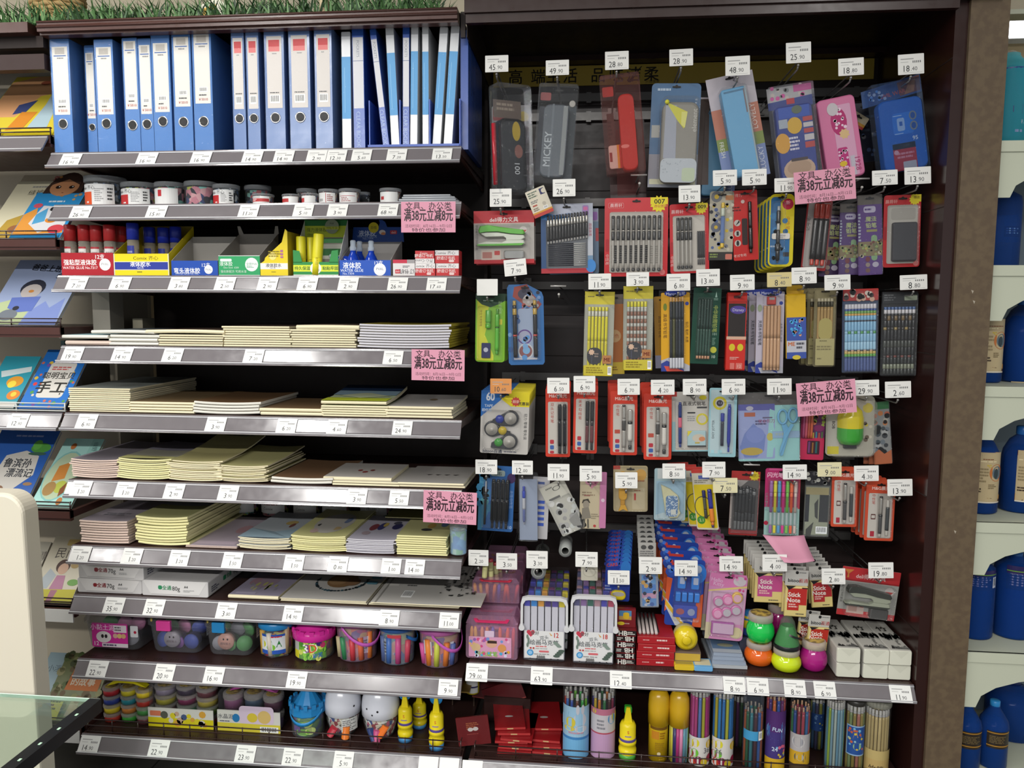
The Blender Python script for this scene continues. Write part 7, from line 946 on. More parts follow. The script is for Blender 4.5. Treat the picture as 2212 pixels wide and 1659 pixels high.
# ================================================================ lower shelf of the peg bay
def crate(label, u0, u1, vt, vb, y, d, front=True, hc='c02a5a'):
    xa = P(u0, vb, y).x; xb = P(u1, vb, y).x; w = xb-xa; h = pyl(vt, u0, y)-ZG; u = px(u0, vb, y); r = thing('crayon_box', label, 'crayons', (xa, y, ZG), (0, 0, 0), 'clear pink crayon boxes'); m = clear('e0b0d0', .2, .09, .8)
    mb = MB(); mb.prism(rrect(0, .001, w, h*.78, .008), 0, d, m, False, .002, 'f'); mb.build('case', r)
    mb = MB(); mb.prism([(0, h*.78), (w, h*.78), (w*.93, h*.97), (w*.07, h*.97)], .001, d, m); mb.build('lid', r)
    mb = MB(); hm = C(hc, .3); mb.prism([(w*.16, h*.9), (w*.2, h*.83), (w*.8, h*.83), (w*.84, h*.9), (w*.78, h*.9), (w*.75, h*.865), (w*.25, h*.865), (w*.22, h*.9)][::-1], -.006, .004, hm); mb.build('handle', r)
    for i, c in enumerate(('d8b020', 'd0b830', 'd8a060', 'd89020', '4a6ab8', 'd87020', 'd86a30', 'c85a50')):
        mb = MB(); x = w*(.09+.115*i); mb.lathe([(.0001, .004), (.0052, .004), (.0052, h*.62), (.003, h*.69), (.0001, h*.7)], C(c, .3), 10); mb.build('crayon', r, (x, .009, 0), (0, random.uniform(-.06, .06), 0))
    mb = MB(); mb.map = lambda x, k, z: (x, -.0004-k*.0001, z)
    draw(mb, [('R', .06, .5, .88, .95, 'c890ae', 2), ('d', .08, .52, .86, .72, 22, 5, ['6a8ac0', 'c04a7a', 'd8b060', '8a5aa0', 'd8a8c0'], 3), ('e', .5, .65, 12, 9, 'c89a80'), ('r', .42, .58, .6, .64, '3a2824'), ('e', .2, .74, 10, 9, 'c8a880'), ('e', .7, .74, 9, 9, 'c88a50'), ('t', '彩色蜡笔', .4, .88, 12, '7ab04a', 'c', 0, 1, .04), ('d', .1, .82, .85, .93, 14, 9, ['4aa0c8', 'd8a030', 'c84a70', 'c8c8d8'], 3), ('R', .37, .36, .55, .5, 'c8b0c4', 2)], 0, h, w, h, u, 1); mb.build('label', r)
    return r
CR = crate('front pink crayon box at the left end of the peg bay shelf', 1006, 1118, 1325, 1424, .02, .07)
for i in range(5): dup(CR, CR.location+Vector((.004, .076*(i+1), 0)), 'pink crayon box behind the front one, %s in the lower row' % NTH[i])
CY = crate('upper pink crayon box just behind the front one', 1020, 1122, 1238, 1310, .1, .07, hc='b82a40'); hb = CR.children[0].bound_box[6][2]/.78; CY.location.z = ZG+hb+.001; CY.scale = (1, 1, .36)
for c in list(CY.children):
    if c.name.startswith('label'): bpy.data.objects.remove(c)
for i in range(3):
    o = dup(CY, CY.location+Vector((.004, .076*(i+1), 0)), 'upper crayon box with yellow handle, %s going back' % NTH[i])
    for c in o.children:
        if c.name.startswith('handle'): c.data = c.data.copy(); c.data.materials[0] = C('c8b41e', .3)
def markers(label, u0, u1, vt, vb, y, num, cols, d=.06, hand=True):
    xa = P(u0, vb, y).x; xb = P(u1, vb, y).x; w = xb-xa; h = pyl(vt, u0, y)-ZG; u = px(u0, vb, y); r = thing('marker_box', label, 'markers', (xa, y, ZG), (0, 0, 0), 'clear boxes of twin tip markers'); m = clear('e4e4ec', .07, .07, .8)
    mb = MB(); mb.prism(rrect(0, .001, w, h, .006), 0, d, m, False, .002, 'f'); mb.build('case', r)
    for i in range(6):
        for j in range(2):
            mb = MB(); q = w/6*.42; mb.prism(rrect(-q, 0, q, h*.86, .002), 0, q*2, C('cdccd0', .3)); mb.prism(rrect(-q*.96, h*.86, q*.96, h*.95, .002), .001, q*2-.001, C(cols[(i+j*3) % len(cols)], .3)); mb.prism(rrect(-q*.96, -.0, q*.96, .006, .001), -.0006, .001, C('b4b4b8')); mb.build('marker', r, (w*(i+.5)/6, .006+.022*j, .004))
    mb = MB(); mb.map = lambda x, k, z: (x, -.0006-k*.0001, z)
    draw(mb, [('r', .03, .5, .97, .95, 'd3d3d2'), ('h', .18, .54, 9, 'b83a4c'), ('t', '爱好', .28, .54, 9, '5a5a5a', 'c', 0, 1, .02), ('t', num, .78, .56, 15, 'b83a34', 'c', 0, .8, .03), ('p', [(.62, .52), (.7, .57), (.66, .575)], 'c89a50'), ('t', '双头', .5, .61, 10, '5a6064', 'c', 8), ('t', '绘画马克笔', .5, .69, 12.5, '4a5054', 'c', 0, 1, .01), ('z', .3, .74, .72, .77, 1, 'c86a6a'), ('z', .3, .78, .75, .8, 1, '9a9a9a'), ('R', .38, .82, .62, .85, 'c8646a', 2), ('e', .17, .86, 7, 0, '3a8ac0'), ('e', .17, .86, 4.5, 0, '8ab8dc'), ('z', .26, .87, .8, .89, 1, '7a7a7a')]+[('e', .1+.03*math.sin(i), .6+.045*i, 2.2, 5, '6a7a70') for i in range(4)]+[('e', .86-.03*i, .74-.02*i, 5, 2.5, '7a8a80') for i in range(4)]+[('e', .8+.04*i, .9-.03*i, 7, 3, '4a5a50') for i in range(4)]+[('e', .35+.05*i, .925, 2, 4, '6a6a6a') for i in range(4)]+[('e', .18, .78, 2, 0, 'b03a3a'), ('e', .25, .78, 2, 0, 'b03a3a')], 0, h, w, h, u, 1); mb.build('label', r)
    if hand:
        mb = MB(); W_ = C('c9c9ca', .3); s = .006; zt = h*1.06; zb = h*.55; o = [(-s*1.3, zb), (-s*1.2, zt-.02), (-s*.6, zt-.005), (.012, zt), (w-.012, zt), (w+s*.6, zt-.005), (w+s*1.2, zt-.02), (w+s*1.3, zb)]; n = [(w+s*.2, zb), (w+s*.15, zt-.022), (w-.006, zt-.011), (w-.014, zt-.0095), (.014, zt-.0095), (.006, zt-.011), (-s*.15, zt-.022), (-s*.2, zb)]
        mb.prism((o+n)[::-1], -.006, .008, W_)
        for x in (-s*.7, w+s*.7): mb.lathe([(.0001, -.003), (.009, -.003), (.009, .003), (.0001, .003)], W_, 16, (x, 0, zb))if 0 else mb.prism([(x+.008*math.cos(t*.3927), zb+.008*math.sin(t*.3927)) for t in range(16)], -.007, .008, W_)
        mb.build('handle', r)
    return r
M1 = markers('clear marker box numbered 12 with white handle', 1130, 1220, 1295, 1427, .025, '12', ['4a4ab0', '3a8ad0', 'd89a3a', '4a3a7a', '5a4a9a', 'd0c030', '8a4a7a', '4a7a4a'])
M2 = markers('clear marker box numbered 18 with white handle', 1237, 1325, 1293, 1432, .02, '18', ['5a5a80', '8a6a9a', '3a6a5a', 'b08a90', '4a4aa8', 'b04a60', '8a6a4a', '9a6a9a'])
for o, a in ((M1, '12'), (M2, '18')):
    for i in range(3):
        q = dup(o, o.location+Vector((.006, .072*(i+1), 0)), 'clear marker box behind the one numbered %s, %s going back' % (a, NTH[i]))
        for c in list(q.children):
            if c.name.startswith('handle'): bpy.data.objects.remove(c)
def hbbox(label, u0, u1, vt, vb, y, d, arts, group, col='7c1a20', op=None):
    xa = P(u0, vb, y).x; xb = P(u1, vb, y).x; w = xb-xa; h = .0205; return xa, w, h
hz = ZG; xa = P(1330, 1440, .03).x; xb = P(1371, 1440, .03).x; w = xb-xa
for i in range(6):
    h = (pyl(1362, 1350, .03)-ZG)/6-.0006; mb = MB(); mb.box(0, 0, 0, w, .18, h, C('6e171c', .35)); mb.box(0, -.0003, h*.1, w, 0, h*.95, C('1c1416')); up = i % 3 != 0 and i < 5
    mb.map = lambda x, k, z: (x, -.0005-k*.0001, z); u = px(1350, 1430, .03); draw(mb, [('t', 'HB', .3 if not up else .7, .5, 15, 'd0ccc4', 'c', 180 if up else 0, 1, .08), ('z', .55 if not up else .05, .2, .95 if not up else .4, .8, 2, 'c8c4bc')], 0, h, w, h, u, 1)
    tag(mb.build('pencil_box', None, (xa+random.uniform(-.002, .002), .03, hz)), 'dark red pencil box lettered HB in the narrow stack, %s' % ('lowest' if i == 0 else NTH[i]+' from the bottom'), 'pencil box', 'pencil boxes lettered HB'); hz += h+.0008
mb = MB(); z2 = (pyl(1315, 1350, .04)-hz-.004)
mb.box(0, .0, 0, w*1.02, .012, z2, C('6e171c', .35)); mb.map = lambda x, k, z: (x, -k*.0001, z); draw(mb, [('R', .14, .1, .8, .6, '4a78a0', 1), ('r', .14, .4, .8, .6, 'b08a4a'), ('R', .36, .2, .68, .55, 'c8a424', 4), ('e', .25, .8, 8, 4, 'c8b024'), ('z', .45, .75, .9, .85, 1, 'b08a84')], 0, z2, w, z2, u, 1); tag(mb.build('pencil_box', None, (xa, .05, hz)), 'dark red box with blue and yellow picture standing on the HB stack', 'pencil box', 'pencil boxes lettered HB')
hz = ZG; xa = P(1376, 1444, .03).x; xb = P(1457, 1444, .03).x; w = xb-xa
for i in range(4):
    h = (pyl(1378, 1415, .03)-ZG)/4-.0008; o = thing('pencil_box', 'bright red pencil box in the wide stack, %s' % ('lowest', 'second from the bottom', 'third from the bottom', 'topmost with pencils showing')[i], 'pencil box', (xa+random.uniform(-.003, .003), .03+.002*i, hz), (0, 0, random.uniform(-.02, .02)), 'bright red pencil boxes'); mb = MB(); mb.box(0, 0, 0, w, .16, h, C('a01f26', .35)); mb.map = lambda x, k, z: (x, -.0001-k*.0001, z); draw(mb, [('z', .15, .4, .45, .6, 1, 'd0a8a4'), ('z', .52, .3, .88, .7, 1, 'd8c0bc'), ('r', 0, 0, 1, .04, 'c86a64')], 0, h, w, h, px(1400, 1430, .03), 1); mb.build('carton', o)
    if i == 3:
        mb = MB(); mb.box(.002, .03, h, w*.62, .13, h+.0005, C('3a3436')); mb.build('window', o)
        for k in range(5): mb = MB(); mb.rod((w*(.08+.11*k), .012, h+.0045), (w*(.08+.11*k)+.004, .15, h+.0045), .0042, C('b8aca8' if 1 else '', .4), 8); mb.build('pencil', o)
    hz += h+.001
# yellow round bottom of a bottle, pads, slime
p = P(1484, 1386, .03); mb = MB(); mb.lathe([(.0001, -.001), (.011, -.0005), (.0125, .001), (.0125, .001), (.02, .0015), (.03, .009), (.0315, .02), (.0305, .04), (.03, .05), (.0001, .05)], C('d3ba1c', .2, .5), 28); t = thing('yellow_bottle', 'yellow round ended bottle lying with its base to the front', 'bottle', (p.x, .03, ZG+.0325), (-math.pi/2, 0, 0)); mb.build('body', t); mb = MB(); mb.lathe([(.0307, .028), (.0318, .03), (.0318, .044), (.0307, .046)], C('a89a6a', .4), 26); mb.build('label', t)
t.location = (p.x, .035, p.z)
mb = MB(); a = P(1456, 1432, .05).x; b = P(1512, 1432, .05).x; mb.box(0, 0, 0, b-a, .12, p.z-ZG-.033, C('6a5a50', .4)); mb.map = lambda x, k, z: (x, -k*.0001, z); draw(mb, [('r', .02, .3, .98, .7, 'b89a3a')], 0, .05, b-a, .05, px(1480, 1430, .05), 1); tag(mb.build('sticky_pack', None, (a, .04, ZG)), 'stack of flat yellow brown packs under the round ended bottle', 'pack')
for i, (u0, u1, vt, c, lb) in enumerate(((1457, 1500, 1425, 'd0b22c', 'yellow flat pack at the front edge, left of the pale blue one'), (1499, 1540, 1428, '6aa4d0', 'pale blue flat pack at the front edge of the peg bay shelf'))):
    a, b = P(u0, 1440, .015).x, P(u1, 1440, .015).x; mb = MB(); mb.rbox(0, 0, 0, b-a, .05, .013, .003, C(c, .3), .002); mb.box(.004, .01, .013, b-a-.004, .045, .0135, C('c8c0a0' if i else '9a8a40')); tag(mb.build('flat_pack', None, (a, .012, ZG)), lb, 'pack')
for i in range(4):
    a, b = P(1536+2*i, 1440, .04).x, P(1614-3*i, 1440, .04).x; mb = MB(); mb.box(0, 0, 0, b-a, .17, .0085, C('8d98a8' if i else 'a8acb0', .3)); mb.map = lambda x, k, z: (x, z, .0087+k*.0001)
    if i == 3: draw(mb, [('r', .02, .02, .98, .98, '5a7290'), ('e', .5, .7, 18, 9, '8a8a74'), ('r', .0, .85, 1, .98, 'a0a8b0'), ('e', .6, .3, 12, 10, '4a5a8a'), ('e', .3, .35, 12, 10, '3f6a94')], 0, .17, b-a, .17, px(1570, 1430, .04), 1)
    tag(mb.build('memo_pad', None, (a, .035+.006*i, ZG+.009*i), (0, 0, .02*(-1)**i)), 'blue grey memo pad below the pink toy erasers, %s' % ('lowest', 'second from the bottom', 'third from the bottom', 'topmost')[i], 'pad', 'blue grey memo pads')
def slime(label, u, vt, vb, y, wpx, col, z, lidh=.26, ball=True):
    x = P(u, vb, y).x; h = pyl(vt, u, y)-z; R = wpx*px(u, vb, y)/2; t = thing('slime_pot', label, 'slime', (x, y+R, z), (0, 0, 0), 'round pots of slime'); b = 1-lidh
    mb = MB(); mb.lathe([(.0001, 0), (R*.6, .0005), (R*.85, h*b*.14), (R*.98, h*b*.38), (R, h*b*.5), (R*.95, h*b*.72), (R*.8, h*b*.92), (R*.72, h*b)], C(col, .12, .6), 30); mb.build('body', t)
    mb = MB(); q = clear('e0d4c8', .42, .1, .8); mb.lathe([(R*.8, h*b), (R*.86, h*b+.001), (R*.86, h*.9), (R*.84, h*.985), (R*.7, h), (.0001, h*.995)], q, 28); mb.build('lid', t)
    mb = MB(); mb.lathe([(.0001, h+.0004), (R*.72, h+.0004)], speck('lid_art', '6a5a3a', 'c0a450', 60), 24); mb.build('lid_print', t); return x, h, R
sx, sh, sr = slime('orange slime pot under the green one', 1645, 1397, 1446, .04, 64, 'd8601a', ZG); slime('green slime pot standing on the orange one', 1648, 1335, 1398, .04, 62, '16b84a', ZG+sh+.0008)
yx, yh, yr = slime('yellow green slime pot at the front edge, under a green cone', 1705, 1412, 1468, .012, 66, 'c4d81c', ZG); slime('magenta slime pot in front, right of the yellow green one', 1764, 1393, 1461, .025, 60, 'a01a74', ZG); slime('magenta slime pot at the back behind the green cone', 1686, 1312, 1385, .13, 54, '9a1a6a', ZG+.052)
mb = MB(); mb.box(-.03, 0, 0, .03, .06, .051, C('3a2a2a')); tag(mb.build('carton', None, (P(1686, 1385, .13).x, .13, ZG)), 'dark carton carrying the back slime pot', 'box')
h = pyl(1345, 1705, .012)-ZG-yh; t = thing('slime_cone', 'clear green cone pot with black bands on the yellow green slime pot', 'slime', (yx, .012+yr, ZG+yh+.001)); R = yr*.84
mb = MB(); mb.lathe([(.0001, 0), (R, 0), (R, h*.08), (R*.9, h*.25), (R*.62, h*.62), (R*.5, h*.72)], C('2f8040', .2), 26); mb.build('slime', t); mb = MB(); mb.lathe([(R*1.02, 0), (R*1.03, h*.08), (R*.93, h*.25), (R*.66, h*.62), (R*.55, h*.84), (R*.36, h*.97), (.0001, h)], clear('c8e4c8', .16, .06, .9), 26); mb.build('shell', t)
mb = MB(); mb.lathe([(R*1.04, h*.01), (R*1.04, h*.12), (R*1.0, h*.14)], C('16181a', .3), 26); mb.T = Matrix.Rotation(.3, 4, 'Y'); mb.lathe([(R*.84, h*.45), (R*.8, h*.51)], C('16181a', .3), 26); mb.build('black_band', t)
p = P(1622, 1330, .1); mb = MB(); mb.lathe([(.0001, -.03), (.018, -.028), (.021, 0), (.02, .02), (.012, .03), (.0001, .032)], C('b8a428', .3), 20); mb.lathe([(.0205, .01), (.0208, .012), (.018, .026), (.01, .0335), (.0001, .035)], C('2a6aa0', .3), 20); mb.lathe([(.019, -.034), (.022, -.03), (.022, -.012)], C('2a3a7a', .3), 20); tag(mb.build('round_pot', None, (p.x, .12, ZG+.0995)), 'blue and yellow egg shaped pot behind the green slime pot', 'pot'); mb = MB(); mb.box(-.028, 0, 0, .028, .06, .064, C('2a3040')); tag(mb.build('carton', None, (p.x, .095, ZG)), 'dark blue carton carrying the egg shaped pot', 'box')
sticky('loose sticky note pad with red print propped behind the magenta slime', (1771, 1328), (1760, 1402), 48, .075, 'a8281c', 0, .15); sticky('loose sticky note pad lying half hidden behind the propped one', (1750, 1318), (1738, 1392), 46, .1, '8a2420', 0, .1)
zr = ZG
for row, vr in enumerate((((1805, 1857, 1438, 1473), (1862, 1917, 1442, 1478), (1916, 1966, 1448, 1483)), ((1805, 1857, 1400, 1436), (1863, 1919, 1405, 1442), (1918, 1967, 1415, 1449)))):
    for i, (u0, u1, va, vb) in enumerate(vr):
        y = .02; a, b = P(u0, vb, y).x, P(u1, vb, y).x; h = .0405; r = thing('tissue_pack', 'white wrapped tissue pack with ink brush picture on top, %s row, %s' % (('lower', 'upper')[row], ('left', 'middle', 'right')[i]), 'tissues', (a, y-.004*row, ZG+row*.0412), (0, 0, 0), 'wrapped tissue packs in two rows'); w = b-a
        mb = MB(); mb.prism(rrect(0, 0, w, h, .004), .0015, .19, C('b4b2aa', .5), False, .002); mb.build('wrapped_pack', r); mb = MB(); mb.prism(rrect(.001, .001, w-.001, h-.001, .004), -.0015, .002, C('cfcfbf', .35), False, .0015); mb.map = lambda x, k, z: (x, -.0017-k*.0001, z); mb.apoly([(w*.15, h*.95), (w*.5, h*.5), (w*.52, h*.48), (w*.85, h*.95)], 1, C('c6c6b6')); mb.build('folded_end', r)
        if row:
            mb = MB(); rn = random.Random(i); mb.map = lambda x, k, z: (x, z, h+.0004+k*.0001); ink = []
            for k in range(16): q = rn.uniform(.05, .8); ink.append(('p', [(q, .98-.03*rn.random()), (q+.1, .84+.08*rn.random()), (q+.2, .98)], rn.choice(['2c2c2c', '5a5a58', '7a7a76'])))
            draw(mb, ink+[('d', .05, .5, .95, .62, 30, i, ['3a3a38', '6a6a66', '8a8a84'], 3), ('t', '竹', .45, .3, 26, '34342f', 'c', 0, 1, .03), ('z', .6, .7, .75, .85, 3, '4a4a48')], 0, .185, w, .18, px(1850, 1440, y), 1, 3.5); mb.build('ink_print', r)
# ================================================================ bottom of the peg bay
rn = random.Random(9)
for i, (u0, u1, vt, vb, y, rz, tz, lb, sil_) in enumerate(((1150, 1215, 1565, 1600, .05, -.05, 0, 'right column, lowest', 1), (1075, 1148, 1610, 1625, .04, .04, 0, 'middle column, lowest', 0), (1078, 1150, 1600, 1612, .05, -.02, .009, 'middle column, second from the bottom', 0), (1070, 1140, 1590, 1602, .06, .05, .018, 'middle column, third from the bottom', 1), (1150, 1212, 1580, 1592, .06, .05, .009, 'right column, second from the bottom', 0), (1082, 1150, 1575, 1585, .06, -.06, .027, 'middle column, fourth from the bottom', 0), (1150, 1210, 1570, 1580, .08, -.04, .018, 'right column, third from the bottom', 1), (1076, 1146, 1560, 1570, .07, .1, .036, 'middle column, fifth from the bottom', 0), (1070, 1136, 1545, 1555, .08, .16, .045, 'middle column, topmost', 0), (1140, 1215, 1550, 1565, .12, .1, .027, 'right column, topmost', 1))):
    a, b = P(u0, vb, y).x, P(u1, vb, y).x; mb = MB(); w = b-a; mb.box(0, 0, 0, w, .15, .0075, C('8c1a1e', .3)); mb.box(0, -.0004, .001, w, .0, .0065, C('a83434', .3)); mb.map = lambda x, k, z: (x, z, .0076+k*.0001); mb.aell(w*.5, .06, .012, .005, 1, C('b0a8a4')); mb.map = None; mb.map = lambda x, k, z: (x, -.0005-k*.0001, z); mb.arect(w*.4, .002, w*.6, .0055, 1, C('c0a878'))
    tag(mb.build('red_notebook', None, (a, y-.01, ZH+.0005+tz), (0, 0, rz)), 'dark red notebook in the jumbled pile, '+lb, 'notebook', 'dark red notebooks on the bottom shelf')
t0, t1 = P(1013, 1538, .12), P(1022, 1620, .02)
card('red_notebook', 'dark red notebook propped up at a slant, leftmost', 'notebook', (1018, 1548), (1028, 1604), 70, .05, '5a1114', [('z', .3, .2, .7, .45, 4, '8a4a2c'), ('e', .42, .45, 6, 4, 'b0a8a4'), ('e', .58, .44, 6, 4, 'b0a8a4'), ('z', .3, .6, .75, .63, 1, '8a3a34')], pitch=-.18, hole=None, rad=1, th=.007, group='dark red notebooks on the bottom shelf')
for i, (u, v) in enumerate(((1068, 1470), (1080, 1478))): card('red_notebook', ('dark red notebook standing at the back behind the pile', 'dark red notebook leaning at the back in front of the standing one')[i], 'notebook', (u, v), (u-4+20*i, v+40), 88, .26-.05*i, '4e1216', [('r', 0, .95, 1, 1, '8a3a34')], hole=None, rad=1, th=.006, group='dark red notebooks on the bottom shelf', pitch=-.1)
mb = MB(); mb.box(XR0+.02, .2, ZH+.0005, XR0+.16, .4, ZH+.075, C('2a1512')); tag(mb.build('carton'), 'dark carton at the back left of the bottom shelf under the yellow pot', 'box')
jar(1003, 1034, 1462, .2, ZH+.076, 'yellow pot with blue band behind the price tag 29.00', C('c8b41e', .3), C('c8b41e'), [('r', 0, .55, 1, .65, '3a3a6a')], (.1, .9), name='clay_pot', cat='pot', lidc=C('c8b41e', .3), vb=1522)
def tube(label, u, vt, vb, y, wpx, body, cols, n, arts, lab, cap=None, lidm=None, ptop=.92, kind='pencil', tips=None, group='tubes of pencils and pens', top=None, labbg=None, name='pencil_tube'):
    x = P(u, vb, y).x; z = ZH; h = pyl(vt, u, y)-z; R = wpx*px(u, vb, y)/2; uu = px(u, vb, y); t = thing(name, label, 'tube', (x, y+R, z), (0, 0, 0), group)
    mb = MB(); mb.lathe([(.0001, .0005), (R, .0005), (R, h*.97)], body, 26); mb.build('tube', t)
    q = R*.78; rr = min(.0042, math.pi*q/max(n, 1)*.9)
    for i in range(n):
        a = 2*math.pi*i/n+.1; c = cols[i % len(cols)]; mb = MB(); pen(mb, 0, h*ptop, .004, rr, [(0, tips or 'c8c4bc', .55 if tips else .9), (.07, c if tips else 'b0aca8', 1), (.1, c, 1)], 0); mb.build(kind, t, (q*math.cos(a), q*math.sin(a), 0), (0, 0, 0))
    mb = MB(); mb.cyl(q*.7, .004, h*ptop*.8, C('2a2830'), 12); mb.build('inner_bundle', t)
    if arts:
        mb = MB(); mb.map = cylmap(R*1.01); ww = R*2.6; mb.arect(-ww/2, h*lab[0], ww/2, h*lab[1], 0, C(labbg or 'c8c4c0', .35), 14); draw(mb, arts, -ww/2, h*lab[1], ww, h*(lab[1]-lab[0]), uu, 1); mb.build('label', t)
    if lidm: mb = MB(); mb.lathe([(R*1.02, h*.93), (R*1.05, h*.935), (R*1.05, h*.99), (R*.9, h), (.0001, h)], lidm, 26); mb.build('lid', t)
    return t
PT = clear('e8ecf0', .06, .06, .8)
RBW = ['2a4a9a', '6a3a2a', '3aa04a', '6ab030', 'c83a6a', '5a3a8a', 'b03a2a', '3a6ab0']
tube('marker tube with pale blue base and white animal print', 1243, 1480, 1638, .028, 58, PT, RBW, 12, [('r', 0, .62, 1, 1, '6aa4cc'), ('r', 0, .58, 1, .63, '3a78b0'), ('e', .62, .25, 15, 16, 'b8b8c0'), ('e', .55, .05, 4, 11, 'b8b8c0'), ('e', .7, .05, 4, 11, 'b8b8c0'), ('e', .34, .3, 11, 12, 'c4b43c'), ('p', [(.0, .2), (.3, .1), (.2, .3), (.0, .4)], '8ab4d4'), ('z', .28, .47, .75, .53, 1, 'b08a9a'), ('e', .3, .42, 13, 6, 'c0b050'), ('e', .65, .42, 14, 8, 'b8b8bc')], (.0, .7), kind='marker', ptop=.86, labbg='8fb4cc', name='marker_tube', group='marker tubes with printed bases')
tube('marker tube with pale pink base and white label', 1302, 1482, 1630, .035, 54, PT, ['3a2a7a', 'c8a82c', 'c8742a', '2a6a3a', '4a2a2a', '8a2a4a'], 12, [('r', 0, .5, 1, 1, 'b48fb0'), ('r', 0, .45, 1, .5, 'a84a5a'), ('r', 0, .12, 1, .47, 'b8b4b8'), ('z', .3, .2, .6, .42, 3, '7a7a80'), ('r', 0, 0, 1, .12, 'b06a80'), ('e', .2, .06, 5, 0, 'c8b03a'), ('e', .78, .2, 10, 12, '5a8ab0'), ('e', .9, .16, 9, 12, 'c0b038')], (.0, .68), kind='marker', ptop=.88, labbg='b48fb0', name='marker_tube', group='marker tubes with printed bases')
dt = dispenser(1356, 1527, 1634, .03, 'small yellow dispenser with green wheel between marker tubes and yellow capped bottles', False, ZH, .0235, base='4a9a3a', grp=None); mb = MB(); mb.rbox(-.01, -.006, 0, .01, .006, .02, .004, C('3aa030', .3)); mb.build('green_wheel', dt, (0, .004, pyl(1550, 1356, .03)-ZH))
def catb(label, u, vt, vb, y, wpx, lower):
    x = P(u, vb, y).x; h = pyl(vt, u, y)-ZH; R = wpx*px(u, vb, y)/2; t = thing('eared_bottle', label, 'bottle', (x, y+R, ZH), (0, 0, 0), 'bottles with yellow eared caps'); Y = C('cda31e', .22, .5); mb = MB(); mb.lathe([(R*.98, h*.5), (R*1.05, h*.5), (R*1.06, h*.75), (R, h*.88), (R*.75, h*.95), (R*.35, h*.985), (.0001, h*.99)], Y, 26)
    for s in (-1, 1): mb.lathe([(R*.26, 0), (R*.2, h*.06), (.0001, h*.085)], Y, 10, (s*R*.55, -R*.1, h*.915))
    mb.build('eared_cap', t); mb = MB()
    if lower == 'label': mb.lathe([(.0001, .0005), (R*.96, .0005), (R*.96, h*.5)], C('c9a51c', .3), 24); mb.build('body', t); mb = MB(); mb.map = cylmap(R*.97); draw(mb, [('r', .0, .02, 1, .1, '6a4a10'), ('r', .1, .14, .5, .36, 'b87a20'), ('z', .54, .16, .9, .36, 3, '8a5a10'), ('z', .3, .45, .9, .7, 5, '8a6a14'), ('e', .5, .76, 4, 0, 'c8b890'), ('z', .5, .8, .9, .95, 2, '9a7a1a')], -R, h*.5, 2*R, h*.5, px(u, vb, y), 1); mb.build('label', t)
    else:
        for i, c in enumerate(('b0a83a', 'b8b03a', '2a2a5a', 'a0306a', 'c07a9a', '5a8a9a', '6a9aa4', '8aa83a')): mb = MB(); a = math.pi*(1.05+.9*i/7); mb.rod((R*.8*math.cos(a), R*.8*math.sin(a), .002), (R*.8*math.cos(a), R*.8*math.sin(a), h*.5), .0055, C(c, .3), 8); mb.build('coloured_rod', t)
        mb = MB(); mb.lathe([(R*.97, .0005), (R*.97, h*.5)], PT, 24); mb.build('body', t)
catb('yellow eared bottle with yellow printed label', 1423, 1493, 1632, .035, 44, 'label'); catb('yellow eared bottle with coloured rods below its cap', 1467, 1496, 1640, .03, 42, 'rods')
hexa = lambda s: [('e', a, b, 8.5, 9.5, c) for a, b, c in ((.12, .25, 'b89a2c'), (.32, .2, 'c8c030'), (.12, .6, '8a2a34'), (.3, .55, '6ab038'), (.22, .85, 'b03a24'), (.44, .8, '7a1a3a'), (.85, .25, 'c8a42c'), (.66, .85, 'c8b02c'), (.88, .75, '8a1a3a'))]
tube('pencil tube with honeycomb label and magenta pencils', 1512, 1484, 1640, .03, 46, PT, ['b02a7a', 'a82a70', 'c04a90', 'b8407a', '5a7ab8', 'b8b030'], 14, hexa(0)+[('t', '36', .75, .45, 17, '6a666a', 'c', 0, 1, .02)], (.0, .36), ptop=.95)
tube('pencil tube with honeycomb label and blue yellow pencils', 1563, 1488, 1645, .03, 48, PT, ['2a78b8', '2a78b8', 'c0b02a', '3084c0', '2a70b0', 'b8b83a'], 14, hexa(1)+[('t', '36', .3, .45, 17, '6a666a', 'c', 0, 1, .02)], (.0, .36), ptop=.95)
tube('pencil tube with clear domed top and blue yellow band', 1628, 1500, 1665, .02, 44, clear('b8c4d8', .14, .06, .9), ['3a6ab0', 'c8642a', '2a6a3a', '3a8a8a', '5a2a2a'], 12, [('r', 0, 0, .62, 1, '3f8fbc'), ('r', .62, 0, .64, 1, '2a4a6a'), ('b', .66, .1, .82, .95), ('r', .82, 0, 1, 1, 'b8b03a')], (.4, .52), ptop=.8, tips='c8b49a')
tube('purple pencil tube with toothed blue badge and yellow base', 1676, 1496, 1665, .025, 44, PT, ['6a2a6a', 'b84a4a', '4a2a7a', 'c8642a', '2a4a9a'], 12, [('r', 0, 0, 1, .35, '4c2a66'), ('r', 0, .35, 1, 1, '3f3270'), ('e', .48, .33, 25, 0, '5a84b4'), ('e', .48, .33, 20, 0, '3a5a94'), ('t', 'FUN', .5, .3, 12, 'b0c0d8', 'c', -8, 1, .05), ('t', '24', .42, .62, 13, 'b8c4d4', 'c', 0, 1, .04), ('d', .5, .55, 1, .75, 10, 5, ['c85a7a', '5a9ac0', 'c8b040'], 3), ('r', 0, .78, 1, 1, 'c8a024')], (.0, .76), ptop=.95, tips='c8a888', labbg='4c2a66')
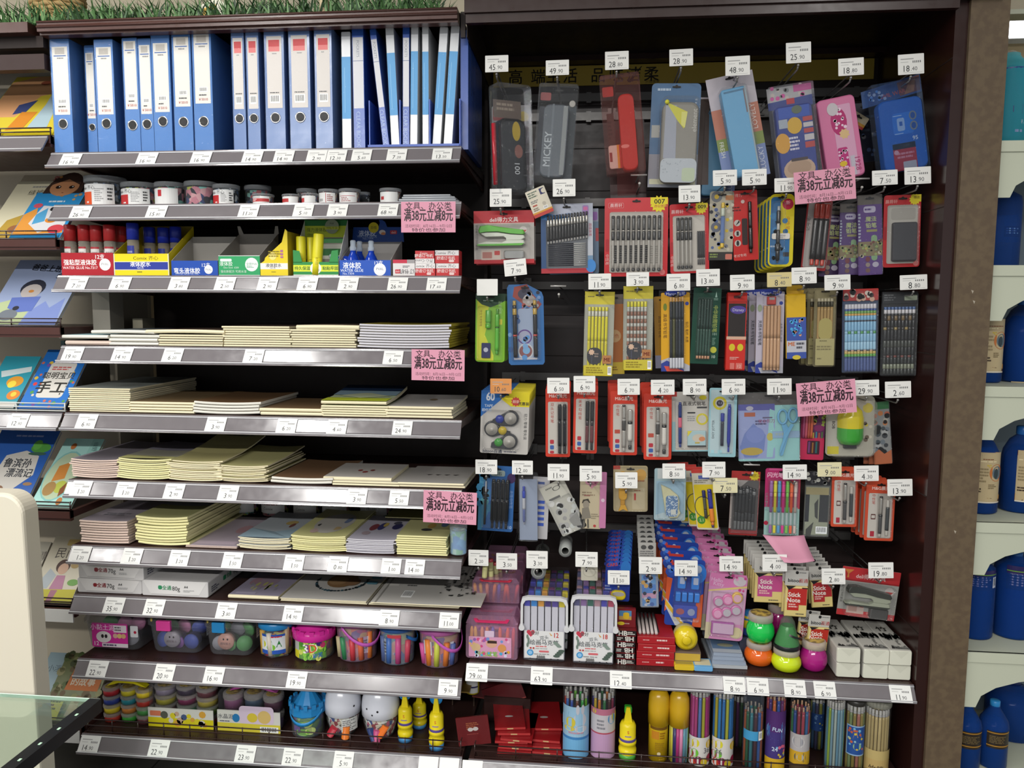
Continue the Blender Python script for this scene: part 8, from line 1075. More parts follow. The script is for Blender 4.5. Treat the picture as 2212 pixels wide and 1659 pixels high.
tube('pencil tube with red pencils and yellow printed base', 1730, 1520, 1662, .03, 44, PT, ['3a7a4a', '2a4a8a', '8a2a3a', 'a03a48', '3a6a9a', 'b04a50'], 12, [('r', 0, .0, 1, .45, 'a8a4a4'), ('e', .35, .2, 14, 0, 'c4c4c4'), ('e', .35, .2, 11, 0, '8a8a90'), ('p', [(.6, .1), (.95, .3), (.92, .33)], '3a4a8a'), ('p', [(.6, .2), (.95, .4), (.92, .43)], 'a83a3a'), ('r', 0, .45, 1, 1, 'c39a28'), ('e', .45, .6, 13, 0, '5a5a56'), ('e', .45, .6, 8, 0, 'a8a498'), ('r', 0, .8, 1, 1, '4a3a2a')], (.0, .55), ptop=.93, tips='c8a080')
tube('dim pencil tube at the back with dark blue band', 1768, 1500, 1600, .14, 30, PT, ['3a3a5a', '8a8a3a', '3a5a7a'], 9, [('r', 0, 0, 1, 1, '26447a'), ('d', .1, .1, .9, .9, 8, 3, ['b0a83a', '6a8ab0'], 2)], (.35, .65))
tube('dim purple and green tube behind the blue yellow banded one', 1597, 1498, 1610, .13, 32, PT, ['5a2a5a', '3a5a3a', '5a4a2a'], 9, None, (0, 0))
tube('pencil tube of sky blue patterned pencils without label', 1806, 1512, 1665, .03, 42, PT, ['6a94a8', '8aa8b0', '5a8a9a', '98b040', '7a9aa8', 'a8b4a8'], 16, None, (0, 0), ptop=.95)
tube('pencil tube with blue sea themed label', 1849, 1516, 1665, .03, 40, PT, ['8a7a3a', 'a86a5a', '9a8a4a', '7a8a5a'], 12, [('R', .03, .02, .97, .98, '8aa8c4', 4), ('R', .06, .04, .94, .96, '244a8a', 4), ('p', [(.35, .3), (.45, .2), (.55, .1), (.6, .25), (.8, .25), (.65, .35), (.7, .45), (.5, .38), (.3, .45)], 'b88a5a'), ('e', .5, .68, 9, 0, '8aa87a'), ('d', .1, .08, .9, .92, 18, 6, ['c8b03a', '6aa8c8', 'b85a3a', '8ab0b8'], 2.6)], (.27, .67), lidm=C('34322e', .3), labbg='8aa8c4')
tube('tall tub of plain pale sticks with clear lid at the right end', 1899, 1522, 1672, .03, 56, PT, ['c0aa74', 'c8b27c', 'b8a26c'], 18, [('r', 0, .0, 1, .35, 'b4a068'), ('p', [(0, .1), (1, .4), (1, .44), (0, .14)], 'b8a03a'), ('t', '竹签', .4, .7, 17, '5a4a30', 'c', 0, 1, .02)], (.0, .36), lidm=clear('b8b8a8', .4, .1, .9), ptop=.9, kind='stick', labbg='b49a62', group=None, name='stick_tub')
# ================================================================ price tags and hooks
def tag_art(mb, w, h, price, col='e6e6e2', blank=False):
    mb.prism(rrect(-w/2, -h/2, w/2, h/2, .001, 1), 0, .0012, C(col, .4))
    if blank: return
    u = w/46
    mb.arect(-w*.4, h*.24, w*.1, h*.29, 1, C('9a9a98'), 1); mb.arect(-w*.4, h*.1, -w*.1, h*.13, 1, C('b4b4b0'), 1)
    for i in range(5): mb.arect(w*(.06+.07*i), h*.06, w*(.1+.07*i), h*.17, 1, C('6a6a6a'), 1)
    mb.arect(-w*.3, -h*.42, w*.42, -h*.405, 1, C('a8a8a4'), 1)
    if price:
        a, b = price.split('.'); mb.atext(a, -w*.06, -h*.2, 16*u, 1, C('3a3a3c'), 'r', 0, .85, .008); mb.atext('.'+b, -w*.02, -h*.22, 10.5*u, 1, C('5a5a5c'), 'l', 0, .95, .005)
TN = {}
HK = C('8d8b88', .25, .6, .6)
def hook_tag(u0, v0, u1, v1, price, near, col='e0dfda', y=.045, rot=0.0, hook=True, z2=None):
    uc, vc = (u0+u1)/2, (v0+v1)/2; p = P(uc, vc, y); s = px(uc, vc, y); w, h = (u1-u0)*s, (v1-v0)*s; mb = MB(); tag_art(mb, w, h, price, col, price is None)
    roll = rot-.0055-(uc-1000)*4.5e-5
    tag(mb.build('price_tag', None, p, (-.05, roll, 0)), ('white price tag reading %s %s' % (price, near)) if price and col == 'e0dfda' else ('%s price tag reading %s %s' % (col_name(col), price, near)) if price else near, 'price tag', 'price tags on the hooks')
    if hook:
        z = p.z-h*.5; t = thing('peg_hook', 'steel peg hook behind tag %s %s' % (price or 'left blank', near) if price else 'steel peg hook behind the blank tag', 'hook', (p.x, y+.003, z), (0, 0, 0), 'steel peg hooks')
        mb = MB(); mb.tube([(0, .001, h*.3), (0, .004, h*.1), (0, .012, .004), (0, .4655-y, .003)], .0018, HK); mb.build('tag_arm', t)
        mb = MB(); mb.tube([(0, -.005, -.006), (0, .002, -.014), (0, .4655-y, -.016)], .0023, HK); mb.ball((0, -.005, -.006), .0034, HK, 8); mb.build('peg', t)
        mb = MB(); mb.box(-.012, .462-y, -.024, .012, .4685-y, .01, STEEL); mb.build('clip', t)
def col_name(c): return {'d08a48': 'orange', 'c9ba84': 'yellowed', 'd4cda6': 'cream'}[c]
HT = [(1048, 120, 1098, 155, '45.90', 'over the sideways pouch'), (1179, 130, 1229, 162, '49.90', 'over the grey case pouch'), (1307, 111, 1358, 150, '28.80', 'over the red case pouch'), (1446, 106, 1497, 142, '28.90', 'over the blue backed blister'), (1567, 121, 1620, 163, '48.90', 'over the striped pack'), (1698, 91, 1752, 136, '25.90', 'over the glossy bag in the top row'), (1811, 125, 1866, 163, '18.80', 'over the pink pencil case'), (1940, 116, 1996, 161, '18.40', 'over the blue header bag'),
 (1058, 408, 1105, 446, '25.90', 'over the green stapler'), (1194, 387, 1243, 424, '26.90', 'over the gel pen card'), (1466, 400, 1513, 437, '13.90', 'over the card numbered 009'), (1540, 367, 1592, 401, '5.90', 'over the doodle patterned card'), (1603, 365, 1656, 400, '5.90', 'over the bright red card'), (1673, 384, 1725, 415, '11.90', 'over the yellow rimmed blister'), (1884, 367, 1939, 400, '7.50', 'between the purple pencil bags and top row'), (1954, 360, 2011, 398, '13.90', 'over the red edged block card'),
 (1089, 560, 1137, 595, '7.90', 'over the curved blue card'), (1271, 591, 1320, 625, '11.90', 'over the yellow pencils'), (1353, 588, 1402, 618, '3.90', 'over the brown marked pencils'), (1440, 591, 1491, 628, '6.80', 'over the orange pencil card'), (1504, 581, 1555, 618, '13.80', 'over the green pencil card'), (1577, 593, 1630, 627, '9.90', 'over the red pencil box'), (1657, 588, 1710, 620, '8.40', 'over the natural wood pencils'), (1710, 577, 1764, 613, '8.90', 'over the yellow and blue box'), (1781, 593, 1837, 627, '9.90', 'over the clear long case'), (1944, 593, 2003, 626, '8.80', 'over the black and gold pencils'),
 (1059, 818, 1105, 850, '10.60', 'over the correction tape card'), (1182, 816, 1230, 850, '6.50', 'over the twin tip markers'), (1239, 812, 1286, 847, '6.90', 'over the slim liners'), (1334, 818, 1382, 853, '6.70', 'over the third red card'), (1406, 820, 1457, 853, '4.20', 'over the fourth red card'), (1475, 818, 1526, 853, '8.90', 'over the pale fountain pen card'), (1559, 818, 1610, 853, '6.90', 'over the aqua pen card'), (1657, 817, 1710, 853, '11.90', 'over the scissors set'), (1845, 820, 1899, 855, '29.90', 'over the capsule toy'), (1912, 823, 1968, 860, '2.60', 'over the foil bags'),
 (1027, 993, 1074, 1024, '18.90', 'over the blue card of black pens'), (1106, 995, 1151, 1025, '12.00', 'over the crinkled bag'), (1183, 1002, 1230, 1038, '11.90', 'over the slanting silver pack'), (1252, 1006, 1300, 1040, '5.90', 'over the heart card'), (1329, 1020, 1377, 1055, '5.90', 'over the yellow fish corrector'), (1431, 1001, 1480, 1034, '8.50', 'over the dotted correction tape'), (1517, 997, 1567, 1032, '7.90', 'over the navy and orange pen'), (1540, 1032, 1593, 1065, '7.50', 'beside the red edged pen bag'), (1691, 1003, 1743, 1036, '14.90', 'over the seven bright pens'), (1766, 998, 1818, 1030, '9.00', 'over the dark refills'), (1845, 1005, 1898, 1040, '4.30', 'beside the second red card from the right'), (1917, 1034, 1971, 1072, '13.90', 'over the rightmost red card'),
 (1012, 1188, 1055, 1222, '2.20', 'over the pale yellow lead tubes'), (1072, 1195, 1117, 1230, '3.50', 'on the second low hook'), (1137, 1190, 1183, 1228, '3.30', 'on the long film roll'), (1243, 1192, 1291, 1225, '7.90', 'over the small white card'), (1313, 1232, 1360, 1263, '11.50', 'over the royal blue toy card'), (1380, 1203, 1430, 1240, '2.90', 'over the eraser strip'), (1457, 1210, 1507, 1245, '14.90', 'over the blue orange toy card'), (1554, 1201, 1605, 1235, '14.90', 'over the pink toy card'), (1647, 1197, 1700, 1235, '4.00', 'over the pink printed sticky notes'), (1775, 1227, 1826, 1263, '2.80', 'over the red printed sticky notes'), (1876, 1214, 1930, 1250, '19.80', 'over the dark green stapler')]
for t in HT:
    c = {'10.60': 'd08a48', '8.40': 'c9ba84', '9.00': 'd4cda6'}.get(t[4], 'd4cda6' if t[:2] == (1540, 1032) else 'e0dfda')
    hook_tag(*t, col=c, rot=-.09 if t[0] == 1089 else 0, y=.04 if t[1] > 1185 else .045)
hook_tag(1030, 603, 1075, 638, None, 'blank white price tag over the lime pen blister')
for u, v, lb in ((1206, 618, 'bare steel peg hook with cross bar beside the curved blue card'), (1380, 378, 'bare steel peg hook with cross bar under the red case pouch'), (1624, 1004, 'bare steel peg hook with cross bar over the red edged pen bag'), (1860, 386, 'bare steel peg hook with cross bar right of the pink sign')):
    p = P(u, v, .08); t = thing('peg_hook', lb, 'hook', (p.x, .08, p.z), (0, 0, 0), 'steel peg hooks'); mb = MB(); mb.rod((-.021, 0, 0), (.021, 0, 0), .0023, C('b4b2ae', .25, .6, .3)); mb.build('cross_bar', t); mb = MB(); mb.rod((0, 0, 0), (0, .39, 0), .002, HK); mb.tube([(.002, -.004, -.022), (.002, .004, -.03), (.002, .39, -.03)], .0023, HK); mb.ball((.002, -.004, -.022), .0034, C('c0beb8', .3)); mb.build('peg', t)
# price rails
RAILDIR = Vector((0, -.031, -.045)).normalized(); RN = Vector((0, -.045, .031)).normalized()
def rail_tag(u, z, price, where, wpx=42, k=.5, blank=False, mat=None, x0=None):
    lo = P(u, 800, 0); v = proj((P(u, 829, 0).x, -.016, z-.022))[1]; p0 = Vector((0, -.0165, z-.0215))-RN*0+RN*.0022; d = ray(u, v); t = (p0-CAM).dot(RN)/d.dot(RN); p = CAM+d*t; s = px(u, v, -.016); w = wpx*s; h = w*.78
    mb = MB(); tag_art(mb, w, min(h, .046), price, 'dededa' if not blank else 'd8dade', price is None)
    return tag(mb.build('price_tag', None, p, (-math.atan2(.031, .045), 0, 0)), 'white price tag reading %s %s' % (price, where) if price else 'unmarked white price tag %s' % where, 'price tag', 'price tags on the shelf rails')
RT_ = [(0, [(152, '16.90', 'below the leftmost binder'), (317, '16.90', 'below the narrow binders'), (434, '16.90', 'below the binder before the gap'), (545, '14.90', 'in the glare of the top rail'), (613, '14.90', 'below the red block binders'), (684, '2.90', 'below the glaring binder'), (727, '12.30', 'below the first clear book'), (781, '5.60', 'below the blue clear book'), (857, '7.20', 'below the bookends'), (955, '13.50', 'at the right end of the top rail')]),
 (1, [(174, '26.90', 'below the largest clip tub'), (338, '15.80', 'below the eraser tub'), (537, '11.20', 'below the small flat tub'), (655, '5.10', 'below the pin tubs'), (729, '3.90', 'below the twin white tubs'), (838, '68.90', 'beside the upper pink sign')]),
 (2, [(166, '7.20', 'below the red glue box'), (260, '6.90', 'below the yellow blue glue box'), (387, '3.80', 'below the blue pen glue box'), (486, '2.50', 'below the green glue box'), (578, '2.90', 'below the sloping yellow box'), (664, '6.90', 'below the yellow glue sticks'), (752, '2.90', 'below the royal blue glue box'), (859, '26.90', 'below the white staple box'), (943, '17.60', 'below the red staple boxes')]),
 (3, [(157, '19.90', 'at the left of the fourth rail'), (264, '14.90', 'below the low white stack'), (373, '6.20', 'below the cream stack on the fourth shelf'), (548, '7.20', 'in the glare of the fourth rail'), (849, '6.50', 'below the grey plastic stack')]),
 (4, [(187, '6.90', 'below the tall cream stack'), (466, '3.90', 'below the brown covered stack'), (619, '6.20', 'below the thin brown pair'), (728, '4.60', 'below the yellow blue cover'), (869, '24.90', 'below the grey covered stack')]),
 (5, [(175, '1.20', 'below the pale pink stack'), (271, '1.20', 'below the yellow edged stack'), (376, '2.90', 'below the lifted cover stack'), (493, '3.90', 'below the ruffled stack'), (771, '3.90', 'below the three red marks'), (862, '5.50', 'below the four dark marks')]),
 (6, [(173, '1.20', 'below the pink bundle'), (285, '1.20', 'between pink bundle and yellow stack'), (387, '1.20', 'below the yellow stack corner'), (502, '1.50', 'below the lilac notebook'), (635, '1.50', 'below the pale blue stack'), (730, '0.80', 'below the yellow framed stack'), (845, '1.00', 'below the white lilac stack'), (896, '14.00', 'below the wrapped yellow bundle')]),
 (7, [(246, '35.90', 'below the stacked paper reams'), (333, '32.90', 'below the green leaf ream'), (489, '3.80', 'below the lilac pad'), (633, '14.90', 'below the brown shape pad'), (841, '8.90', 'below the white pads'), (970, '11.00', 'below the street drawing pad')]),
 (8, [(210, '22.90', 'below the pink labelled clay tub'), (355, '20.90', 'below the pink clip tub'), (462, '16.90', 'below the blue clip tub'), (641, '19.90', 'below the pink castle pot'), (968, '9.90', 'below the rightmost bucket')]),
 (9, [(193, '14.90', 'below the leftmost dough pots'), (343, '22.90', 'below the sleeved dough pots'), (530, '23.90', 'below the plum case'), (632, '22.90', 'below the blue castle pot'), (742, '5.90', 'below the white domed jars'), (925, None, 'first at the right of the lowest left rail'), (970, None, 'second at the right of the lowest left rail')])]
for i, l in RT_:
    for u, p, w in l: rail_tag(u, ZL[i], p, w)
for u, p, w in ((1030, '29.00', 'below the crayon box'), (1170, '63.90', 'below the marker box 12'), (1341, '12.40', 'below the HB boxes'), (1586, '8.90', 'below the memo pads'), (1637, '6.90', 'below the orange slime'), (1717, '8.90', 'below the yellow green slime'), (1782, '6.90', 'below the magenta slime'), (1946, '11.90', 'below the tissue packs')): rail_tag(u, ZG, p, w, 47)
rail_tag(1020, ZH, None, 'at the left of the lowest right rail', 44); rail_tag(40, ZK[3], '12.90', 'on the book rack rail', 40)
# pink promotion signs
def sign(quad, y, label):
    a = [P(u, v, y) for u, v in quad]; c = (a[0]+a[1]+a[2]+a[3])/4; w = ((a[1]-a[0]).length+(a[2]-a[3]).length)/2; h = ((a[3]-a[0]).length+(a[2]-a[1]).length)/2; roll = -math.atan2((a[1]-a[0]).z+(a[2]-a[3]).z, (a[1]-a[0]).x+(a[2]-a[3]).x); u = w/122; mb = MB(); mb.box(-w/2, 0, -h/2, w/2, .0008, h/2, C('d594a8', .6)); k = C('2c1a22')
    mb.atext('文具、办公类', 0, h*.36, 17*u, 1, k, 'c', 0, 1.02, .012); 
    mb.atext('满38元立减8元', 0, h*.06, h*.44, 1, k, 'c', 0, w*.9/(glyphs('满38元立减8元')[2]*h*.44), .03)
    mb.atext('活动时间：8月16日—9月12日', 0, -h*.29, 8.2*u, 1, C('5a3a44')); mb.atext('特价也参加', 0, -h*.42, 9*u, 1, C('2c1a22'), 'c', 0, 1.7, .01)
    tag(mb.build('promotion_sign', None, c, (0, roll, 0)), label, 'sign', 'pink promotion signs')
sign(((868, 436), (985, 435), (983, 502), (865, 502)), -.037, 'pink discount sign hanging from the second shelf rail'); sign(((893, 755), (1006, 756), (1001, 824), (885, 820)), -.037, 'pink discount sign hanging from the fourth shelf rail'); sign(((919, 1060), (1033, 1064), (1026, 1135), (910, 1126)), -.037, 'pink discount sign hanging from the sixth shelf rail')
sign(((1713, 373), (1843, 360), (1853, 428), (1719, 442)), .02, 'pink discount sign tilted over the second hook row'); sign(((1717, 829), (1845, 818), (1853, 890), (1726, 900)), .02, 'pink discount sign tilted over the fourth hook row')
# ================================================================ children's books on the rack
def book(label, ub0, ub1, vb, vt, tier, arts, base, th=.008, y=.02, dut=0, lean=.72, grp=None, behind_=0, head=None, cat='book'):
    z = ZK[tier]+.0015+th*math.sin(lean); xa = P(ub0, vb, y).x; xb = P(ub1, vb, y).x; w = xb-xa; um = (ub0+ub1)/2+dut
    lo, hi = .05, .6
    for _ in range(30):
        L = (lo+hi)/2; v = proj(((xa+xb)/2, y+L*math.sin(lean), z+L*math.cos(lean)))[1]; lo, hi = (L, hi) if v > vt else (lo, L)
    mb = MB(); u = px(max(ub0, 20), vb, y); mb.box(0, .0005, 0, w, th, L, C('c8c2b4', .6)); mb.box(-.001, 0, -.0005, w+.001, .0006, L+.0005, C(base, .35)); mb.box(-.001, th, -.0005, w+.001, th+.0006, L+.0005, C(base, .4)); mb.box(-.0015, 0, -.0005, -.0009, th+.0006, L+.0005, C(base, .4)); draw(mb, arts, 0, L, w, L, u, 1)
    if head: head(mb, w, L, u)
    tag(mb.build('picture_book', None, (xa, y, z), (-lean, 0, 0)), label, cat, grp or 'books on the rack'); return L
book('yellow picture book with orange and grey animals at the top of the rack', -60, 116, 278, 165, 0, [('p', [(.3, .0), (.75, .02), (.7, .3), (.5, .35), (.35, .7), (.0, .7), (0, .1)], 'c89468'), ('p', [(.62, .22), (.95, .12), (.98, .35), (.8, .6), (.85, .9), (.6, .88), (.64, .5)], '9fb4bc'), ('e', .45, .12, 12, 8, '8a4a34'), ('e', .58, .13, 3, 3, '2a2420'), ('e', .86, .32, 5, 4, '5a5a5a'), ('p', [(.3, .5), (.5, .42), (.45, .62), (.3, .66)], '3a4470'), ('p', [(.4, .62), (.6, .62), (.55, .9), (.35, .92)], 'c8802c'), ('r', 0, .93, 1, 1, 'd0bc24')], 'cdb93c', dut=5)
book('blank grey back of a book standing behind the yellow picture book', -60, 104, 270, 136, 0, [], 'a79f90', y=.125, lean=.4, th=.004)
book('white bamboo insect picture book on the second rack tier', -40, 58, 500, 392, 1, [('t', '缝被竹虫', .72, .2, 17, '3a3a34', 'c', 4), ('z', .4, .08, .9, .13, 1, '8a8a84'), ('p', [(.3, .7), (.6, .6), (.95, .7), (.9, 1), (.2, 1)], 'a88a3a'), ('p', [(.85, .9), (.82, .4), (.88, .4), (.92, .9)], '8ab060'), ('e', .6, .85, 16, 12, '8a5a3a'), ('e', .9, .95, 12, 12, '6a9a3a'), ('e', .75, .48, 6, 3, '4a4a44')], 'c5bfa4', dut=12, y=.034)
book('cream book with red characters standing behind the bamboo book', -40, 70, 495, 378, 1, [('t', '双飞', .8, .06, 16, 'a8303a', 'c', 0, 1, .05)], 'bdb299', y=.052, th=.004)
def girl(mb, w, L, u):
    mb.prism([(w*.1+w*.8*(.5-.5*math.cos(math.radians(a))), L*.98+L*.5*math.sin(math.radians(a))) for a in range(0, 181, 15)], 0, .005, C('3c2b24', .4))
    mb.prism([(w*.5+w*.3*math.cos(t*.3142), L*1.12+L*.2*math.sin(t*.3142)) for t in range(20)], -.0012, 0, C('b07c56', .5)); mb.map = lambda x, k, z: (x, -.0013-k*.0001, z)
    mb.apoly([(w*.2, L*1.17), (w*.5, L*1.31), (w*.8, L*1.17), (w*.8, L*1.32), (w*.5, L*1.42), (w*.2, L*1.32)], 1, C('3c2b24'))
    for s in (-.13, .15): mb.aell(w*(.5+s), L*1.12, 6*u, 5*u, 2, C('1e1614')); mb.aell(w*(.5+s)+2*u, L*1.13, 1.6*u, 1.6*u, 3, C('d8d4cc'))
    mb.aell(w*.52, L*.99, 2.5*u, 1*u, 2, C('6a3a30')); mb.aell(w*.3, L*1.36, 4*u, 4*u, 3, C('b87a3a'), 5)
book('blue shaped picture book topped by a girl with dark brown hair', 20, 128, 505, 416, 1, [('p', [(.0, .5), (.2, .35), (.3, .6), (.9, .7), (1, .9), (0, .95)], 'c8883a'), ('p', [(.3, .3), (.9, .35), (.95, .75), (.5, .9), (.2, .7)], 'c2c2c4'), ('p', [(.25, .5), (.42, .35), (.5, .65), (.28, .72)], '4a90b8'), ('e', .62, .62, 13, 9, 'c47a2c'), ('e', .82, .82, 17, 13, 'b83a44'), ('e', .18, .3, 10, 7, 'b84a5a'), ('z', .35, .18, .85, .24, 1, 'c0ccd4'), ('d', .4, .05, .95, .2, 6, 4, ['b08a5a'], 4), ('e', .52, .38, 5, 6, '1c1c1e')], '2c82b8', dut=22, head=girl)
book('blue grey picture book with a bird under handwritten title', -40, 117, 692, 562, 2, [('p', [(.55, .8), (.7, .65), (.8, .75), (.95, .6), (1, 1), (.5, 1)], '7484b8'), ('p', [(.0, .7), (.3, .6), (.55, .7), (.5, 1), (0, 1)], 'a8b48a'), ('e', .42, .45, 27, 24, '2c2e3a'), ('e', .42, .5, 22, 20, 'b0a8a4'), ('e', .42, .5, 6, 4, 'b87a3a'), ('p', [(.2, .6), (.6, .58), (.58, .8), (.4, .82), (.22, .76)], '5a6cac'), ('e', .28, .86, 20, 15, '6a7078'), ('e', .34, .76, 7, 6, '2c2c34'), ('t', '爸爸上班时', .52, .14, 20, '22242c', 'c', -6, .9, .03), ('t', '会想我', .8, .27, 17, '22242c', 'c', -8, .9, .03)], '8f9cba', dut=22)
for i in range(2): mb = MB(); mb.box(0, 0, 0, .05-.02*i, .08, .13-.06*i, C(('8d877c', '98927f')[i], .7)); tag(mb.build('grey_carton', None, (.012+.06*i, .12+.1*i, ZL[3]+.024-.022*i), (0, 0, .1)), ('grey carton end standing beside the bird book', 'low grey carton lying behind the fourth shelf stacks')[i], 'box')
mb = MB(); mb.box(.008, .11, ZL[3]+.0003, .066, .2, ZL[3]+.0235, C('6d675e', .7)); tag(mb.build('grey_carton'), 'low carton under the standing grey carton', 'box')
book('teal picture book with yellow fried egg shapes at the left edge', -50, 28, 872, 770, 3, [('p', [(.1, .3), (.9, .2), (.95, .3), (.2, .42)], 'b8c4c4'), ('e', .65, .5, 18, 14, 'c88a2c'), ('e', .6, .55, 9, 9, 'd8c040'), ('e', .8, .75, 14, 12, 'c8782c'), ('e', .8, .74, 6, 6, 'd8b840'), ('r', 0, .88, 1, 1, 'c8c4bc')], '2f8a9a', dut=12)
rn = random.Random(2); bl_ = [('d', .03, .03, .97, .97, 34, 5, ['c83a3a', 'c8a83a', '4a8a4a', 'b8604a', 'c8b8a0', '6a4a9a'], 3.6)]
book('royal blue craft book with white title panel and small figures', 38, 134, 884, 756, 3, bl_+[('R', .25, .22, .85, .82, 'c6c2ba', 8), ('z', .32, .29, .8, .36, 2, 'b04a4a'), ('t', '聪明宝贝', .55, .45, 18, '3a3834', 'c', 0, 1, .03), ('t', '手工', .5, .65, 32, '2a2824', 'c', 0, 1.05, .05), ('z', .76, .68, .8, .78, 2, '3a3834'), ('t', '大全', .86, .6, 8, '3a3834', 'c', -90)], '2468b4', dut=22)
for i, (u0, c) in enumerate(((150, '5f7a7a'), (176, '8a8270'), (184, '7a7468'))): mb = MB(); x = P(u0, 850, .2).x; mb.box(0, 0, 0, .012, .14, .19, C(c, .6)); tag(mb.build('standing_book', None, (x+.002, .2, ZL[4]+.0003) if x > 0 else (x-.02, .2, ZK[3]+.002)), 'dim book standing behind the craft book, %s from the left' % NTH[i], 'book', 'dim books behind the craft book')
book('deep blue storybook with white cloud shaped title panel', -80, 52, 1098, 930, 4, [('p', [(.3, .35), (.6, .28), (.85, .35), (.9, .6), (.6, .85), (.2, .8)], 'b8b4ac'), ('t', '鲁滨孙', .55, .45, 23, '33363c', 'c', 0, .9, .03), ('t', '漂流记', .65, .58, 22, '33363c', 'c', 0, .9, .03), ('e', .82, .24, 22, 12, '4a8a3c'), ('e', .74, .2, 10, 12, '5a9a44'), ('e', .8, .32, 20, 4, '3a5a4a'), ('e', .45, .85, 12, 18, '7a5a44'), ('z', .3, .06, .8, .1, 1, '8a98c0'), ('e', .88, .72, 10, 4, '8a6a4a')], '2b559c', dut=22)
book('mint green storybook with a round picture frame', 64, 150, 1098, 948, 4, [('r', .72, 0, 1, 1, '8fbdb4'), ('e', .38, .56, 36, 62, '7ab0ac'), ('e', .38, .56, 33, 58, 'a8b89a'), ('p', [(.2, .42), (.45, .36), (.5, .6), (.2, .65)], 'b87a3a'), ('e', .5, .72, 13, 15, 'a8b04a'), ('e', .25, .75, 13, 17, '9a7a4a'), ('p', [(.52, .75), (.62, .65), (.66, .8), (.56, .86)], '7a4a2a'), ('e', .3, .12, 6, 8, 'b06a3a'), ('e', .75, .3, 5, 6, 'b86a2a'), ('t', '绿野', .86, .12, 12, '5a7a7a', 'c', -80), ('e', .66, .92, 6, 9, 'a8703a'), ('z', .8, .3, .92, .7, 8, '7aa49c')], '9cc8c0', dut=38, lean=.8)
book('cream folk tale book with a girl in a pink robe', 60, 152, 1306, 1160, 5, [('R', .35, .04, .7, .14, 'c0a86a', 3), ('t', '民间故', .55, .26, 25, '4a4440', 'c', 0, .95, .0), ('p', [(.0, .8), (.2, .5), (.4, .6), (.3, .8)], 'a8b0b4'), ('e', .48, .46, 15, 15, '4a342c'), ('e', .5, .5, 11, 12, 'c8a48c'), ('p', [(.42, .6), (.62, .6), (.68, .82), (.36, .82)], 'b07a94'), ('e', .75, .44, 9, 7, 'a89060'), ('e', .86, .7, 12, 7, '6a9a4a'), ('p', [(0, .82), (1, .8), (1, 1), (0, 1)], 'b8b030'), ('p', [(.42, .82), (.58, .82), (.52, 1), (.4, 1)], 'a06a7a'), ('e', .06, .8, 8, 10, 'c8a82c')], 'c4bda8', dut=24)
book('pale folk tale book half hidden at the left of the robe girl book', -10, 56, 1302, 1170, 5, [('t', '故事', .8, .25, 22, '6a645c'), ('r', 0, .8, 1, 1, 'b0a84a'), ('e', .7, .65, 14, 14, '8aa4a8')], 'bdb8a8', dut=14, y=.034)
for i in range(2): mb = MB(); mb.box(0, 0, 0, .09, .12, .012, C(('1f2c4c', '23242a')[i], .3)); tag(mb.build('dark_book', None, (-.108, .24, ZK[5]+.15+.014*i)), ('dark blue book lying flat behind the folk tale book', 'black book lying on the dark blue one behind the folk tale book')[i], 'book')
mb = MB(); mb.box(-.12, .235, ZK[5]+.0005, -.016, .37, ZK[5]+.1495, C('b0a890', .6)); tag(mb.build('grey_carton'), 'plain box under the flat dark books on the rack', 'box')
book('olive storybook with orange title panel on the lowest tier', 82, 186, 1556, 1412, 6, [('d', 0, 0, 1, 1, 60, 4, ['5a6a3a', '8a8a5a', '4a5230', '9a9468', '6a5a3a'], 7), ('p', [(.3, .12), (.95, .12), (.95, .55), (.25, .55)], 'c06a24'), ('t', '玛德琳', .6, .24, 19, 'd8c8b0', 'c', 0, .95, .05), ('t', '的故事', .58, .42, 19, 'd8c8b0', 'c', 0, .95, .05), ('r', .0, .72, .35, .97, 'b8b03a'), ('p', [(.5, .7), (.65, .65), (.7, .9), (.48, .92)], 'a89a78'), ('e', .62, .68, 8, 8, '8a6a4a'), ('z', .05, .7, .3, .85, 3, '4a4a20')], '6d7446', dut=26, lean=.8)
book('pale blue book with handwriting beside the olive storybook', 46, 84, 1550, 1410, 6, [('t', '小淫', .6, .25, 15, '5a6a74'), ('z', .3, .5, .8, .6, 2, '8a9aa4')], '9db4bc', dut=26, y=.035, lean=.8)
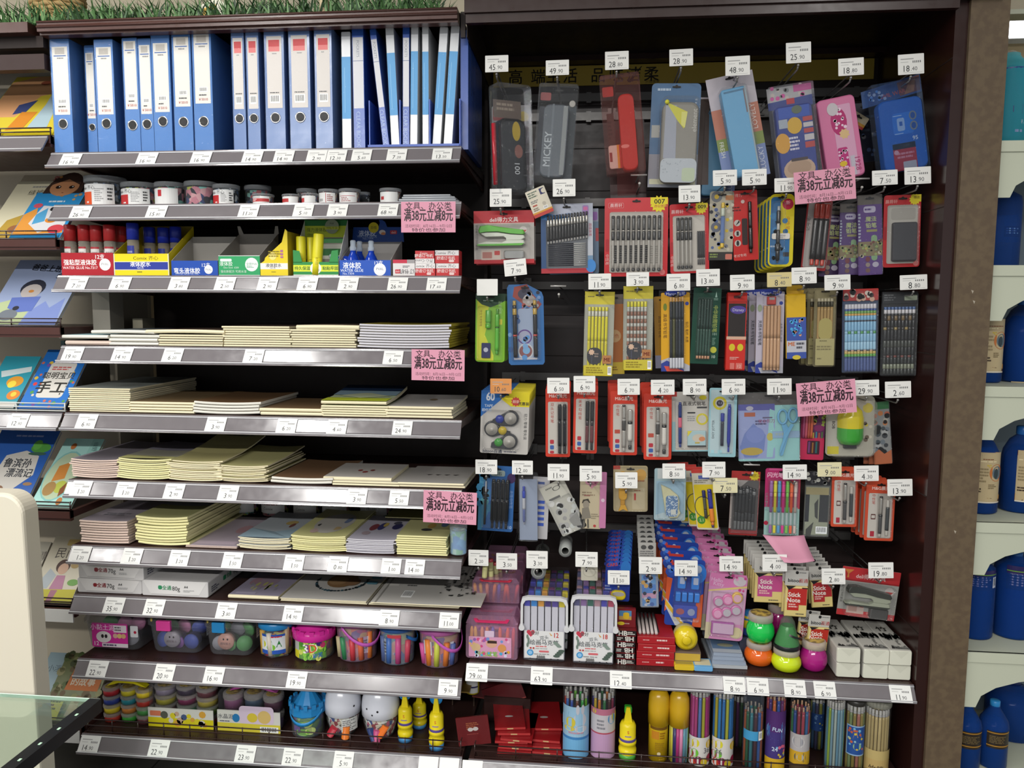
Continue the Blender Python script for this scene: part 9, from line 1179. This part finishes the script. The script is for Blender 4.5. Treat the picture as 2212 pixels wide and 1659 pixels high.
# ================================================================ blue bottles on the white plastic shelves
BL = clear('17448f', .55, .08, .9); BLD = C('10265c', .15, .6); TEAL = clear('3fb0c0', .5, .07, .9)
def jug(label, u0, u1, vt, y, si, mat, cap=None, lab=None, inner=None, prof=None, hh=None, vb=None, grp='blue bottles on the white shelving', n=28):
    z = ZS[si] if si < 9 else .02; vb = vb or vt+100; xa = P(u0, vb, y).x; xb = P(u1, vb, y).x; R = (xb-xa)/2; h = hh or pyl(vt, u0, y)-z; u = px(2150, vb, y); t = thing('detergent_bottle', label, 'bottle', ((xa+xb)/2, y+R, z+.0006), (0, 0, 0), grp); pf = prof or [(.0, 0), (.85, 0), (.97, .02), (.97, .62), (.9, .72), (.62, .84), (.28, .9), (.26, .93)]
    mb = MB(); mb.lathe([(max(.0001, a*R), b*h) for a, b in pf], mat, n); mb.build('body', t)
    if inner: mb = MB(); mb.lathe([(max(.0001, a*R*.9), b*h*.9+.003) for a, b in pf[:-2]]+[(.0001, pf[-3][1]*h*.9)], inner, n); mb.build('liquid', t)
    mb = MB(); q = R*.3; mb.lathe([(q, h*.9), (q*1.1, h*.905), (q*1.1, h*.99), (q*.9, h), (.0001, h)], cap or C('2a6ab4', .3), 18); mb.build('cap', t)
    if lab: mb = MB(); mb.map = cylmap(R*.98, 0, 0, 0, lab[3] if len(lab) > 3 else 0); ww = R*1.7; mb.arect(-ww/2, h*lab[0], ww/2, h*lab[1], 0, C(lab[4] if len(lab) > 4 else 'b5a37e', .35), 14); draw(mb, lab[2], -ww/2, h*lab[1], ww, h*(lab[1]-lab[0]), u, 1); mb.build('label', t)
    return t
tan = [('p', [(0, 0), (.3, 0), (.1, .08), (0, .1)], '6a1c1c'), ('p', [(.1, .0), (.9, 0), (.6, .1), (.2, .1)], 'b8863a'), ('z', .05, .16, .95, .2, 1, 'd8c8a0'), ('z', .3, .12, .9, .15, 1, '7a4a2a'), ('t', '℃', .5, .27, 9, 'c8b02c', 'c', 0, 1, .05), ('e', .78, .4, 18, 20, 'b86a34'), ('e', .8, .4, 13, 15, '5a6a74'), ('e', .76, .42, 6, 12, '2a3a40'), ('z', .05, .3, .5, .6, 5, '8a7a58'), ('z', .5, .62, .8, .72, 3, '7a6a4a'), ('z', .05, .7, .45, .8, 2, '3a2a1a'), ('p', [(0, .84), (.5, .9), (1, .84), (1, 1), (0, 1)], 'a87a3a'), ('p', [(.2, .95), (.6, .9), (1, .93), (1, 1), (.2, 1)], '4a2a1c'), ('r', 0, .975, 1, 1, 'd0c8b8')]
sq = [(.0, 0), (.92, 0), (.99, .02), (.99, .78), (.93, .86), (.6, .92), (.5, .95), (.5, .97)]
jug('teal and deep blue bottle with purple label on the top white shelf', 2146, 2236, 100, .1, 0, TEAL, clear('b0a898', .5), [.12, .8, [('e', .72, .3, 22, 24, '5a3a80'), ('e', .6, .6, 16, 12, '3a2a6a'), ('t', '松', .75, .78, 11, 'b8b8c8'), ('z', .5, .88, .95, .95, 1, '7a8ab0')], .0, '22307a'], C('17346e', .2), sq, vb=300)
jug('clear blue spray bottle on the second white shelf', 2122, 2222, 395, .12, 1, BL, C('8a9aa0', .3), [.3, .62, [('R', .3, .4, .8, .8, '1a2a50', 3), ('z', .35, .45, .75, .7, 3, '6a8ab0')], .2, '1f4a80'], None, sq, vb=570)
jug('blue bottle with tan mouse label on the third white shelf', 2106, 2178, 640, .08, 2, BL, None, [.12, .74, tan, 0], BLD, vb=830); jug('blue bottle standing right of the tan labelled one on the third shelf', 2181, 2262, 640, .1, 2, BL, None, [.0, .01, []], C('123a94', .2), vb=830)
jug('blue bottle with tan label on the fourth white shelf, left', 2090, 2170, 930, .07, 3, BL, None, [.14, .74, tan, 0], BLD, vb=1125); jug('blue bottle with shaded tan label on the fourth white shelf, right', 2177, 2260, 925, .09, 3, BL, None, [.14, .74, tan, .2], BLD, vb=1125)
pl = [('r', 0, .2, 1, .24, '6a9a3a'), ('z', .1, .3, .8, .85, 5, '6a6a90'), ('b', .82, .35, .98, .9)]
jug('blue water bottle with purple neck label on the fifth white shelf, left', 2076, 2158, 1208, .07, 4, BL, None, [.62, .86, pl, 0, '2c2458'], C('0f2f86', .15), sq, vb=1410); jug('blue bottle with purple label and white badge on the fifth white shelf, right', 2160, 2246, 1202, .08, 4, BL, None, [.6, .88, pl+[('R', .55, .2, .9, .95, 'b8c4c0', 4), ('t', 'B', .7, .5, 16, '2a2a2a', 'c', 0, 1, .05), ('r', .56, .7, .85, .9, '5a9a3a')], 0, '2c2458'], C('1238a0', .15), sq, vb=1410)
ZF = .225; mb = MB(); mb.box(XS, .0, ZF-.02, XS+.75, .4, ZF, PW); mb.build('shelf', RS); ZS.append(ZF)
for i, u in enumerate((2099, 2158)):
    bk = [('r', 0, .06, 1, .12, 'a87a2c'), ('z', .1, .25, .9, .7, 5, '6a5a3a'), ('r', 0, .82, 1, .88, 'a87a2c')]
    jug('dark blue bottle with sky blue cap on the lowest white shelf, %s' % ('left', 'right')[i], u-32, u+32, 1525, .05+.01*i, 5, BL, C('2f86c4', .3), [.34, .6, bk, 0, '2e261e'], C('0d2058', .15), [(.0, 0), (.85, 0), (.97, .02), (.97, .62), (.9, .7), (.55, .82), (.36, .88), (.32, .93)], vb=1640)
jug('large dark blue bottle behind the two sky blue capped ones', 2150, 2260, 1485, .2, 5, BL, BLD, None, BLD, vb=1640)
